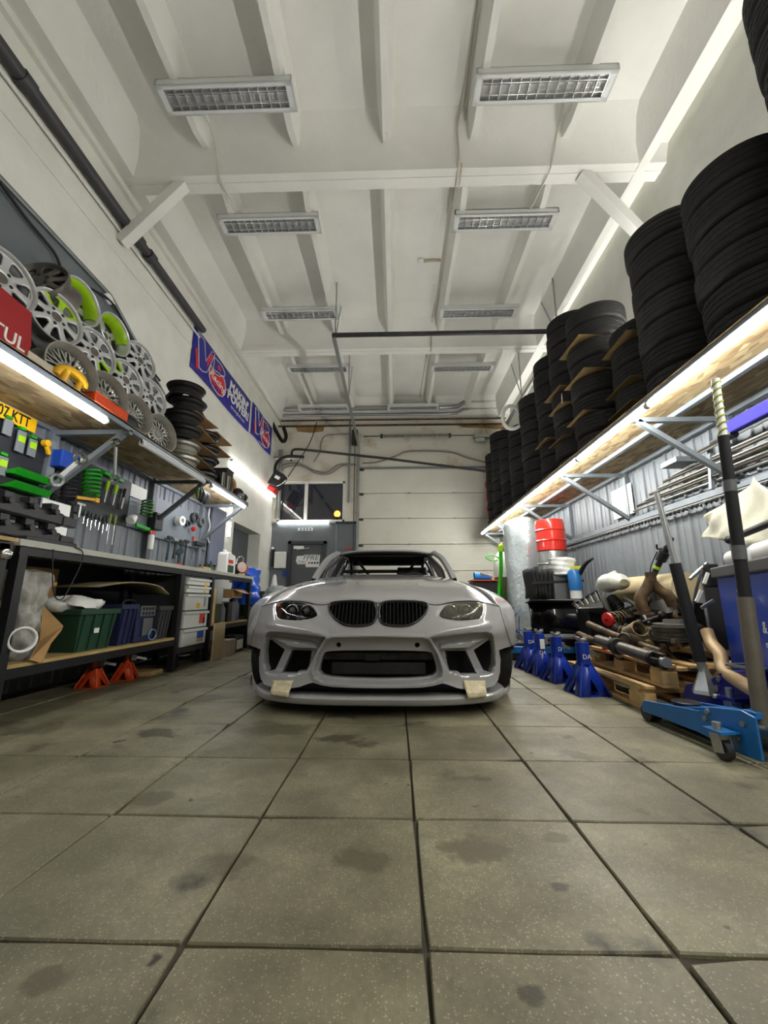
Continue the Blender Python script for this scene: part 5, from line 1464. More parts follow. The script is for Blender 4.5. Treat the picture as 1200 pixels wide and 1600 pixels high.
# orange axle stands under the shelf
def axle_stand(name, label, loc, rz, h, w, ma, group, tube=.036, sad=1.0):
    """pressed-steel stand: four splayed ribs on a foot, tube, ratchet post and saddle"""
    r = TH(name, label, 'axle stand', loc, rz, group)
    b = B(); k = h * .58
    for i in range(4):
        a0 = pi / 4 + i * pi / 2; a1 = a0 + pi / 2
        A = [(w * cos(a0), w * sin(a0)), (w * cos(a1), w * sin(a1))]; C = [(.04 * cos(a0), .04 * sin(a0)), (.04 * cos(a1), .04 * sin(a1))]
        m0 = ((A[0][0] + A[1][0]) / 2, (A[0][1] + A[1][1]) / 2)
        f = .32
        P1 = (A[0][0] + (A[1][0] - A[0][0]) * f, A[0][1] + (A[1][1] - A[0][1]) * f); P2 = (A[0][0] + (A[1][0] - A[0][0]) * (1 - f), A[0][1] + (A[1][1] - A[0][1]) * (1 - f))
        q = .72; P3 = (m0[0] * (1 - q * .6), m0[1] * (1 - q * .6))
        b.add([(A[0][0], A[0][1], .006), (P1[0], P1[1], .006), (P3[0], P3[1], k * .52), (P2[0], P2[1], .006), (A[1][0], A[1][1], .006), (C[1][0], C[1][1], k), (C[0][0], C[0][1], k)], [(0, 1, 2, 6), (2, 3, 4, 5), (2, 5, 6)])
    b.obj('splayed_foot', ma, parent=r, ang=30, world=False, solid=.004)
    for i in range(4):
        a0 = pi / 4 + i * pi / 2
        b = B(); b.bar((w * cos(a0), w * sin(a0), .008), (.042 * cos(a0), .042 * sin(a0), k), .012, .012); b.obj('edge_rib', ma, parent=r, ang=0, world=False)
    b = B(); b.cyl((0, 0, k - .02), (0, 0, h * .93), tube * h / .4, n=18); b.obj('collar', ma, parent=r, ang=40, world=False)
    b = B(); b.cyl((0, 0, h * .9), (0, 0, h * .97), .024, n=12); b.obj('ratchet_post', M_ZINC, parent=r, ang=40, world=False)
    b = B(); b.prism([(q * sad, w_) for q, w_ in ((-.055, 0), (.055, 0), (.06, .03), (.045, .03), (.03, .015), (-.03, .015), (-.045, .03), (-.06, .03))], .05, Matrix(((1, 0, 0, 0), (0, 0, 1, -.025), (0, 1, 0, h * .96), (0, 0, 0, 1)))); b.obj('saddle', M_ZINC, parent=r, ang=0, world=False, bevel=.003)
    b = B(); b.box((.055, 0, h * .74), (.04, .03, .05)); b.bar((.06, 0, h * .76), (.15, .03, h * .66), .012, .02); b.obj('ratchet_lever', M_ZINC, parent=r, ang=0, world=False)
    b = B(); b.box((0, 0, .003), (w * 1.42, w * 1.42, .006)); b.obj('base_plate', ma, parent=r, ang=0, world=False)
    return r
axle_stand('axle_stand', 'orange axle stand under the bench, nearer the drawers', (-2.42, 3.78, 0), .3, .25, .12, M_ORANGE, 'orange axle stands')
axle_stand('axle_stand', 'orange axle stand under the bench, farther left', (-2.48, 3.46, 0), .1, .25, .12, M_ORANGE, 'orange axle stands')
b = B(); b.box((-2.42, 4.02, .02), (.3, .2, .04)); b.obj('wooden_block', M_WOOD, ang=0, label='wooden block on the floor under the bench', cat='block', bevel=.004)

# ---- right part of the bench shelf
b = B(); b.box((-2.13, 5.02, .21), (.02, .30, .42), M=None); o = b.obj('plywood_sheet', mat('pale_plywood', srgb(186, 166, 130), .7, var=.1), ang=0, label='pale plywood sheet leaning beside the drawer cabinet', cat='panel', bevel=.002)
b = B(); b.box((-2.22, 5.38, .10), (.24, .24, .20)); b.obj('carton', mat('pale_carton', srgb(172, 156, 136), .8, var=.12, vs=6), ang=0, label='pale carton on the floor under the end of the bench', cat='box', bevel=.004)
bb_ = TH('battery', 'black car battery with a white label on the floor', 'battery', (-2.25, 5.78, 0))
b = B(); b.box((-2.26, 5.78, .11), (.2, .32, .22)); b.obj('case', M_BLACK, parent=bb_, ang=0, bevel=.008)
b = B(); b.box((-2.158, 5.80, .1), (.004, .22, .12)); b.obj('label_panel', M_PAPER, parent=bb_, ang=0)
Z2 = .412
b = B(); b.box((-2.36, 5.03, Z2 + .21), (.28, .06, .42)); b.obj('wooden_upright_box', M_WOOD, ang=0, label='narrow wooden box standing on the end shelf', cat='box', bevel=.003)
b = B(); b.box((-2.36, 5.20, Z2 + .33), (.26, .18, .20)); b.obj('clear_bin', mat('frosted_plastic', srgb(176, 182, 182), .35, trans=.3), ang=0, label='frosted plastic bin high on the end shelf', cat='bin', bevel=.01)
b = B(); b.box((-2.38, 5.20, Z2 + .115), (.26, .17, .23)); b.obj('green_box', mat('olive_box', srgb(62, 66, 40), .7, var=.1), ang=0, label='olive box under the frosted bin', cat='box', bevel=.006)
b = B(); b.lathe([(0, 0), (.045, 0), (.045, .17), (.02, .21), (.02, .25), (0, .25)], n=16, M=T(-2.28, 5.40, Z2)); b.obj('bottle', M_GRYP, ang=50, label='grey plastic bottle beside the olive box', cat='bottle')
b = B(); b.box((-2.34, 5.53, Z2 + .12), (.24, .13, .24)); b.obj('black_box', M_BLACK, ang=0, label='black box with a pale label on the end shelf', cat='box', bevel=.006)
b = B(); b.box((-2.34, 5.70, Z2 + .13), (.22, .15, .26)); b.obj('grey_box', M_GRYP, ang=0, label='grey box between black box and blue canister', cat='box', bevel=.008)
b = B(); b.lathe([(0, 0), (.085, 0), (.085, .22), (.06, .26), (.06, .3), (0, .3)], n=20, M=T(-2.33, 5.90, Z2)); b.obj('canister', M_DBLU, ang=50, label='dark blue canister on the end shelf', cat='canister')
fb = TH('flap_box', 'cardboard box with spread flaps near the bench end', 'box', (-2.35, 5.78, Z2 + .3))
b = B(); b.box((-2.36, 5.80, Z2 + .37), (.24, .36, .12)); b.obj('body', M_CARD, parent=fb, ang=0)
b = B(); b.add([(-2.24, 5.62, Z2 + .43), (-2.24, 5.84, Z2 + .43), (-2.1, 5.86, Z2 + .37), (-2.1, 5.64, Z2 + .38)], [(0, 1, 2, 3)]); b.obj('flap', M_CARD, parent=fb, ang=0, solid=.005)
b = B(); b.add([(-2.24, 5.86, Z2 + .43), (-2.24, 5.99, Z2 + .43), (-2.06, 6.06, Z2 + .33), (-2.1, 5.90, Z2 + .38)], [(0, 1, 2, 3)]); b.obj('flap', M_CARD, parent=fb, ang=0, solid=.005)
# ---- beyond the bench end: bags and heap
wrinkled('blue_bag', (-2.42, 6.62, .62), .22, .6, mat('blue_polythene', srgb(20, 84, 200), .3, coat=.3, bump=.4, bs=12), 'bright blue polythene bag at the far end of the bench', 'bag', amp=.04, seed=8, taper=.15)
wrinkled('clear_sack', (-2.15, 7.40, .53), .30, .42, mat('grey_polythene', srgb(190, 194, 194), .25, trans=.25, ior=1.2, bump=.5, bs=10), 'translucent sack lying behind the blue bag', 'sack', amp=.05, seed=12, taper=.5)
wrinkled('green_sack', (-2.42, 6.72, .345), .24, .27, mat('dark_green_sack', srgb(52, 74, 26), .6), 'dark green sack under the blue bag', 'sack', amp=.03, seed=13)
wrinkled('black_sack', (-2.05, 7.35, 0), .28, .50, mat('black_polythene', srgb(28, 27, 28), .35, bump=.4, bs=12), 'black rubbish sack beside the car wheel', 'sack', amp=.05, seed=14, taper=.2)
wrinkled('white_sack', (-1.98, 6.42, .02), .20, .34, mat('white_sack', srgb(190, 188, 184), .6), 'grey-white sack on the floor beyond the bench', 'sack', amp=.03, seed=15)
for (x, y, z, r_) in ((-2.38, 6.78, -.001, .26),):
    b = B(); b.box((x - .1, y, .17), (.5, .5, .34)); b.obj('black_crate', M_BLACK, ang=0, label='black crate under the green sack', cat='crate', bevel=.01)
b = B(); b.box((-2.46, 6.62, .31), (.4, .44, .62)); 
b = B(); b.lathe([(0, 0), (.07, 0), (.075, .05), (.03, .3), (0, .33)], n=16, M=T(-2.35, 7.9, .86)); b.obj('white_cone', M_WPL, ang=50, label='white cone on the heap by the office door', cat='cone')
b = B(); b.box((-2.45, 7.9, .43), (.5, .5, .86)); b.obj('dark_cupboard', M_DOORF, ang=0, label='dark low cupboard behind the heap near the office door', cat='cupboard', bevel=.01)

# ---- on the worktop
# black intake manifold with ribs and runners
im = TH('intake_manifold', 'black plastic intake manifold on the near end of the bench', 'manifold', (-2.5, 2.5, BZ))
M_MAN = mat('manifold_black', srgb(19, 19, 20), .45, var=.15, vs=10)
for j, z in enumerate((1.13, 1.27)):
    b = B(); b.bar((-2.46, 1.95, z), (-2.46, 2.80, z - .02), .16, .10); p_ = b.obj('plenum', M_MAN, parent=im, ang=0, bevel=.02)
    for k in range(5):
        b = B(); y = 2.0 + .17 * k; b.box((-2.40, y, z + .055), (.07, .06, .04)); b.cyl((-2.37, y, z + .02), (-2.34, y, z + .02), .02, n=10); b.obj('runner', M_MAN, parent=p_, ang=60)
    b = B(); b.bar((-2.40, 2.78, z - .02), (-2.40, 2.9, z - .025), .06, .07); b.obj('flange', M_MAN, parent=p_, ang=0, bevel=.006)
b = B(); b.bar((-2.46, 2.35, 1.045), (-2.46, 2.38, 1.31), .12, .05); b.obj('bracket', M_MAN, parent=im, ang=0)
b = B(); b.box((-2.60, 2.96, 1.26), (.004, .26, .34)); o = b.obj('paper_sheet', M_PAPER, ang=0, label='white printed sheet standing behind the manifold', cat='paper')
b = B(); b.tube([(-2.3, 2.86, BZ + .01), (-2.34, 2.9, BZ + .06), (-2.4, 2.95, BZ + .012)], .012, n=8); b.obj('small_clamp', M_ZINC, ang=60, label='small silver clamp on the bench beside the sheet', cat='clamp')
b = B(); b.box((-2.36, 2.62, BZ + .02), (.16, .4, .04)); b.obj('black_tray', M_BLACK, ang=0, label='flat black tray under the manifold', cat='tray', bevel=.006)
# cordless drill
def drill(label, p, rz, sc=1.0, ma=None):
    r = TH('cordless_drill', label, 'drill', p, rz, 'cordless drills')
    b = B(); b.cyl((-.07 * sc, 0, .16 * sc), (.06 * sc, 0, .16 * sc), .032 * sc, n=14); b.obj('motor_housing', ma or M_BLACK, parent=r, ang=50, world=False)
    b = B(); b.cyl((.06 * sc, 0, .16 * sc), (.13 * sc, 0, .16 * sc), .024 * sc, .014 * sc, n=12); b.obj('chuck', M_BLACK, parent=r, ang=40, world=False)
    b = B(); b.bar((-.03 * sc, 0, .14 * sc), (-.045 * sc, 0, .03 * sc), .03 * sc, .045 * sc, up=(1, 0, 0)); b.obj('grip', ma or M_BLACK, parent=r, ang=0, world=False, bevel=.008)
    b = B(); b.box((-.03 * sc, 0, .02 * sc), (.11 * sc, .06 * sc, .04 * sc)); b.obj('battery_pack', M_RED, parent=r, ang=0, world=False, bevel=.006)
    return r
M_TEAL = mat('dark_teal_plastic', srgb(24, 60, 68), .45)
drill('dark teal cordless drill lying on the bench', (-2.42, 4.46, BZ), 2.2, 1.1, M_TEAL)
b = B(); b.box((-2.36, 4.95, BZ + .022), (.1, .2, .045)); b.obj('pale_block', M_WOOD, ang=0, label='pale wooden block on the bench before the hammers', cat='block', bevel=.004)
for k in range(5):
    h = (.09, .13, .1, .15, .12)[k]
    b = B(); b.lathe([(0, 0), (.024, 0), (.024, h * .7), (.012, h * .85), (.012, h), (0, h)], n=14, M=T(-2.48 + .04 * (k % 2), 5.1 + .07 * k, BZ)); b.obj('small_bottle', [M_BLACK, M_BLACK, M_DSTEEL, M_DGRN, M_BLACK][k], ang=50, label='%s bottle in the row on the bench, %s from the left' % (['black', 'black', 'steel', 'green', 'black'][k], ORD[k]), cat='bottle', group='small bottles on the bench')
# white jerrycan with handle
jp = V((-2.36, 5.62, BZ))
jc = TH('jerrycan', 'white plastic jug with a red and green label on the bench', 'jug', jp)
Mj = Matrix(((0, 0, 1, jp.x - .07), (1, 0, 0, jp.y), (0, 1, 0, jp.z), (0, 0, 0, 1)))
bdy = [(-.15, 0), (.15, 0), (.155, .23), (.12, .27), (.03, .28), (-.02, .3), (-.12, .3), (-.15, .26)]
b = B(); b.prism(bdy, .14, Mj); b.obj('body', M_WPL, parent=jc, ang=30, bevel=.016, seg=3)
b = B(); b.tube(smooth([Mj @ V(p) for p in ((.15, .03, .07), (.205, .07, .07), (.215, .15, .07), (.19, .22, .07), (.13, .24, .07))], 4), .02, n=10); b.obj('handle', M_WPL, parent=jc, ang=60)
b = B(); b.cyl(Mj @ V((-.09, .29, .07)), Mj @ V((-.09, .335, .07)), .028, n=16); b.obj('cap', M_WPL, parent=jc, ang=40)
b = B(); b.box((jp.x + .0715, jp.y - .03, jp.z + .17), (.003, .16, .05)); b.obj('red_label', M_RED, parent=jc, ang=0)
b = B(); b.box((jp.x + .0715, jp.y - .02, jp.z + .07), (.003, .2, .1)); b.obj('green_label', M_DGRN, parent=jc, ang=0)
# bench grinder with a pale wheel
gp = V((-2.38, 6.12, BZ))
gr = TH('bench_grinder', 'dark bench grinder with a pale pink wheel at the bench end', 'grinder', gp)
b = B(); b.cyl(gp + V((-.02, -.12, .12)), gp + V((-.02, .12, .12)), .055, n=18); b.box((gp.x - .02, gp.y, gp.z + .03), (.12, .16, .06)); b.obj('motor', M_BLACK, parent=gr, ang=40)
b = B(); b.lathe([(0, -.014), (.075, -.014), (.078, -.01), (.078, .01), (.075, .014), (.04, .014), (.036, .02), (0, .022)], n=30, M=frame(gp + V((.08, -.08, .13)), (1, -.55, .0))); b.obj('grinding_wheel', mat('pink_abrasive', srgb(204, 176, 166), .8), parent=gr, ang=40)
b = B(); b.cyl(gp + V((.0, .10, .11)), gp + V((.09, .06, .11)), .06, n=16); b.obj('guard', mat('rust_red_guard', srgb(150, 60, 44), .5), parent=gr, ang=40)
b = B(); b.tube(smooth([gp + V((-.05, .02, .17)), gp + V((-.05, .06, .27)), gp + V((-.03, .12, .31)), gp + V((.0, .17, .28)), gp + V((-.01, .17, .22))], 4), .011, n=8); b.obj('lamp_arm', M_CHROME, parent=gr, ang=60)
b = B(); b.box((-2.26, 5.95, BZ + .016), (.06, .1, .03)); b.obj('wood_offcut', M_WOOD, ang=0, label='small wood offcut in front of the grinder', cat='block', bevel=.002)

# ---- tool wall
M_PEG = mat('dark_peg_panel', srgb(28, 31, 35), .5, var=.05, vs=5)
M_PEGG = mat('grey_peg_panel', srgb(108, 116, 122), .5, var=.05, vs=5)
PX_ = -2.855
def wallrectY(name, label, y0, y1, z0, z1, ma, x=PX_, d=.012, cat='panel', group=None, cut=None):
    b = B(); b.box((x, (y0 + y1) / 2, (z0 + z1) / 2), (d, y1 - y0, z1 - z0)); return b.obj(name, ma, ang=0, label=label, cat=cat, group=group)
wallrectY('pegboard', 'dark tool panel below the yellow number plate', 1.9, 3.04, 1.40, 1.965, M_PEG)
wallrectY('pegboard', 'dark tool panel carrying the green springs', 3.18, 4.12, 1.46, 1.94, M_PEG)
wallrectY('pegboard', 'grey tool panel above the spray can', 4.14, 4.50, 1.46, 1.78, M_PEGG)
wallrectY('pegboard', 'grey tool panel carrying the hammers', 4.62, 6.0, 1.42, 1.90, M_PEGG)
wallrectY('white_board', 'pale board above the small green spring', 4.14, 4.42, 1.79, 1.93, M_PAPER)
for y in (2.2, 2.6, 3.3, 3.7, 4.25, 4.9, 5.5): pass
# number plate
npz = 2.035
pl = TH('number_plate', 'yellow number plate with black characters above the tool panel', 'number plate', (PX_ + .01, 2.68, npz))
b = B(); b.box((PX_ + .01, 2.655, npz), (.008, .52, .111)); b.obj('plate', mat('plate_yellow', srgb(240, 186, 10), .4), parent=pl, ang=0, bevel=.002)
text('07 KTT', .115, Matrix(((0, 0, 1, PX_ + .0145), (1, 0, 0, 2.725), (0, 1, 0, npz), (0, 0, 0, 1))), M_BLACK, 'characters', pl, sx=.72, off=.002)
# green trays
for k, (z, w) in enumerate(((1.60, .3), (1.50, .3))):
    r = TH('green_tray', '%s green metal tray on the dark tool panel' % ['upper', 'lower'][k], 'tray', (PX_ + .06, 2.88, z), group='green trays')
    b = B(); b.add([(PX_, 2.72, z), (PX_, 3.04, z), (PX_ + .10, 3.04, z - .01), (PX_ + .10, 2.72, z - .01), (PX_ + .13, 2.72, z + .035), (PX_ + .13, 3.04, z + .035), (PX_, 2.72, z + .06), (PX_, 3.04, z + .06)], [(0, 1, 2, 3), (3, 2, 5, 4), (0, 6, 7, 1), (0, 3, 4), (1, 5, 2)])
    b.obj('sheet', M_GREEN, parent=r, ang=0, solid=.004)
    if k == 0:
        for q, (dy, ma, nm) in enumerate(((2.80, M_PAPER, 'white'), (2.88, M_ORANGE, 'orange'), (2.97, M_RED, 'red'))):
            b = B(); b.lathe([(.012, 0), (.03, 0), (.03, .03), (.012, .03)], n=16, M=T(PX_ + .06, dy, z + .002), closed=True); b.obj('tape_roll', ma, ang=40, label='small %s tape roll in the upper green tray' % nm, cat='tape', group='tape rolls')
# blister packs on green hooks
for k, (px, py, h) in enumerate(((12, 668, .12), (32, 690, .17), (50, 700, .14), (3, 728, .14))):
    p = at(px, py, X=PX_ + .03)
    r = TH('hanging_tool', ['white-handled scraper hanging below the plate', 'clear pack with lime label hanging below the plate', 'short clear pack with lime label near the post', 'clear pack at the left frame edge'][k], 'tool pack', p, group='packs on the tool panel')
    b = B(); b.box((p.x - .012, p.y, p.z + h / 2 + .02), (.03, .05, .02)); b.obj('hook', M_GREEN, parent=r, ang=0)
    b = B(); b.box((p.x, p.y, p.z), (.014, .07, h)); b.obj('blister', mat('clear_blister', srgb(136, 142, 144), .2, trans=.3, ior=1.2), parent=r, ang=0, bevel=.004)
    if k: b = B(); b.box((p.x + .008, p.y, p.z + .02), (.004, .055, .05)); b.obj('lime_label', M_LIME, parent=r, ang=0)
# yellow tape gun, blue box
p = at(73, 697, X=PX_ + .05); tg = TH('tape_gun', 'yellow tape gun hanging beside the grey post', 'tape gun', p)
b = B(); b.cyl(p + V((-.02, -.01, .02)), p + V((.02, -.01, .02)), .028, n=18); b.obj('roll', M_YEL, parent=tg, ang=40)
b = B(); b.bar(p + V((0, .0, .0)), p + V((0, .035, -.06)), .024, .03); b.obj('grip', M_YEL, parent=tg, ang=0, bevel=.005)
p = at(101, 721, X=-2.8); bx_ = TH('wall_box', 'blue plastic wall box behind the big spanner', 'box', p)
b = B(); b.box((p.x, p.y, p.z), (.12, .20, .15)); b.obj('shell', M_BLUE, parent=bx_, ang=0, bevel=.012)
b = B(); b.box((p.x + .02, p.y + .1, p.z + .02), (.08, .06, .09)); b.obj('label_card', M_PAPER, parent=bx_, ang=0)
# big ring spanner lying along the bracket diagonal
def ring_spanner(label, a, c, r0, ma=M_CHROME, w=.05):
    a, c = V(a), V(c); d = (c - a).normalized(); nrm = V((1, -.3, 0)).normalized()
    r = TH('ring_spanner', label, 'spanner', a)
    for q in (a, c):
        b = B(); b.lathe([(r0 * .62, -.012), (r0, -.012), (r0 * 1.05, 0), (r0, .012), (r0 * .62, .012)], n=22, M=frame(q, nrm), closed=True); b.obj('ring', ma, parent=r, ang=40)
    b = B(); b.bar(a + d * r0 * .8, c - d * r0 * .8, .018, w, up=nrm.cross(d)); b.obj('shaft', M_ZINC, parent=r, ang=0, bevel=.005)
    return r
ring_spanner('big chrome ring spanner hung across the shelf bracket', at(88, 750, X=-2.52), at(126, 717, X=-2.44), .05, w=.035)
ring_spanner('long chrome spanner hanging from the shelf front', at(181, 692, X=-2.24), at(179, 748, X=-2.3), .035, w=.022)
# coil springs
def coil(label, p, r, h, n, ma, tilt=0.0, wire=.011, name='coil_spring', taper=0.0):
    pts = [V((r * (1 - taper * i / (n * 14)) * cos(i * 2 * pi / 14), r * (1 - taper * i / (n * 14)) * sin(i * 2 * pi / 14), h * i / (n * 14))) for i in range(n * 14 + 1)]
    M_ = T(p) @ RX(tilt)
    b = B(M=M_); b.tube(pts, wire, n=7)
    return b.obj(name, ma, ang=60, label=label, cat='spring')
coil('bright green coil spring hanging on the dark tool panel', at(141, 774, X=PX_ + .1), .065, .23, 6, M_GREEN, .05, .012)
coil('small green coil spring under the pale board', at(228, 806, X=PX_ + .1), .055, .17, 5, mat('olive_green', srgb(60, 110, 50), .4), -.05, .011)
coil('black coil spring on the left of the dark tool panel', at(106, 782, X=PX_ + .1), .05, .20, 6, M_BLACK, .1, .010)
for k in range(3):
    p = at(100, 790 + 6 * k, X=PX_ + .08)
    b = B(); b.lathe([(.055, -.006), (.08, -.006), (.08, .006), (.055, .006)], n=24, M=frame(p, (1, -.2, .6)), closed=True); b.obj('clutch_ring', M_DSTEEL, ang=40, label='dark steel ring hanging below the black spring, %s of three' % ['upper', 'middle', 'lower'][k], cat='ring', group='steel rings on the tool panel')
# yellow pry tool and row of sockets / screwdrivers
a, c = at(119, 777, X=PX_ + .06), at(151, 781, X=PX_ + .06)
b = B(); b.bar(a, c, .02, .03); b.box(tuple(c + V((0, .0, -.005))), (.03, .05, .045)); b.obj('yellow_bar', M_YEL, ang=0, label='yellow handled bar under the bright green spring', cat='tool', bevel=.005)
rail = TH('tool_rail', 'green tool rail at the top of the spring panel', 'rail', at(178, 745, X=PX_ + .04))
b = B(); b.bar(at(160, 738, X=PX_ + .03), at(190, 752, X=PX_ + .03), .05, .03); b.obj('bar', M_GREEN, parent=rail, ang=0)
def hang_tool(name, label, px, py, L_, hm, sm, hr=.011, sr=.004, hl=.45, cat='screwdriver', group='hanging hand tools', tilt=0.0):
    """handle up, shaft down, hanging from a peg"""
    p = at(px, py, X=PX_ + .03); r = TH(name, label, cat, p, group=group)
    d = V((0, tilt, -1)).normalized()
    b = B(); b.lathe([(0, 0), (hr * .8, 0), (hr, L_ * hl * .2), (hr * .75, L_ * hl * .8), (hr, L_ * hl), (0, L_ * hl)], n=10, M=frame(p, d)); b.obj('handle', hm, parent=r, ang=50)
    b = B(); b.cyl(p + d * L_ * hl, p + d * L_, sr, n=8); b.obj('shaft', sm, parent=r, ang=40)
    return r
for k in range(3):
    hang_tool('putty_knife', 'clear-handled knife hanging under the green rail, %s of three' % ['left', 'middle', 'right'][k], 170 + 13 * k, 752 + 6 * k, .22, M_LIME if k < 2 else M_BLACK, M_ZINC, hr=.018, sr=.012, cat='knife', tilt=-.12)
for k in range(7):
    hang_tool('screwdriver', 'short screwdriver in the row under the dark panel, %s from the left' % ORD[k], 133 + 6 * k, 797 + 2.2 * k, .12 + .02 * (k % 3), M_BLACK if k % 2 else M_DSTEEL, M_CHROME)
for k in range(2):
    hang_tool('long_pliers', '%s long tong with olive handles' % ['left', 'right'][k], 173 + 8 * k, 803 + 2 * k, .30, mat('olive_grip', srgb(120, 130, 50), .5), M_ZINC, hr=.014, sr=.006, hl=.35, cat='pliers')
p = at(124, 798, X=PX_ + .06); b = B(); b.cyl(p + V((0, 0, .06)), p + V((0, 0, -.06)), .012, n=10); b.box((p.x, p.y, p.z + .06), (.02, .1, .02)); b.obj('tap_wrench', M_ZINC, ang=40, label='silver tee wrench hanging under the yellow bar', cat='wrench')
# white torch, green brush, spray can
p = at(203, 813, X=PX_ + .07); b = B(); b.lathe([(0, 0), (.045, 0), (.05, .03), (.03, .09), (0, .1)], n=18, M=frame(p, (0, .7, .5))); b.obj('work_lamp', M_WPL, ang=50, label='small white lamp head hanging at the middle of the tool wall', cat='lamp')
a, c = at(212, 820, X=PX_ + .06), at(234, 828, X=PX_ + .06); b = B(); b.bar(a, c, .03, .04); b.obj('green_brush', M_GREEN, ang=0, label='green brush hanging beside the white lamp head', cat='brush', bevel=.008)
sp = at(234, 858, X=-2.78); sc_ = TH('spray_can', 'white spray can with a red trigger hanging on the tool wall', 'spray can', sp)
b = B(); b.lathe([(0, 0), (.033, 0), (.034, .15), (.02, .17), (0, .172)], n=18, M=T(sp)); b.obj('can', M_WPL, parent=sc_, ang=50)
b = B(); b.bar(sp + V((0, -.04, .19)), sp + V((0, .05, .19)), .03, .035); b.obj('trigger', M_RED, parent=sc_, ang=0, bevel=.005)
b = B(); b.bar(sp + V((-.05, 0, .20)), sp + V((.0, 0, .20)), .02, .02); b.obj('holder', M_BLACK, parent=sc_, ang=0)
p = at(243, 815, X=PX_ + .06); b = B(); b.box(tuple(p), (.1, .16, .2)); b.obj('black_case', M_BLACK, ang=0, label='black case hanging on the dark bracket post', cat='case', bevel=.01)
# rolls of tape and dials on the hammer panel
for k, (px, py, r_, ma, nm) in enumerate(((277, 814, .06, M_WPL, 'white double roll of tape'), (284, 815, .03, M_GRYP, 'grey tape roll'), (292, 818, .045, M_BLACK, 'black tape roll'), (303, 809, .075, M_DSTEEL, 'dark round disc'), (314, 815, .07, M_GRYP, 'grey round disc'))):
    p = at(px, py, X=PX_ + .03)
    b = B(); b.lathe([(r_ * .55, 0), (r_, 0), (r_, .08 if k == 0 else .03), (r_ * .55, .08 if k == 0 else .03)], n=22, M=frame(p, (1, -.15, 0)), closed=True); b.obj('tape_roll', ma, ang=40, label=nm + ' on the hammer panel', cat='tape', group='rolls on the hammer panel')
p = at(300, 827, X=PX_ + .05); b = B(); b.lathe([(0, 0), (.03, 0), (.034, .02), (.02, .05), (0, .05)], n=16, M=frame(p, (1, 0, .2))); b.obj('red_gauge', M_RED, ang=40, label='small red gauge beside the tape rolls', cat='gauge')
def hammer(label, px, py, L_, head, hm):
    p = at(px, py, X=PX_ + .05); r = TH('hammer', label, 'hammer', p, group='hammers on the tool wall')
    b = B(); b.bar(p + V((0, -.05, 0)), p + V((0, .05, 0)), .035, .035); b.obj('head', head, parent=r, ang=0, bevel=.006)
    b = B(); b.tube([p + V((0, .0, .02)), p + V((0, -.01, -L_ * .5)), p + V((0, -.02, -L_))], [.012, .011, .016], n=8); b.obj('handle', hm, parent=r, ang=50)
hammer('thick dark hammer first from the left', 266, 840, .28, M_DSTEEL, M_TEAL)
hammer('claw hammer second from the left', 275, 844, .24, M_ZINC, M_BLACK)
hammer('mallet third from the left', 284, 846, .26, M_DSTEEL, M_BLACK)
hammer('long hammer fourth from the left', 292, 846, .33, M_DSTEEL, M_BLACK)
hang_tool('long_driver', 'red-topped long driver at the right of the hammers', 303, 838, .32, M_RED, M_DSTEEL, hr=.014, sr=.005, hl=.2)
b = B(); b.box(tuple(at(312, 850, X=PX_ + .05)), (.06, .26, .05)); b.obj('socket_rail', M_DSTEEL, ang=0, label='dark socket rail low on the hammer panel', cat='rail', bevel=.005)
# glove bunch on the dark bracket, white cable, wrapped hose
gb = at(312, 772, X=-2.32); gl = TH('glove_bunch', 'black and green gloves hanging from the dark bracket', 'gloves', gb)
for k in range(6):
    b = B(); b.tube(smooth([gb + V((.0, -.05 + .03 * k, .07)), gb + V((.02 * (k % 3), -.06 + .04 * k, .0)), gb + V((.01, -.05 + .03 * k, -.07 - .015 * (k % 3)))], 4), [.02, .022, .024, .025, .024, .022, .02, .016, .01][:9], n=8); b.obj('finger', M_BLACK if k % 3 else mat('glove_green', srgb(70, 100, 30), .7), parent=gl, ang=60)
b = B(); b.tube(smooth([at(328, 792, X=-2.8), at(326, 808, X=-2.8), at(328, 822, X=-2.8), at(324, 838, X=-2.8), at(327, 848, X=-2.8)], 5), .012, n=8); b.obj('white_hose', M_WPL, ang=60, label='white hose hanging at the end of the tool wall', cat='hose')
b = B(); b.box((PX_ + .02, 6.3, 1.68), (.03, .5, .9)); b.obj('wall_board', mat('blue_grey_panel', srgb(118, 124, 142), .5), ang=0, label='blue-grey panel between hammers and upright LED tubes', cat='panel')
# ================================================================== RIGHT SIDE
M_OIL = mat('oily_tan_steel', srgb(126, 108, 78), 0.5, metal=0.45, col2=srgb(64, 56, 44), vs=8)
M_DRV = mat('driveshaft_steel', srgb(92, 86, 76), .4, metal=.7, var=.2, vs=10)
M_LBLUE = mat('light_blue_paint', srgb(30, 108, 176), .4, coat=.3, var=.12, vs=8)

# ---- blue axle stands with white marks
M_STB = mat('axle_stand_blue', srgb(16, 52, 160), .35, coat=.3, var=.12, vs=9)
for k, (px, py, rz) in enumerate(((917, 1084, .12), (874, 1064, .2), (847, 1053, .15), (829, 1045, .25))):
    p = at(px, py, Z=0)
    o = axle_stand('axle_stand', 'blue axle stand, %s from the camera in the row by the pallets' % ORD[k], p, rz, .40, .165, M_STB, 'blue axle stands', tube=.05, sad=.6)
    M_ = world_of(o)
    for z_, s_ in (((.255, 'DA'), ) if k != 1 else ((.255, 'O'),)):
        if k == 2:
            b = B(); b.box((0, -.051, .28), (.045, .004, .09)); b.obj('label_patch', M_PAPER, parent=o, ang=0, world=False)
        text('D' if k == 1 else 'DA', .05, M_ @ Matrix(((1, 0, 0, 0), (0, 0, -1, -.0515), (0, 1, 0, .27 if k != 2 else .20), (0, 0, 0, 1))), M_WPL, 'marking', o)

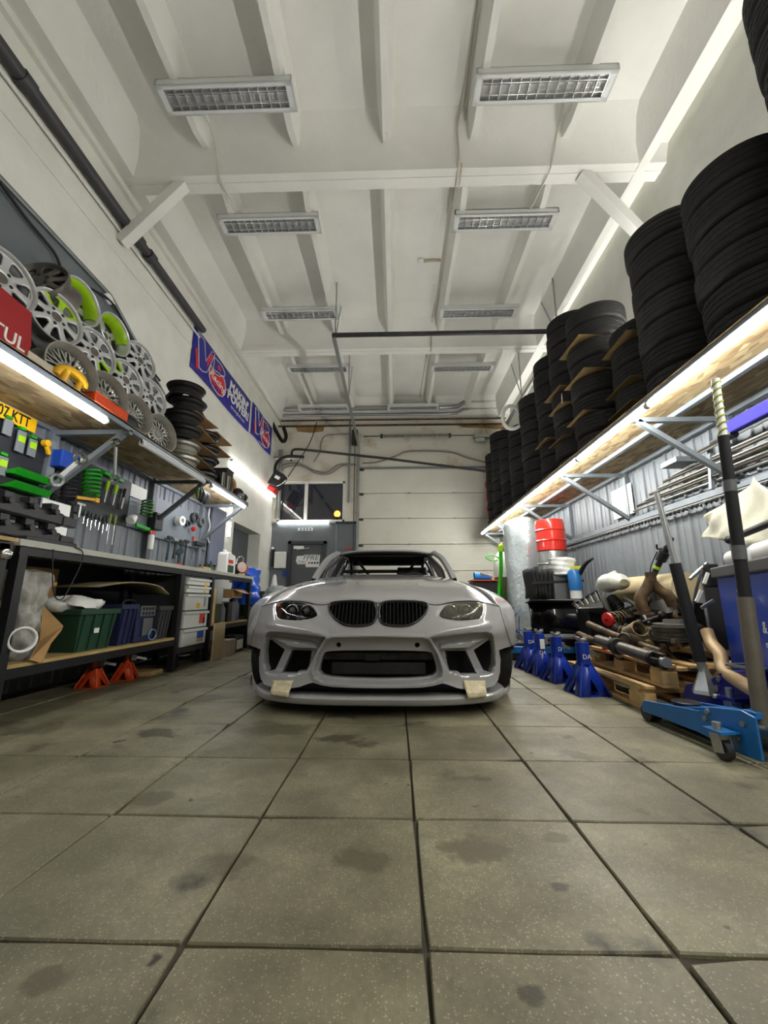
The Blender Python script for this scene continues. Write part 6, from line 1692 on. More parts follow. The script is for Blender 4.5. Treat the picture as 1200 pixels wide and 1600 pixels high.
# ---- pallets
def pallet(name, label, loc, rz):
    r = TH(name, label, 'pallet', loc, rz, 'stacked pallets')
    L_, W_ = 1.15, .78
    for x in (0.05, W_ / 2, W_ - .05):
        b = B(); b.box((x, L_ / 2, .011), (.1, L_, .022)); b.obj('bottom_board', M_WOOD, parent=r, ang=0, world=False, bevel=.003)
        for y in (.07, L_ / 2, L_ - .07):
            b = B(); b.box((x, y, .061), (.1, .14, .078)); b.obj('block', M_WOOD, parent=r, ang=0, world=False, bevel=.004)
    for y in (.07, L_ / 2, L_ - .07):
        b = B(); b.box((W_ / 2, y, .111), (W_, .1, .022)); b.obj('stringer', M_WOOD, parent=r, ang=0, world=False, bevel=.003)
    for k in range(5):
        x = .05 + k * (W_ - .1) / 4
        b = B(); b.box((x, L_ / 2, .132), (.1 if k % 2 == 0 else .08, L_, .02)); b.obj('top_board', M_WOOD, parent=r, ang=0, world=False, bevel=.003)
    return r
pallet('pallet', 'lower wooden pallet on the floor beside the blue stands', (1.585, 2.86, 0), .0)
pallet('pallet', 'upper wooden pallet carrying the driveshaft', (1.70, 2.80, .1425), -.05)
PZ = .286

# ---- parts heaped on the pallets
def pipe(name, label, pts, r, ma, cat='pipe', n=12, k=5, hollow=True):
    b = B(); sm = smooth([V(p) for p in pts], k)
    rs_ = r
    if isinstance(r, list): rs_ = [lerp([(i / (len(r) - 1), q) for i, q in enumerate(r)], j / (len(sm) - 1)) for j in range(len(sm))]
    b.tube(sm, rs_, n=n)
    return b.obj(name, ma, ang=50, label=label, cat=cat)
# driveshaft
a, c = at(935, 1000, X=1.66), at(1040, 1040, X=1.60)
ds = TH('driveshaft', 'steel driveshaft lying along the front edge of the upper pallet', 'driveshaft', a)
a.z = max(a.z, PZ + .05); c.z = PZ + .045
d = (c - a)
b = B(); b.cyl(a, a + d * .30, .042, n=18); b.obj('rear_tube', M_DRV, parent=ds, ang=40)
b = B(); b.lathe([(.02, -.03), (.055, -.03), (.06, 0), (.055, .03), (.02, .03)], n=20, M=frame(a + d * .34, d)); b.obj('centre_bearing', M_RUBBER, parent=ds, ang=40)
b = B(); b.cyl(a + d * .30, a + d * .42, .022, n=14); b.obj('spline', M_ZINC, parent=ds, ang=40)
b = B(); b.cyl(a + d * .42, a + d * .86, .04, n=18); b.obj('front_tube', M_DRV, parent=ds, ang=40)
b = B(); b.cyl(a + d * .86, a + d * .9, .05, n=16); b.bar(a + d * .9, a + d * .98, .09, .03); b.bar(a + d * .9, a + d * 1.0, .03, .09); b.obj('universal_joint', M_GREASE, parent=ds, ang=40, bevel=.004)
b = B(); b.cyl(a + d * .98, a + d * 1.02, .03, n=12); b.obj('flange', M_ZINC, parent=ds, ang=40)
# suspension struts with red mounts
def strut(label, a, c, ma_mount, rc=.05):
    a, c = V(a), V(c); d = (c - a); L_ = d.length; u = d.normalized()
    r = TH('suspension_strut', label, 'strut', a, group='suspension struts')
    b = B(); b.lathe([(.01, -.02), (.06, -.015), (.068, .0), (.05, .03), (.012, .04)], n=18, M=frame(a, d)); b.obj('top_mount', ma_mount, parent=r, ang=40)
    fr2 = frame(a + u * .03, d); n = 5
    pts = [fr2 @ V((rc * cos(i * 2 * pi / 12), rc * sin(i * 2 * pi / 12), L_ * .55 * i / (n * 12))) for i in range(n * 12 + 1)]
    b = B(); b.tube(pts, .0085, n=6); b.obj('coil', M_OIL, parent=r, ang=60)
    b = B(); b.cyl(a + u * .0, a + u * L_ * .62, .014, n=10); b.obj('rod', M_CHROME, parent=r, ang=40)
    b = B(); b.cyl(a + u * L_ * .58, c, .027, n=14); b.obj('damper_tube', M_GREASE, parent=r, ang=40)
    b = B(); b.lathe([(.028, 0), (.062, .004), (.062, .012), (.028, .016)], n=18, M=frame(a + u * L_ * .6, d)); b.obj('spring_seat', M_GREASE, parent=r, ang=40)
strut('strut with a red mount low in the parts heap', at(945, 1012, X=1.78), at(1004, 985, X=2.05), M_RED, .055)
strut('strut with a red mount beside the aluminium pan', at(950, 968, X=2.0), at(995, 960, X=2.35), M_RED, .055)
strut('greasy strut lying behind the red mounted ones', at(965, 985, X=2.0), at(1010, 1000, X=2.1), M_GREASE, .045)
# exhaust manifold casting
ex = at(1020, 925, X=2.1); em = TH('exhaust_manifold', 'brown exhaust manifold standing upright in the parts heap', 'manifold', ex)
b = B(); b.tube(smooth([ex + V((-.0, 0, .10)), ex + V((-.03, .02, .03)), ex + V((-.09, .03, -.05)), ex + V((-.08, .02, -.16))], 5), .045, n=12); b.obj('left_runner', M_RUST, parent=em, ang=60)
b = B(); b.tube(smooth([ex + V((0, 0, .08)), ex + V((.05, .0, .02)), ex + V((.10, -.02, -.03)), ex + V((.13, -.02, -.11))], 5), .04, n=12); b.obj('right_runner', M_RUST, parent=em, ang=60)
b = B(); b.lathe([(.02, 0), (.075, 0), (.075, .016), (.02, .016)], n=16, M=frame(ex + V((-.08, .02, -.18)), (0, 0, 1))); b.obj('flange', M_RUST, parent=em, ang=40)
b = B(); b.cyl(ex + V((0, 0, .06)), ex + V((0, 0, .16)), .04, n=14); b.obj('collector', M_RUST, parent=em, ang=40)
# bare brake discs, stacked
p = at(1053, 985, X=2.0)
for k in range(5):
    z = p.z - .07 + k * .024
    b = B(); R_ = .135 - .004 * (k % 2); b.lathe([(.045, 0), (R_, 0), (R_, .009), (R_ - .02, .011), (R_ - .02, .012), (R_, .013), (R_, .022), (.07, .022), (.07, .05 if k == 4 else .022), (.045, .05 if k == 4 else .022)], n=32, M=T(p.x + .006 * (-1) ** k, p.y + .01 * sin(k), z), closed=True); b.obj('brake_disc', M_DRV if k < 4 else M_STRS, ang=40, label='brake disc, %s from the bottom of the disc pile' % ORD[k], cat='brake disc', group='brake discs')
# pipes, arms, brackets
BASE = PZ + .04
pipe('exhaust_pipe', 'open-ended tan exhaust pipe above the driveshaft', [at(978, 1000, X=1.78), at(1000, 1002, X=1.95), at(1030, 1010, X=2.05)], [.055, .045, .04], M_OIL)
b = B(); b.lathe([(.058, 0), (.05, .012), (.045, .012), (.045, -.06)], n=18, M=frame(at(976, 1000, X=1.77), (-1, -.5, .15))); b.obj('pipe_mouth', M_GREASE, ang=40, label='dark flared mouth of the tan exhaust pipe', cat='pipe end')
pipe('suspension_link', 'long tan control arm sloping across the heap', [at(920, 975, X=1.85), at(955, 990, X=1.85), at(1000, 1008, X=1.9), at(1035, 1018, X=1.9)], [.03, .026, .03, .024], M_OIL, cat='arm')
pipe('suspension_link', 'rusty lower control arm by the blue stand', [at(905, 992, X=1.75), at(925, 1000, X=1.74), at(950, 1008, X=1.72)], [.035, .03, .026], M_RUST, cat='arm')
pipe('bent_link', 'bent grey arm rising between the struts', [at(975, 935, X=2.2), at(992, 945, X=2.2), at(1005, 960, X=2.15), at(1015, 975, X=2.1)], .018, M_DRV, cat='arm')
pipe('subframe_tube', 'thick dark subframe tube at the back of the heap', [at(985, 985, X=2.3), at(1020, 970, X=2.3), at(1060, 985, X=2.3), at(1090, 1005, X=2.2)], .05, M_GREASE, cat='subframe')
b = B(); q0, q1 = at(1025, 1000, X=2.02), at(1075, 1040, X=1.95)
b.add([q0, at(1040, 995, X=2.1), at(1095, 1032, X=2.15), at(1070, 1040, X=1.95)], [(0, 1, 2, 3)]); b.obj('cast_bracket', M_OIL, ang=0, label='flat tan cast bracket leaning under the brake discs', cat='bracket', solid=.02)
b = B(); b.add([at(990, 985, X=2.05), at(1008, 973, X=2.1), at(1035, 985, X=2.1), at(1022, 1000, X=2.0), at(1000, 992, X=2.0)], [(0, 1, 2, 3, 4)]); b.obj('gearbox_mount', M_OIL, ang=0, label='tan gearbox mount plate in the middle of the heap', cat='bracket', solid=.03)
for k, (px, py, X_) in enumerate(((1010, 1022, 1.8), (1040, 1003, 2.05), (968, 1022, 1.72), (985, 968, 2.2), (1062, 962, 2.2))):
    p = at(px, py, X=X_)
    b = B(); b.lathe([(.014, -.03), (.035, -.03), (.045, -.01), (.045, .01), (.035, .03), (.014, .03)], n=16, M=frame(p, (-.6, -1, .4 * (-1) ** k)), closed=True); b.obj('hub', M_GREASE if k % 2 else M_RUST, ang=40, label=['rusty hub by the driveshaft joint', 'greasy hub below the brake discs', 'rusty hub next to the blue stand', 'greasy hub under the white jug', 'rusty hub behind the black handle'][k], cat='hub', group='hubs in the heap')
# filler engine blocks and floor of the heap so that nothing hovers
def lump(name, label, c, s_, ma, seed, cat):
    rnd = random.Random(seed); b = B(); b.box(c, s_)
    for _ in range(7):
        q = (c[0] + rnd.uniform(-.5, .5) * s_[0], c[1] + rnd.uniform(-.5, .5) * s_[1], c[2] + rnd.uniform(.1, .5) * s_[2])
        b.cyl(q, V(q) + V((rnd.uniform(-.1, .1), rnd.uniform(-.1, .1), rnd.uniform(.02, .1))), rnd.uniform(.02, .05), n=10)
    return b.obj(name, ma, ang=30, label=label, cat=cat, bevel=.012)
lump('gearbox', 'greasy gearbox casing at the bottom of the parts heap', (2.22, 3.45, PZ + .05), (.42, .6, .10), M_GREASE, 3, 'gearbox')
lump('differential', 'dark differential casing behind the gearbox', (2.25, 4.22, .21), (.5, .36, .42), M_GREASE, 5, 'differential')
lump('engine_block', 'dark engine block low at the back of the heap', (2.30, 4.98, .2), (.4, .3, .4), M_GREASE, 7, 'engine block')
# beige cylinder, white jug
a, c = at(975, 925, X=2.5), at(1075, 932, X=2.5)
b = B(); a.z = c.z = .80; b.cyl(a, c, .13, n=26); b.obj('beige_tube', mat('beige_tube', srgb(196, 180, 140), .7, var=.08), ang=40, label='thick beige cardboard tube lying behind the heap', cat='tube')
b = B(); b.box((2.6, (a.y + c.y) / 2, .335), (.26, a.y - c.y - .3, .67)); b.obj('dark_crate', M_GREASE, ang=0, label='dark crate under the beige tube', cat='crate', bevel=.01)
jp = at(957, 912, X=2.2); jg = TH('white_jug', 'crumpled translucent white jug lying on the heap', 'jug', jp)
b = B()
def jf(u, v):
    a_ = 2 * pi * u; w = sin(pi * min(max(v, .02), .98)) ** .35
    return (jp.x + .12 * cos(a_) * w * (1 + .1 * sin(5 * v * 6)), jp.y - .22 + .44 * v, jp.z + .09 * sin(a_) * w * (1 + .12 * sin(11 * v)) + .02 * sin(4 * v))
b.grid(jf, 20, 12, cu=True); b.obj('body', mat('milky_plastic', srgb(222, 222, 206), .4, trans=.25), parent=jg, ang=60)
b = B(); b.cyl((jp.x, jp.y - .05, jp.z + .07), (jp.x - .02, jp.y - .05, jp.z + .11), .04, n=14); b.obj('cap', M_WPL, parent=jg, ang=40)
# scooter handlebar with lime rings
hb = at(1040, 860, X=2.35); hs = TH('scooter_handlebar', 'black scooter handlebar with lime rings leaning on the wall', 'handlebar', hb)
h0, h1 = at(1018, 905, X=2.35), at(1042, 855, X=2.4)
b = B(); b.cyl(h0, h1, .026, n=14); b.obj('stem', M_BLACK, parent=hs, ang=40)
for t_ in (.35, .75):
    q = h0.lerp(h1, t_); b = B(); b.cyl(q, q + (h1 - h0).normalized() * .025, .031, n=14); b.obj('lime_ring', M_LIME, parent=hs, ang=40)
q = h0.lerp(h1, .6); b = B(); b.cyl(q, q + (h1 - h0).normalized() * .09, .045, n=16); b.obj('grip', M_BLACK, parent=hs, ang=40)
b = B(); b.tube(smooth([h1, at(1028, 858, X=2.4), at(1026, 851, X=2.38)], 4), .009, n=8); b.obj('brake_lever', M_BLACK, parent=hs, ang=60)
b = B(); b.tube(smooth([at(1027, 862, X=2.38), at(1017, 885, X=2.36), at(1016, 905, X=2.35)], 4), .005, n=6); b.obj('brake_cable', M_CABLE, parent=hs, ang=60)
b = B(); b.cyl(h1, at(1050, 842, X=2.5), .018, n=12); b.obj('bar_end', M_BLACK, parent=hs, ang=40)
b = B(); b.cyl(h0, (h0.x, h0.y, .3), .02, n=10); b.obj('lower_stem', M_BLACK, parent=hs, ang=40)

# ---- aluminium oil pan, red canister, black bumper, mats
op = at(918, 938, X=1.95); pn = TH('oil_pan', 'ribbed aluminium oil pan lying on its side', 'oil pan', op)
e1 = at(895, 945, X=1.9); e2 = at(935, 922, X=2.0); e3 = at(945, 950, X=2.0); e4 = at(905, 952, X=1.88)
b = B(); b.add([e1, e2, e3, e4] + [q + V((.22, .25, -.10)) for q in (e1, e2, e3, e4)], [(0, 1, 2, 3), (0, 4, 5, 1), (1, 5, 6, 2), (2, 6, 7, 3), (3, 7, 4, 0), (4, 7, 6, 5)]); b.obj('pan', M_ALU, parent=pn, ang=0, bevel=.012)
for k in range(5):
    t_ = (k + .5) / 5; q0 = e1.lerp(e2, t_); q1 = e4.lerp(e3, t_)
    b = B(); b.bar(q0 + V((-.012, -.012, 0)), q0.lerp(q1, .6) + V((-.012, -.012, 0)), .012, .02); b.obj('rib', M_ALU, parent=pn, ang=0)
b = B(); pts = [e1, e2, e3, e4]; b.tube([V(p) + V((-.01, -.01, 0)) for p in pts], .012, n=8, closed=True); b.obj('flange', M_DSTEEL, parent=pn, ang=60)
lump('dark_casing', 'black casing under the aluminium oil pan', (2.12, 4.45, .50), (.30, .26, .3), M_BLACK, 9, 'casing')
# jerry: red and grey fuel canister
rp = at(880, 965, X=1.98); rc_ = TH('red_canister', 'grey canister with red panels among the scrap', 'canister', rp)
b = B(); b.box((rp.x, rp.y, rp.z), (.30, .22, .42)); b.obj('body', M_GRYP, parent=rc_, ang=0, bevel=.03, seg=3)
for dz in (.11, -.12):
    b = B(); b.box((rp.x + .03, rp.y - .112, rp.z + dz), (.2, .012, .16)); b.obj('red_panel', M_RED, parent=rc_, ang=0, bevel=.006)
b = B(); b.bar((rp.x - .14, rp.y - .118, rp.z), (rp.x + .15, rp.y - .118, rp.z), .006, .012); b.obj('white_strip', M_WPL, parent=rc_, ang=0)
b = B(); b.cyl((rp.x + .2, rp.y - .1, rp.z - .1), (rp.x + .2, rp.y - .1, rp.z + .18), .035, n=14); b.obj('brass_tube', mat('brass', srgb(150, 116, 50), .35, metal=.7), ang=40, label='brass coloured tube beside the red panelled canister', cat='tube')
lump('black_block', 'black block under the red panelled canister', (rp.x, rp.y, (rp.z - .215) / 2), (.4, .3, rp.z - .215), M_BLACK, 11, 'block')
# black bumper skin
bp = at(850, 970, X=1.78); bu = TH('black_bumper', 'black plastic bumper skin standing on edge', 'bumper', bp)
def bf(u, v):
    return (1.50 + .56 * u, 4.75 + .14 * sin(pi * u) - .06 * sin(pi * v), .30 + .36 * v + .03 * sin(pi * u * 1.0) * v)
b = B(); b.grid(bf, 14, 8); b.obj('skin', M_BLKG, parent=bu, ang=60, solid=.012)
b = B(); b.grid(lambda u, v: (1.48 + .6 * u, 4.78 - .2 * v + .1 * sin(pi * u), .665 + .03 * v), 12, 4); b.obj('top_flange', M_BLACK, parent=bu, ang=60, solid=.01)
b = B(); b.grid(lambda u, v: (1.50 + .6 * u, 4.62 - .08 * v + .1 * sin(pi * u), .28 + .05 * sin(pi * v)), 12, 5); b.obj('grey_lip', M_GRYP, parent=bu, ang=60, solid=.01)
lump('dark_trolley_load', 'dark bundle under the black bumper skin', (1.84, 5.08, .18), (.34, .22, .36), M_BLACK, 13, 'bundle')
# blue low trolley
tr = TH('floor_trolley', 'low blue steel trolley behind the stands', 'trolley', (1.7, 4.8, 0))
b = B(); b.box((1.72, 4.80, .15), (.86, .06, .07)); b.obj('front_beam', M_LBLUE, parent=tr, ang=0, bevel=.006)
b = B(); b.cyl((1.40, 4.78, .045), (1.40, 4.82, .045), .045, n=16); b.obj('caster', M_RUBBER, parent=tr, ang=40)
b = B(); b.cyl((2.02, 4.78, .045), (2.02, 4.82, .045), .045, n=16); b.obj('caster', M_RUBBER, parent=tr, ang=40)
# black mat bundle
mb = at(862, 912, X=2.1); mt = TH('mat_bundle', 'bundle of black rubber mats on edge', 'mats', mb)
rnd = random.Random(21)
for k in range(13):
    x = mb.x - .30 + .048 * k
    b = B(); b.grid(lambda u, v, k=k, x=x: (x + .012 * sin(5 * v + k), mb.y - .20 + .42 * u, mb.z - .20 + (.38 + .02 * sin(k * 2.1)) * v + .02 * sin(3 * u + k)), 5, 6); b.obj('mat', M_RUBBER, parent=mt, ang=60, solid=.03)
b = B(); b.bar((mb.x - .33, mb.y - .215, mb.z + .0), (mb.x + .33, mb.y - .215, mb.z + .03), .01, .03); b.obj('strap', M_BLACK, parent=mt, ang=0)
lump('black_chest', 'dark chest under the mats', (mb.x - .06, mb.y - .02, (mb.z - .21) / 2 - .02), (.4, .3, mb.z - .30), M_BLACK, 15, 'chest')
p = at(899, 915, X=2.25); bt = TH('blue_bottle', 'blue bottle with a white base beside the mats', 'bottle', p)
b = B(); b.lathe([(0, -.06), (.075, -.06), (.08, .0), (.08, .16), (.05, .2), (0, .2)], n=18, M=T(p)); b.obj('bottle', M_LBLUE, parent=bt, ang=50)
b = B(); b.lathe([(0, -.16), (.07, -.16), (.07, -.06)], n=18, M=T(p)); b.obj('base', M_WPL, parent=bt, ang=50)
b = B(); b.cyl((p.x, p.y, .0), (p.x, p.y, p.z - .16), .06, n=10); b.obj('black_post', M_BLACK, ang=40, label='black post under the blue bottle', cat='post')
p = at(913, 885, X=2.35); b = B(); b.tube(smooth([at(903, 905, X=2.3), at(910, 888, X=2.3), at(918, 878, X=2.3), at(926, 873, X=2.3)], 4), [.02, .02, .025, .028, .028, .026, .024, .022, .022, .02, .018, .016, .014], n=8); b.obj('black_lever', M_BLACK, ang=60, label='black lever arm sticking up over the blue bottle', cat='lever')
b = B(); b.box(tuple(at(900, 888, X=2.3)), (.12, .1, .05)); b.obj('yellow_clip', mat('acid_yellow', srgb(200, 196, 40), .5), ang=0, label='yellow clip under the black lever', cat='clip', bevel=.008)

# ---- drums and foil roll
def drum(name, label, c, r, h, ma, group=None):
    prof = [(0, 0), (r * .94, 0), (r, .012), (r, h * .3), (r + .012, h * .33), (r, h * .36), (r, h * .64), (r + .012, h * .67), (r, h * .70), (r, h - .05), (r * .96, h - .012), (r * .95, h), (r * .9, h - .01), (0, h - .012)]
    b = B(); b.lathe(prof, n=32, M=T(c)); return b.obj(name, ma, ang=35, label=label, cat='drum', group=group)
dc_ = at(862, 862, X=2.3)
drum('drum', 'bright red steel drum stacked below the tyre shelf', (dc_.x, dc_.y, dc_.z), .205, .46, mat('drum_red', srgb(214, 44, 30), .3, coat=.4, var=.06, vs=5))
drum('drum', 'silver drum directly under the red drum', (dc_.x, dc_.y, dc_.z - .56), .205, .555, M_ZINC)
drum('drum', 'lowest silver drum of the drum pile on the floor', (dc_.x, dc_.y, 0), .205, dc_.z - .565, M_ZINC)
wrinkled('white_bag', (at(872, 885, X=2.2).x, at(872, 885, X=2.2).y - .12, at(872, 895, X=2.2).z - .05), .16, .24, M_WPL, 'white bag in front of the silver drum', 'bag', amp=.02, seed=31)
b = B(); b.box((at(872, 885, X=2.2).x, at(872, 885, X=2.2).y - .12, (at(872, 895, X=2.2).z - .05) / 2), (.3, .16, at(872, 895, X=2.2).z - .052)); b.obj('grey_cabinet', M_GRYP, ang=0, label='narrow grey cabinet under the white bag', cat='cabinet', bevel=.006)
M_FOIL = mat('silver_foil_wrap', srgb(196, 206, 206), .25, metal=.45, var=.08, vs=6, bump=.5, bs=16)
ft = at(820, 800, Y=7.0)
wrinkled('foil_roll', (2.24, 7.05, .0), .33, 2.1, M_FOIL, 'tall silver foil-wrapped roll standing under the shelf', 'roll', amp=.012, n=40, k=40, seed=41)
# ---- white gas bottle, green hoses, box with a blue cloth
gc = at(785, 895, Y=7.9); gb_ = TH('gas_cylinder', 'white capped gas cylinder by the garage door', 'cylinder', (gc.x, 7.9, 0))
b = B(); b.lathe([(0, 1.62), (.06, 1.60), (.12, 1.52), (.155, 1.40), (.165, 1.25), (.165, 1.12)], n=26, M=T(gc.x, 7.9, 0)); b.obj('shoulder', M_WPL, parent=gb_, ang=60)
b = B(); b.lathe([(.162, 1.12), (.16, .9), (.16, .02), (0, .02)], n=26, M=T(gc.x, 7.9, 0)); b.obj('barrel', mat('bronze_grey', srgb(130, 118, 96), .3, metal=.6), parent=gb_, ang=60)
b = B(); b.cyl((gc.x + .02, 7.9, 1.6), (gc.x + .03, 7.9, 1.80), .02, n=10); b.obj('valve', mat('valve_tan', srgb(196, 176, 140), .5), parent=gb_, ang=40)
M_HOSE = mat('green_hose', srgb(60, 200, 40), .4, var=.08)
gh = TH('green_hose', 'bright green hose hanging beside the gas cylinder', 'hose', at(782, 860, Y=7.5))
for k, pts in enumerate(([(781, 855), (782, 880), (781, 905), (777, 935), (776, 960)], [(783, 855), (784, 885), (783, 910), (786, 940), (789, 960)], [(782, 852), (783, 890), (781, 915), (780, 940), (783, 960)], [(784, 876), (776, 870), (766, 867), (759, 871), (768, 876), (778, 875)])):
    b = B(); b.tube(smooth([at(x, y, Y=7.5) for x, y in pts], 5), .024 if k < 3 else .012, n=8); b.obj('strand' if k < 3 else 'loop', M_HOSE, parent=gh, ang=60)
b = B(); b.tube(smooth([at(780, 862, Y=7.48), at(781, 853, Y=7.48), at(784, 853, Y=7.48), at(784, 862, Y=7.48)], 4), .028, n=8); b.obj('yellow_end', M_LIME, parent=gh, ang=60)
cbx = at(757, 915, Y=7.3); bx2 = TH('parts_cart', 'dark parts cart with an orange tray by the garage door', 'cart', (cbx.x, 7.3, 0))
tz = at(757, 908, Y=7.3).z
b = B(); b.box((cbx.x, 7.45, tz / 2), (.42, .4, tz - .01)); b.obj('body', M_BLACK, parent=bx2, ang=0, bevel=.01)
b = B(); b.box((cbx.x, 7.42, tz + .01), (.46, .44, .02)); b.obj('orange_tray', M_ORANGE, parent=bx2, ang=0)
b = B(); b.grid(lambda u, v: (cbx.x - .16 + .30 * v, 7.36 + .07 * cos(2 * pi * u) * (1 - .3 * v), tz + .09 + .07 * sin(2 * pi * u) * (1.1 - .4 * v) - .02 * v), 16, 6, cu=True); b.obj('blue_cloth_roll', mat('sky_blue_cloth', srgb(20, 130, 210), .5), ang=60, label='sky blue cloth roll on the parts cart', cat='cloth')
b = B(); b.bar((cbx.x - .06, 7.3, tz + .14), (cbx.x + .2, 7.34, tz + .07), .04, .02); b.obj('pale_stick', M_WOOD, ang=0, label='pale stick lying beside the blue cloth roll', cat='stick')
# tangled blue wire heap near the car
wh = TH('wire_heap', 'tangled blue wire rack beside the car fender', 'wire', (1.35, 5.2, 0)); rnd = random.Random(3)
for k in range(16):
    p0 = V((1.42 + rnd.uniform(-.12, .14), 5.3 + rnd.uniform(-.2, .2), rnd.uniform(.1, .4))); pts = [p0]
    for j in range(3): pts.append(pts[-1] + V((rnd.uniform(-.1, .1), rnd.uniform(-.1, .1), rnd.uniform(-.02, .12))))
    b = B(); b.tube(smooth(pts, 4), .006, n=5); b.obj('wire', mat('wire_blue', srgb(52, 76, 150), .4) if k % 3 else M_ZINC, parent=wh, ang=60)
b = B(); b.box((1.42, 5.3, .1), (.34, .5, .2)); b.obj('dark_base', M_BLACK, parent=wh, ang=0, bevel=.02)

# ---- blue cabinet with white lettering
u_ = V((-.366, -.930, 0)); A_ = V((2.11, 2.75, 0)); nrm = V((-.930, .366, 0))
Mc = Matrix(((u_.x, -nrm.x, 0, A_.x), (u_.y, -nrm.y, 0, A_.y), (0, 0, 1, 0), (0, 0, 0, 1)))     # local x along face, y into cabinet
bc = TH('blue_cabinet', 'blue steel cabinet with white lettering at the right edge', 'cabinet', A_)
b = B(M=Mc); b.box((.5, .3, .43), (1.0, .6, .82)); b.obj('body', mat('cabinet_blue', srgb(22, 62, 158), .4, coat=.2, var=.08, vs=3), parent=bc, ang=0, bevel=.006)
b = B(M=Mc); b.box((.5, .29, .865), (1.03, .63, .07)); b.obj('top_trim', mat('charcoal_trim', srgb(74, 76, 76), .5), parent=bc, ang=0, bevel=.01)
b = B(M=Mc); b.box((.5, .3, .01), (.96, .56, .02)); b.obj('plinth', M_BLACK, parent=bc, ang=0)
for k in range(2):
    b = B(M=Mc); b.cyl((.32 + .12 * k, -.001, .745), (.32 + .12 * k, -.007, .745), .008, n=10); b.obj('rivet', M_ZINC, parent=bc, ang=40)
Mt = Mc @ Matrix(((1, 0, 0, 0), (0, 0, 1, -.0015), (0, 1, 0, 0), (0, 0, 0, 1)))
Mt2 = Mc @ Matrix(((1, 0, 0, 0), (0, 0, -1, -.002), (0, 1, 0, 0), (0, 0, 0, 1)))
def _fx(px, z):
    best = min(range(0, 100), key=lambda i: abs((lambda q: 600 + FPX * q.dot(CR) / q.dot(CF))(Mc @ V((i * .01, 0, z)) - V((0, 0, CAMH))) - px)); return best * .01
TA, TB, TC = _fx(1162, .555), _fx(1196, .555), _fx(1171, .455)
text('A', .085, Mt2 @ T(TA, .555, 0), M_WPL, 'lettering', bc)
text('&', .085, Mt2 @ T(TB, .55, 0), M_WPL, 'lettering', bc)
text('D', .065, Mt2 @ T(TC, .455, 0), M_WPL, 'lettering', bc)
text('91', .065, Mt2 @ T(TB + .01, .452, 0), M_WPL, 'lettering', bc)
# white rolls, board and plastic sheet on the cabinet
CT = .902
def pc(x, y, z): return Mc @ V((x, y, z))
for k, (x0, x1, y, r_) in enumerate(((.02, .2, .1, .052), (.14, .75, .2, .068))):
    b = B(); b.cyl(pc(x0, y, CT + r_), pc(x1, y, CT + r_), r_, n=22); b.obj('paper_roll', M_WPL, ang=40, label=['thin white roll end on the blue cabinet', 'thick white roll lying on the blue cabinet'][k], cat='roll', group='white rolls on the cabinet')
b = B(); b.cyl(pc(.2, .04, CT + .155), pc(.8, .06, CT + .175), .02, n=12); b.sphere(tuple(pc(.2, .04, CT + .155)), .026); b.obj('black_bar', M_BLACK, ang=50, label='black bar with a rounded end above the white rolls', cat='bar')
b = B(); b.add([pc(.12, .3, CT + .0), pc(.95, .35, CT + .45), pc(.95, .36, CT + .50), pc(.12, .31, CT + .06)], [(0, 1, 2, 3)]); b.obj('grey_plank', mat('grey_board', srgb(150, 146, 138), .7), ang=0, label='grey plank leaning above the white rolls', cat='plank', solid=.02)
def shf(u, v):
    q = [at(1096, 840, X=2.52), at(1225, 858, X=2.3), at(1106, 806, X=2.58), at(1185, 744, X=2.5), at(1230, 790, X=2.4)]
    lo = q[0].lerp(q[1], u); hi = q[2].lerp(q[3], min(1, u / .7)) if u < .7 else q[3].lerp(q[4], (u - .7) / .3)
    p = lo.lerp(hi, v); p.x += .025 * sin(9 * u + 4 * v) + .015 * sin(17 * u - 8 * v); return tuple(p)
b = B(); b.grid(shf, 24, 12); b.obj('plastic_sheet', mat('milky_sheet', srgb(206, 204, 184), .3, trans=.15, ior=1.1, bump=.5, bs=9), ang=60, label='milky plastic sheet draped behind the blue cabinet', cat='sheet', solid=.003)
# black car seat / bags left of the cabinet
bs_ = TH('black_equipment', 'black folded equipment case leaning against the cabinet', 'case', (2.3, 3.05, 0))
b = B(); b.box((2.44, 3.05, .60), (.30, .22, .60)); b.obj('body', M_BLACK, parent=bs_, ang=0, bevel=.05, seg=3)
b = B(); b.box((2.22, 2.94, .86), (.08, .07, .16)); b.obj('clamp', M_BLACK, parent=bs_, ang=0, bevel=.01)
b = B(); b.cyl(at(1078, 905, Y=2.95), at(1105, 880, Y=2.95), .012, n=8); b.obj('arm', M_CHROME, parent=bs_, ang=40)
b = B(); b.tube(smooth([at(1098, 890, Y=2.92), at(1088, 920, Y=2.92), at(1082, 955, Y=2.92)], 4), .009, n=8); b.obj('strap', M_DSTEEL, parent=bs_, ang=60)
for k, (x0, y0, x1, y1, ma) in enumerate(((1096, 950, 1115, 938, M_ZINC), (1088, 940, 1096, 922, M_WPL), (1100, 912, 1106, 895, M_WPL))):
    b = B(); b.bar(at(x0, y0, Y=2.9), at(x1, y1, Y=2.9), .012, .02); b.obj('buckle', ma, parent=bs_, ang=0)
pipe('exhaust_tailpipe', 'tan bent exhaust tailpipe resting on the blue cabinet side', [at(1104, 985, X=2.02), at(1112, 1005, X=2.0), at(1125, 1022, X=1.95), at(1130, 1045, X=1.9), at(1150, 1062, X=1.83), at(1190, 1085, X=1.72)], .036, mat('tan_pipe', srgb(176, 150, 112), .5, metal=.3, var=.12), n=14)
b = B(); q = [at(1040, 1020, X=2.0), at(1110, 1028, X=2.15), at(1112, 1034, X=2.15), at(1040, 1030, X=2.0)]; 

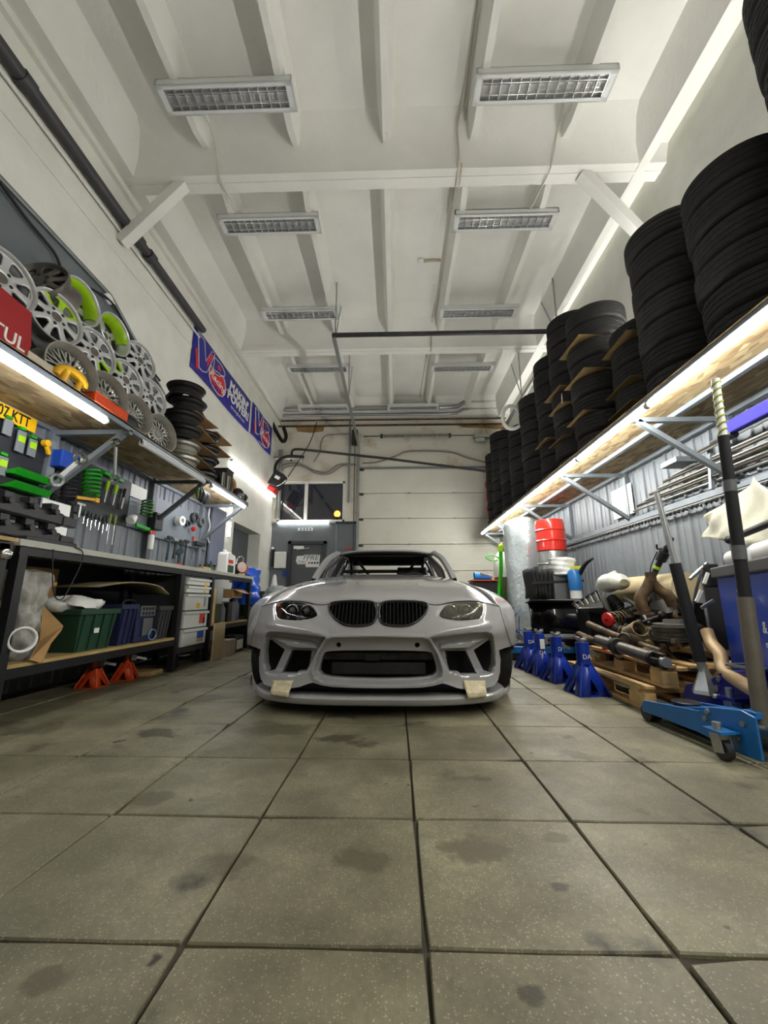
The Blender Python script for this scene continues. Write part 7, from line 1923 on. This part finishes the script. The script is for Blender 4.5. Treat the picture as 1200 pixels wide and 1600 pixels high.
# ---- trolley jacks
def trolley_jack(label, loc, rz, main, sec_, L_=.70, W_=.32, h=.16):
    """local y runs from the handle end (0) to the front roller (L)"""
    r = TH('trolley_jack', label, 'trolley jack', loc, rz, 'trolley jacks')
    side_ = [(0, .03), (.0, .2), (.06, .215), (.22, .19), (.30, .155), (L_ - .02, .115), (L_ + .0, .085), (L_ + .0, .05), (.32, .05), (.10, .025)]
    for s in (-1, 1):
        b = B(); b.prism(side_, .012, Matrix(((0, 0, 1, s * W_ / 2 - .006), (1, 0, 0, 0), (0, 1, 0, 0), (0, 0, 0, 1)))); b.obj('side_plate', main, parent=r, ang=0, world=False, bevel=.003)
        b = B(); b.cyl((s * (W_ / 2 + .0), L_ - .02, .045), (s * (W_ / 2 - .07), L_ - .02, .045), .045, n=20); b.obj('front_roller', M_DSTEEL, parent=r, ang=40, world=False)
        cst = B(); cst.box((s * (W_ / 2 + .05), .13, .115), (.1, .1, .01)); f_ = cst.obj('caster_bracket', main, parent=r, ang=0, world=False)
        b = B(); b.cyl((s * (W_ / 2 + .07), .13, .12), (s * (W_ / 2 + .07), .13, .15), .018, n=8); b.obj('kingpin', M_ZINC, parent=f_, ang=40, world=False)
        b = B(); b.cyl((s * (W_ / 2 + .055), .11, .04), (s * (W_ / 2 + .085), .11, .04), .04, n=18); b.obj('caster_wheel', M_DSTEEL, parent=f_, ang=40, world=False)
        b = B(); b.bar((s * (W_ / 2 + .045), .125, .11), (s * (W_ / 2 + .045), .11, .03), .006, .05, up=(0, 1, 0)); b.bar((s * (W_ / 2 + .095), .125, .11), (s * (W_ / 2 + .095), .11, .03), .006, .05, up=(0, 1, 0)); b.obj('fork', M_ZINC, parent=f_, ang=0, world=False)
        for (y, z) in ((.06, .16), (.1, .09), (.24, .165), (.26, .13)):
            b = B(); b.cyl((s * (W_ / 2), y, z), (s * (W_ / 2 + .016), y, z), .012, n=8); b.obj('bolt', M_ZINC, parent=r, ang=40, world=False)
    b = B(); b.box((0, L_ * .62, .06), (W_ - .03, L_ * .7, .01)); b.obj('belly_plate', main, parent=r, ang=0, world=False)
    b = B(); b.prism([(.2, .11), (.2, .17), (.32, .165), (L_ - .22, .125), (L_ - .13, .12), (L_ - .13, .105), (L_ - .25, .1), (.3, .11)], W_ - .08, Matrix(((0, 0, 1, -(W_ - .08) / 2), (1, 0, 0, 0), (0, 1, 0, 0), (0, 0, 0, 1)))); b.obj('lift_arm', sec_, parent=r, ang=0, world=False, bevel=.004)
    b = B(); b.lathe([(0, .118), (.06, .118), (.066, .128), (.07, .142), (.062, .146), (0, .14)], n=22, M=T(0, L_ - .19, 0)); b.obj('saddle', M_DSTEEL, parent=r, ang=40, world=False)
    b = B(); b.cyl((0, .02, .12), (0, .3, .12), .04, n=16); b.obj('hydraulic_ram', M_ZINC, parent=r, ang=40, world=False)
    b = B(); b.box((0, .05, .20), (W_ - .04, .06, .03)); b.obj('cross_member', sec_, parent=r, ang=0, world=False, bevel=.004)
    return r
j1 = trolley_jack('light blue trolley jack in front of the pallets', (1.655, 1.93, 0), .10, M_LBLUE, M_LBLUE, L_=.72, W_=.24)
j2 = trolley_jack('navy blue trolley jack between the pallets and the cabinet', (1.98, 2.27, 0), .16, M_NBLUE, M_NBLUE, L_=.50, W_=.22)
j2.matrix_basis = T(1.98, 2.27, 0) @ RZ(.16) @ Matrix.Diagonal((1, 1, 1.55, 1))
def jack_handle(name, label, pts_cols, socket=None):
    r = TH(name, label, 'jack handle', pts_cols[0][0], group='jack handles')
    for (p0, p1, rr, ma, nm) in pts_cols:
        b = B(); b.cyl(p0, p1, rr, n=16); b.obj(nm, ma, parent=r, ang=40)
    return r
H0, H1 = V((1.60, 1.97, .16)), V((1.665, 1.95, 1.81))
def hp(t): return H0.lerp(H1, t)
M_POLE = mat('dull_grey_pole', srgb(112, 106, 94), .55, metal=.3, var=.15, vs=10)
M_FOAM = mat('black_foam_grip', srgb(30, 30, 32), .8)
hh = jack_handle('jack_pole', 'long handle of the light blue jack with a striped tip', [
    (hp(0), hp(.33), .032, M_POLE, 'lower_tube'), (hp(.33), hp(.435), .026, M_FOAM, 'grip'), (hp(.435), hp(.475), .029, M_GRYP, 'collar'), (hp(.475), hp(.635), .026, M_FOAM, 'grip'),
    (hp(.635), hp(.67), .027, M_GRYP, 'collar'), (hp(.67), hp(.81), .024, M_FOAM, 'grip'), (hp(.81), hp(1.0), .018, M_WPL, 'upper_tube')])
for k in range(8):
    t0 = .825 + k * .0225
    b = B(); n_ = 12
    ring = [hp(t0) + (CR * cos(a * 2 * pi / n_) + V((0, 1, 0)) * sin(a * 2 * pi / n_)) * .0185 + V((0, 0, .012 * cos(a * 2 * pi / n_ + .8))) for a in range(n_)]
    b.tube(ring, .0055, n=5, closed=True); b.obj('lime_stripe', mat('lime_tape', srgb(150, 160, 40), .5), parent=hh, ang=60)
G0, G1 = V((1.815, 2.58, .22)), V((1.72, 2.62, 1.38))
def gp_(t): return G0.lerp(G1, t)
h2 = jack_handle('jack_pole', 'handle of the navy jack with a black sleeve and bare top', [(gp_(0), gp_(.14), .024, M_ZINC, 'socket_tube'), (gp_(.10), gp_(.60), .033, M_FOAM, 'sleeve'), (gp_(.60), gp_(1.0), .017, M_ZINC, 'upper_tube')])
b = B(); s0 = gp_(.0); b.lathe([(.022, .10), (.03, .06), (.075, -.04), (.08, -.06), (0, -.06)], n=6, M=T(s0)); b.obj('socket_cone', M_ZINC, parent=h2, ang=0)
b = B(); b.cyl(s0 + V((-.02, -.07, -.06)), s0 + V((.12, -.09, -.06)), .012, n=10); b.obj('pivot_pin', M_WPL, parent=h2, ang=40)
# bare metal top frame of the navy jack
b = B()
q = [(1.86, 2.46, .335), (1.99, 2.48, .335), (2.03, 2.30, .338), (1.90, 2.28, .338)]
for i in range(4): b.bar(q[i], q[(i + 1) % 4], .016, .014)
b.obj('top_frame', M_ZINC, parent=j2, ang=0)

# ---- wall: rods, poster, chain rail, navy bar
WXR = 2.775
ps = TH('poster', 'white printed poster on the grey cladding', 'poster', (WXR - .012, 4.86, 1.86))
b = B(); b.box((WXR - .012, 4.86, 1.86), (.004, .44, .36)); b.obj('sheet', M_PAPER, parent=ps, ang=0)
b = B()
rnd = random.Random(2)
for k in range(9):
    for j in range(4): b.box((WXR - .0145, 4.72 + .095 * j, 1.72 + .033 * k), (.001, .06 + .02 * rnd.random(), .008))
b.obj('print', M_GRYP, parent=ps, ang=0)
for k in range(7):
    x = 2.70 - .0 * k; z = 1.655 + .034 * k
    b = B(); b.cyl((2.70 - .02 * (k % 2), 1.2, z + .02), (2.70 - .02 * (k % 2), 4.55 - .12 * k, z + .02), .012 + .002 * (k % 2), n=10); b.obj('steel_rod', M_DRV if k % 2 else M_ZINC, ang=40, label='long steel rod on the wall rack, %s from the bottom' % ORD[k], cat='rod', group='rods on the wall rack')
for k in range(6):
    b = B(); b.cyl((2.60 + .01 * k, 1.3, 1.98 + .02 * (k % 3)), (2.66 - .01 * k, 3.7 - .22 * k, 1.93 + .025 * (k % 4)), .010, n=8); b.obj('thin_tube', M_DRV if k % 2 else M_ZINC, ang=40, label='thin loose tube above the wall rods, %s of six from the wall' % ORD[k], cat='tube', group='loose tubes on the wall rack')
b = B(); b.box((2.62, 3.62, 1.93), (.2, .22, .05)); b.obj('grey_profile', M_STEEL, ang=0, label='grey steel profile end sticking out of the wall rack', cat='profile', bevel=.004)
b = B(); q0, q1 = at(1142, 668, X=2.3), at(1200, 637, X=2.25); q1 = q0 + (q1 - q0) * 3; b.bar(q0, q1, .05, .09); b.obj('navy_bar', mat('violet_blue', srgb(40, 32, 140), .6, spec=.2), ang=0, label='violet-blue bar hung under the shelf above the tubes', cat='bar', bevel=.008)
b = B(); q = at(1141, 676, X=2.3); b.cyl(q + V((0, -.03, -.02)), q + V((0, .04, -.02)), .03, n=14); b.obj('bar_clamp', M_BLACK, ang=40, label='black clamp on the end of the violet-blue bar', cat='clamp')
for k, y in enumerate((3.2, 1.5)):
    b = B(); b.bar((2.66, y + .15, 1.60), (2.72, y + .15, 2.1), .03, .03); b.obj('rack_hook', M_STEEL, ang=0, label='upright hook of the rod rack, %s' % ['farther from the camera', 'nearer the camera'][k], cat='hook')
cr_ = TH('chain_rail', 'thin silver rail with a chain wound round it along the right wall', 'rail', (2.74, 4.3, 1.53))
b = B(); b.cyl((2.72, 1.0, 1.54), (2.72, 7.3, 1.54), .012, n=8); b.obj('rail', M_ZINC, parent=cr_, ang=40)
b = B(); n_ = 420; b.tube([(2.72 + .02 * cos(i * 1.6), 1.0 + 6.3 * i / n_, 1.52 + .014 * sin(i * 1.6) ) for i in range(n_ + 1)], .007, n=5); b.obj('chain', M_DSTEEL, parent=cr_, ang=60)
# ---- more scrap filling the heap
rnd = random.Random(77)
coil('oily loose coil spring between the struts', at(985, 992, X=1.95), .06, .17, 5, M_OIL, 1.2, .010)
coil('black loose coil spring behind the oil pan', at(968, 950, X=2.25), .055, .16, 5, M_GREASE, -1.0, .010)
_sc = [((1000, 975, 2.05), (1035, 962, 2.2), .022, M_GREASE, 'greasy tie rod above the gearbox mount'), ((1025, 990, 2.0), (1065, 1008, 2.0), .028, M_OIL, 'tan torsion bar below the brake discs'), ((955, 1005, 1.8), (990, 1018, 1.85), .024, M_GREASE, 'greasy short shaft over the driveshaft'),
       ((1070, 950, 2.2), (1090, 985, 2.2), .03, M_GREASE, 'greasy half shaft beside the black sleeve'), ((985, 955, 2.3), (1015, 940, 2.4), .03, M_DRV, 'grey shaft under the beige tube'), ((940, 985, 1.95), (975, 995, 2.0), .02, M_RUST, 'rusty rod crossing under the red mount')]
for (a_, c_, r_, ma, lab) in _sc:
    p0, p1 = at(a_[0], a_[1], X=a_[2]), at(c_[0], c_[1], X=c_[2]); d_ = (p1 - p0)
    r = TH('scrap_shaft', lab, 'shaft', p0, group='shafts in the parts heap')
    b = B(); b.cyl(p0, p1, r_ * .8, n=12); b.obj('shaft', ma, parent=r, ang=40)
    for t_ in (0, 1):
        b = B(); q = p0 + d_ * t_; b.sphere(tuple(q), r_ * 1.7, nu=12, nv=7); b.obj('joint', M_GREASE, parent=r, ang=60)
for k, (px, py, X_, sz, ma, lab) in enumerate(((1005, 998, 2.1, (.2, .26, .14), M_OIL, 'tan bearing housing in the middle of the heap'), (1040, 955, 2.35, (.3, .2, .18), M_GREASE, 'dark steering rack casing behind the discs'), (1075, 995, 2.15, (.2, .2, .2), M_GREASE, 'dark caliper carrier beside the black sleeve'), (960, 995, 1.98, (.18, .2, .12), M_GREASE, 'dark hub carrier between the struts'), (1085, 1015, 2.1, (.3, .3, .1), M_OIL, 'tan skid plate under the black sleeve'))):
    p = at(px, py, X=X_); b = B(M=T(p) @ RZ(.5 * k) @ RX(.3 * (-1) ** k)); n_ = 10
    b.lathe([(.0, -sz[2] / 2), (sz[0] * .42, -sz[2] / 2), (sz[0] * .5, -sz[2] * .2), (sz[0] * .42, sz[2] * .1), (sz[0] * .3, sz[2] * .5), (.02, sz[2] * .5)], n=14)
    for j in range(4):
        a0 = j * pi / 2; b.bar((sz[0] * .35 * cos(a0), sz[0] * .35 * sin(a0), -.01), (sz[0] * .75 * cos(a0), sz[0] * .75 * sin(a0), .0), .03, .035)
    b.obj('casting', ma, ang=40, label=lab, cat='casting', group='castings in the heap')
# ================================================================== CEILING AND BACK WALL SERVICES
# diagonal braces at the beams
for k, (a, c, lab) in enumerate((((-2.30, 3.52, 5.17), (XL + .02, 3.56, 4.45), 'white diagonal brace from the front beam to the left wall'), ((2.02, 3.52, 5.16), (XR - .02, 3.75, 4.42), 'white diagonal brace from the front beam to the right wall'))):
    b = B(); b.bar(a, c, .11, .11, up=(0, 1, 0)); b.obj('diagonal_brace', M_CEIL, ang=0, label=lab, cat='brace', bevel=.006)
# dark drain pipe along the left wall
dp = TH('drain_pipe', 'dark grey drain pipe running high along the left wall', 'pipe', (XL + .07, 2.0, 4.68))
M_DP = mat('dark_pipe', srgb(66, 66, 68), .5, var=.1)
b = B(); b.cyl((XL + .075, -2.2, 4.66), (XL + .075, 3.6, 4.66), .055, n=16); b.obj('pipe_run', M_DP, parent=dp, ang=40)
b = B(); b.cyl((XL + .075, 3.6, 4.66), (XL + .075, 5.3, 4.67), .048, n=16); b.obj('pipe_run', M_DP, parent=dp, ang=40)
for y in (2.3, 3.72, 3.95):
    b = B(); b.cyl((XL + .075, y - .05, 4.66), (XL + .075, y + .05, 4.66), .066, n=16); b.obj('socket', M_DP, parent=dp, ang=40)
b = B(); b.cyl((XL + .03, -2.2, 4.55), (XL + .03, 5.3, 4.55), .014, n=8); b.obj('thin_pipe', M_WPL, ang=40, label='thin white pipe just below the dark drain pipe', cat='pipe')
# conduit along the top of the grey field with a junction box
b = B(); b.tube([(XL + .045, -2.2, 3.72), (XL + .045, 3.5, 3.74), (XL + .045, 4.62, 3.24)], .011, n=8); b.obj('wall_conduit', M_ZINC, ang=40, label='thin conduit along the top of the grey wall field', cat='conduit')
p = at(171, 467, X=XL + .05); b = B(); b.lathe([(0, 0), (.05, 0), (.055, .01), (.055, .03), (.045, .04), (0, .042)], n=20, M=frame(p - V((.03, 0, 0)), (1, 0, 0))); b.box(tuple(p), (.02, .14, .02)); b.obj('junction_box', M_WPL, ang=40, label='round white junction box on the wall conduit', cat='junction box')
b = B(); b.tube(smooth([at(0, 285, X=XL + .06), at(40, 340, X=XL + .06), at(85, 395, X=XL + .06), at(105, 435, X=XL + .06), at(150, 455, X=XL + .06), at(180, 480, X=XL + .06), at(210, 540, X=XL + .06), at(250, 595, X=XL + .06)], 5), .012, n=8); b.obj('wall_cable', M_CABLE, ang=60, label='black cable sagging along the grey wall field', cat='cable')
# banners
M_BAN = mat('banner_blue', srgb(44, 40, 142), .55, var=.05, vs=3)
M_BRED = mat('banner_red', srgb(208, 44, 56), .55)
def wob(y): return .012 + .006 * sin(y * 5)
def banner(label, y0, y1, z0, z1, big):
    r = TH('banner', label, 'banner', (XL + .015, (y0 + y1) / 2, z0), group='blue banners on the left wall')
    b = B(); b.grid(lambda u, v: (XL + .012 + .006 * sin(u * 9), y0 + (y1 - y0) * u, z0 + (z1 - z0) * v + .012 * sin(u * 7) * (1 - v)), 20, 6); b.obj('cloth', M_BAN, parent=r, ang=60, solid=.002)
    H = z1 - z0
    def Mb(y, z, off=.024): return Matrix(((0, 0, 1, XL + off), (1, 0, 0, y), (0, 1, 0, z), (0, 0, 0, 1)))
    def plate(poly, ma, nm, y, z, off): 
        bb = B(); bb.prism(poly, .001, Mb(y, z, off)); return bb.obj(nm, ma, parent=r, ang=0)
    cy = y0 + (.98 if big else .98) * H; KX = 2.45 if big else 2.3; cz_ = z0 + H * .5; s = H
    # slanted V outline, P outline, red flame blob with script
    def outl(poly, nm, w=.014):
        bb = B(); pts = [Mb(cy, cz_, .026) @ V((x * s * KX, y * s * 1.12 + .02 * s, 0)) for x, y in poly]; bb.tube(pts, w * s * .8, n=5, closed=True); return bb.obj(nm, M_WPL, parent=r, ang=60)
    vp = [(-.34, .36), (-.22, .36), (-.16, -.02), (-.06, .36), (.0, .36), (-.12, -.22), (-.20, -.30), (-.27, -.30)]
    plate([(x * s * KX, y * s * 1.12 + .02 * s) for x, y in vp], M_BAN, 'letter_v', cy, cz_, .0235); outl(vp, 'v_outline')
    plate([(x * s * KX, y * s * 1.12 + .02 * s) for x, y in ((-.145, .08), (-.06, .30), (-.02, .30), (-.12, -.1))], M_BRED, 'v_red', cy, cz_, .0245)
    plate([(x * s * KX, y * s * 1.12 + .02 * s) for x, y in ((-.36, .0), (-.33, .02), (-.26, -.36), (-.32, -.36))], M_BRED, 'v_tail', cy, cz_, .0245)
    pp = [(.0, .30)] + [(.12 + .13 * cos(a), .20 + .12 * sin(a)) for a in [pi * .5 - i * pi / 7 for i in range(8)]] + [(.0, .02)]
    outl(pp, 'p_outline'); plate([(x * s * KX, y * s * 1.12 + .02 * s) for x, y in pp], M_BAN, 'letter_p', cy, cz_, .0235)
    plate([(x * s * KX, y * s * 1.12 + .02 * s) for x, y in ((.08, .15), (.15, .15), (.17, .22), (.12, .27), (.07, .22))], M_BRED, 'p_red', cy, cz_, .0245)
    fl = [(-.06, .04), (-.01, -.02), (.06, -.02), (.14, .03), (.21, .14), (.26, .06), (.29, -.08), (.29, -.22), (.24, -.34), (.15, -.40), (.05, -.38), (-.03, -.32), (-.07, -.22), (-.08, -.08)]
    plate([(x * s * KX, y * s * 1.12 + .02 * s) for x, y in fl], M_BRED, 'flame', cy, cz_, .0242); outl(fl, 'flame_outline')
    text('Racing', .24 * s, Mb(cy + .26 * s, cz_ - .14 * s, .0282) @ RZ(-.08), M_WPL, 'script', r, shear=.3, sx=1.4, off=.003)
    text('FUELS', .13 * s, Mb(cy + .2 * s, cz_ - .34 * s, .0282), M_BAN, 'script', r, sx=1.5, off=.002)
    if big:
        text("MAKIN'", .36 * s, Mb(y0 + (y1 - y0) * .745, cz_ + .19 * s), M_WPL, 'slogan', r, off=.008, shear=.1, sx=1.12)
        text('POWER!', .36 * s, Mb(y0 + (y1 - y0) * .745, cz_ - .10 * s), M_WPL, 'slogan', r, off=.008, shear=.1, sx=1.12)
        text('vpracingfuels.com', .14 * s, Mb(y0 + (y1 - y0) * .745, cz_ - .34 * s), M_WPL, 'web_address', r, shear=.1)
    else:
        text('vpracingfuels.com', .08 * s, Mb(y0 + (y1 - y0) * .5, cz_ - .455 * s), M_WPL, 'web_address', r)
    return r
banner('large blue racing banner with a white slogan', 5.16, 7.52, 3.98, 4.66, True)
banner('small blue racing banner beside the large one', 7.64, 8.98, 4.02, 4.72, False)
# cables down the ceiling by the ribs
def cable(label, pts, r=.009, ma=None, name='ceiling_cable'):
    b = B(); b.tube(smooth(pts, 4), r, n=6); return b.obj(name, ma or M_WCABLE, ang=60, label=label, cat='cable')
cable('twin cable running along the ceiling left of the right-hand rib', [(.70, -2.2, 5.54), (.70, 1.0, 5.54), (.70, 2.9, 5.54), (.66, 3.2, 5.45), (.69, 3.36, 5.2), (.69, 3.52, 5.138), (.69, 3.66, 5.2), (.69, 3.85, 5.53), (.68, 6.2, 5.54), (.67, 6.45, 5.2), (.67, 6.62, 5.138), (.66, 6.8, 5.3), (.66, 7.1, 5.54), (.62, 9.2, 5.54)], .012, mat('grey_white_cable', srgb(186, 180, 166), .6))
cable('second thinner cable beside the twin cable', [(.74, -2.2, 5.545), (.74, 2.95, 5.545), (.73, 3.4, 5.16), (.73, 3.52, 5.138), (.73, 3.68, 5.2), (.73, 3.9, 5.545), (.72, 6.2, 5.545)], .008, M_WCABLE)
cable('short cable branch to the ceiling rose', [(.69, 5.0, 5.53), (.55, 5.0, 5.53), (.44, 5.0, 5.52)], .018, mat('taped_cable', srgb(190, 176, 150), .7))
b = B(); b.lathe([(0, 0), (.04, 0), (.045, .02), (.03, .04), (0, .04)], n=16, M=frame((.40, 5.0, 5.54), (0, 0, -1))); b.obj('ceiling_rose', M_WPL, ang=40, label='small white ceiling rose with loose wires', cat='ceiling rose')
cable('thin cable crossing the beam beside the left-hand front light', [(-1.85, 2.9, 5.30), (-1.86, 3.2, 5.40), (-1.86, 3.42, 5.14), (-1.86, 3.62, 5.14), (-1.85, 4.0, 5.30)], .007)
cable('thin cable crossing the beam beside the right-hand front light', [(1.72, 2.9, 5.30), (1.70, 3.25, 5.42), (1.66, 3.42, 5.14), (1.64, 3.62, 5.14), (1.64, 4.1, 5.30)], .007)
# garage door overhead frame
gf = TH('door_track', 'overhead steel track frame of the garage door', 'track frame', (.7, 7.2, 4.5))
for x, nm in ((GX0 - .03, 'left'), (GX1 - .0, 'right')):
    b = B(); b.bar((x, 5.25, 4.50), (x, 9.2, 4.44), .05, .06); b.obj('rail', M_ZINC, parent=gf, ang=0)
    b = B(); b.tube(smooth([(x, 9.15, 4.44), (x, 9.36, 4.38), (x, 9.44, 4.2)], 5), .03, n=8); b.obj('rail_bend', M_ZINC, parent=gf, ang=60)
    for y in (5.4, 7.2):
        b = B(); b.bar((x, y, 4.5), (x, y, ZC), .02, .02); b.obj('hanger', M_ZINC, parent=gf, ang=0)
        b = B(); b.bar((x, y, 4.52), (x + .0, y + .5, ZC - .02), .015, .015); b.obj('stay', M_ZINC, parent=gf, ang=0)
b = B(); b.bar((GX0 - .05, 5.25, 4.51), (GX1 + .02, 5.25, 4.51), .045, .05); b.obj('cross_bar', M_DSTEEL, parent=gf, ang=0)
# pipes along the top of the back wall
for k, (z, y, r_, ma) in enumerate(((5.32, 9.2, .05, M_ZINC), (5.20, 9.3, .035, M_ZINC), (5.10, 9.38, .022, M_RUST))):
    pts = [(XL + .1, y, z), (1.2, y, z)]
    if k < 2: pts += [(1.55, y, z + .02), (1.7, y - .02, z + .12 - .02 * k), (1.9, y, z + .16 - .03 * k), (2.75, y, z + .16 - .03 * k)]
    else: pts += [(2.75, y, z)]
    b = B(); b.tube(pts, r_, n=10); b.obj('ceiling_pipe', ma, ang=50, label=['thick silver pipe along the top of the back wall', 'thinner silver pipe under the thick back wall pipe', 'thin rusty pipe along the back wall'][k], cat='pipe')
# torsion spring shaft above the garage door
ts = TH('torsion_spring', 'spring shaft above the garage door', 'spring', (.6, 9.38, 4.66))
b = B(); b.cyl((-.78, 9.38, 4.66), (2.6, 9.38, 4.66), .014, n=8); b.obj('shaft', M_DSTEEL, parent=ts, ang=40)
b = B(); n_ = 40; b.tube([(-.3 + 1.65 * i / (n_ * 6), 9.38 + .04 * cos(i * pi / 3), 4.66 + .04 * sin(i * pi / 3)) for i in range(n_ * 6 + 1)], .012, n=5); b.obj('coil', M_ZINC, parent=ts, ang=60)
for x in (-.32, 1.36):
    b = B(); b.cyl((x - .03, 9.38, 4.66), (x + .03, 9.38, 4.66), .055, n=14); b.obj('cone', M_DSTEEL, parent=ts, ang=40)
b = B(); b.box((2.15, 9.42, 4.64), (.4, .12, .07)); b.box((2.1, 9.42, 4.55), (.25, .08, .1)); b.obj('bearing_plate', M_ZINC, parent=ts, ang=0)
# black door operator on the jamb with its chain
op = TH('door_operator', 'black door operator box on the jamb left of the garage door', 'door operator', (-.98, 9.35, 4.6))
b = B(); b.box((-.98, 9.36, 4.62), (.15, .16, .38)); b.obj('case', M_BLACK, parent=op, ang=0, bevel=.02, seg=3)
b = B(); b.cyl((-.98, 9.36, .9), (-.98, 9.36, 4.45), .010, n=6); b.obj('chain_drop', M_DSTEEL, parent=op, ang=40)
b = B(); b.box((-1.12, 9.47, 4.1), (.035, .05, 2.2)); b.obj('jamb_pipe', M_STEEL, parent=op, ang=0)
# long dark pole across the wall, elbow pipe, grey cables
b = B(); b.tube(smooth([at(455, 720, Y=9.3), at(457, 704, Y=9.3), at(468, 702, Y=9.25)], 4) + [at(600, 716, Y=9.2), at(758, 736, Y=9.1)], .03, n=8); b.obj('dark_pole', M_DSTEEL, ang=60, label='long dark pole slanting above the garage door', cat='pole')
b = B(); b.cyl(at(420, 716, Y=9.3), at(468, 716, Y=9.3), .045, n=12); b.cyl(at(466, 716, Y=9.3), at(473, 716, Y=9.3), .075, n=14); b.obj('elbow_pipe', M_ZINC, ang=40, label='short silver pipe stub with a flange by the banner', cat='pipe')
for k, pts in enumerate(([(425, 745), (440, 728), (465, 724), (490, 735), (510, 738), (530, 726), (556, 726)], [(428, 750), (445, 731), (470, 728), (495, 740), (515, 740), (535, 728), (556, 726)], [(490, 722), (500, 705), (502, 690), (512, 680), (548, 678)], [(566, 724), (590, 722), (620, 712), (640, 705), (700, 706), (730, 715), (758, 722)])):
    b = B(); b.tube(smooth([at(x, y, Y=9.44) for x, y in pts], 5), .022 if k in (0, 3) else .016, n=7); b.obj('wall_cable', mat('grey_cable', srgb(128, 124, 116), .6), ang=60, label=['thick grey cable looping left of the operator', 'second grey cable looping under the thick one', 'grey cable hanging from the rusty patch', 'grey cable arching above the garage door'][k], cat='cable')
cable('thin black cable from the ceiling pipe to the heater', [at(495, 660, Y=9.2), at(485, 690, Y=9.0), at(470, 715, Y=8.9), at(450, 745, Y=8.8)], .012, M_CABLE, 'black_cable')
b = B(); b.tube(smooth([at(425, 660, Y=9.1), at(432, 675, Y=9.1), at(442, 690, Y=9.1), at(447, 682, Y=9.1), at(443, 668, Y=9.1)], 5), .045, n=8); b.obj('corner_bracket', M_GREASE, ang=60, label='grimy pipe bracket in the left back corner', cat='bracket')
for k, x in enumerate((-2.86, -2.80)):
    b = B(); b.cyl((x, 9.42, 2.6), (x, 9.42, 4.35), .022, n=8); b.obj('riser_pipe', M_ZINC, ang=40, label='%s of two thin riser pipes in the left back corner' % ['left', 'right'][k], cat='pipe')
# red-black heater hung in the corner
ht = at(433, 752, Y=8.75); hx = TH('wall_heater', 'black and red machine hung in the corner by the window', 'machine', ht)
b = B(M=T(ht) @ RY(.5)); b.box((0, 0, .02), (.26, .3, .36)); b.obj('case', M_BLACK, parent=hx, ang=0, bevel=.03, seg=3)
b = B(M=T(ht) @ RY(.5)); b.box((.02, -.155, .06), (.12, .012, .07)); b.obj('name_plate', M_WPL, parent=hx, ang=0)
b = B(M=T(ht) @ RY(.5)); b.box((.03, -.02, -.22), (.2, .24, .12)); b.obj('red_base', M_RED, parent=hx, ang=0, bevel=.02)
b = B(M=T(ht) @ RY(.5)); b.tube(smooth([(.12, -.16, -.12), (.2, -.18, -.02), (.22, -.16, .1)], 4), .014, n=8); b.obj('handle', M_CHROME, parent=hx, ang=60)
b = B(); b.tube(smooth([ht + V((-.1, .1, .2)), ht + V((-.1, .2, .5)), ht + V((.1, .3, .7)), ht + V((.5, .4, .72))], 5), .035, n=8); b.obj('hose', M_BLACK, parent=hx, ang=60)
# small items round the office door
b = B(); b.box(tuple(at(438, 875, Y=9.40)), (.26, .10, .38)); b.obj('wall_cabinet', M_WPL, ang=0, label='small white wall cabinet left of the office door', cat='cabinet', bevel=.008)
b = B(); b.box(tuple(at(427, 872, Y=9.42)), (.07, .06, .40)); b.obj('dark_strip', M_BLACK, ang=0, label='dark strip beside the white wall cabinet', cat='strip', bevel=.006)
b = B(); b.box(tuple(at(445, 896, Y=9.445)), (.09, .012, .11)); b.obj('blue_sign', M_BLUE, ang=0, label='small blue square sign beside the office door', cat='sign')
p = at(426, 857, Y=9.42); b = B(); b.sphere(tuple(p), .035); b.obj('wall_button', M_WPL, ang=180, label='small white knob above the dark strip', cat='knob')
es = TH('lettered_strip', 'small white lettered strip under the door light', 'sign', (-2.18, 9.44, 2.38)); q = at(477, 827, Y=9.45)
b = B(); b.box(tuple(q), (.36, .008, .07)); b.obj('strip', M_STK, parent=es, ang=0)
for k in range(4):
    b = B(); b.box((q.x - .10 + .075 * k, q.y - .0045, q.z), (.035, .002, .05)); b.obj('mark', M_GRYP, parent=es, ang=0)
p = at(545, 857, Y=9.35); b = B(); b.box(tuple(p), (.1, .06, .04)); b.obj('red_lamp', M_RED, ang=0, label='small red lamp beside the garage door jamb', cat='lamp', bevel=.01)
# street lamp outside the window
sl = TH('street_lamp', 'orange street lamp glowing outside the window', 'street lamp', (0, 0, 0)); q = at(527, 803, Y=16.0); sl.matrix_basis = T(q.x, 16.0, 0)
b = B(); b.cyl((q.x, 16.0, -.2), (q.x, 16.0, q.z), .05, n=10); b.obj('post', M_DSTEEL, parent=sl, ang=40)
b = B(); b.sphere((q.x, 16.0, q.z), .13); b.obj('globe', mat('sodium_glow', (1.0, .30, .04), .5, emit=3.0), parent=sl, ang=180)
b = B(); b.box((0, 20, -.3), (60, 21, .2)); b.obj('outside_ground', mat('night_asphalt', srgb(40, 40, 42), .8), ang=0, kind='structure', label='dark asphalt yard outside')
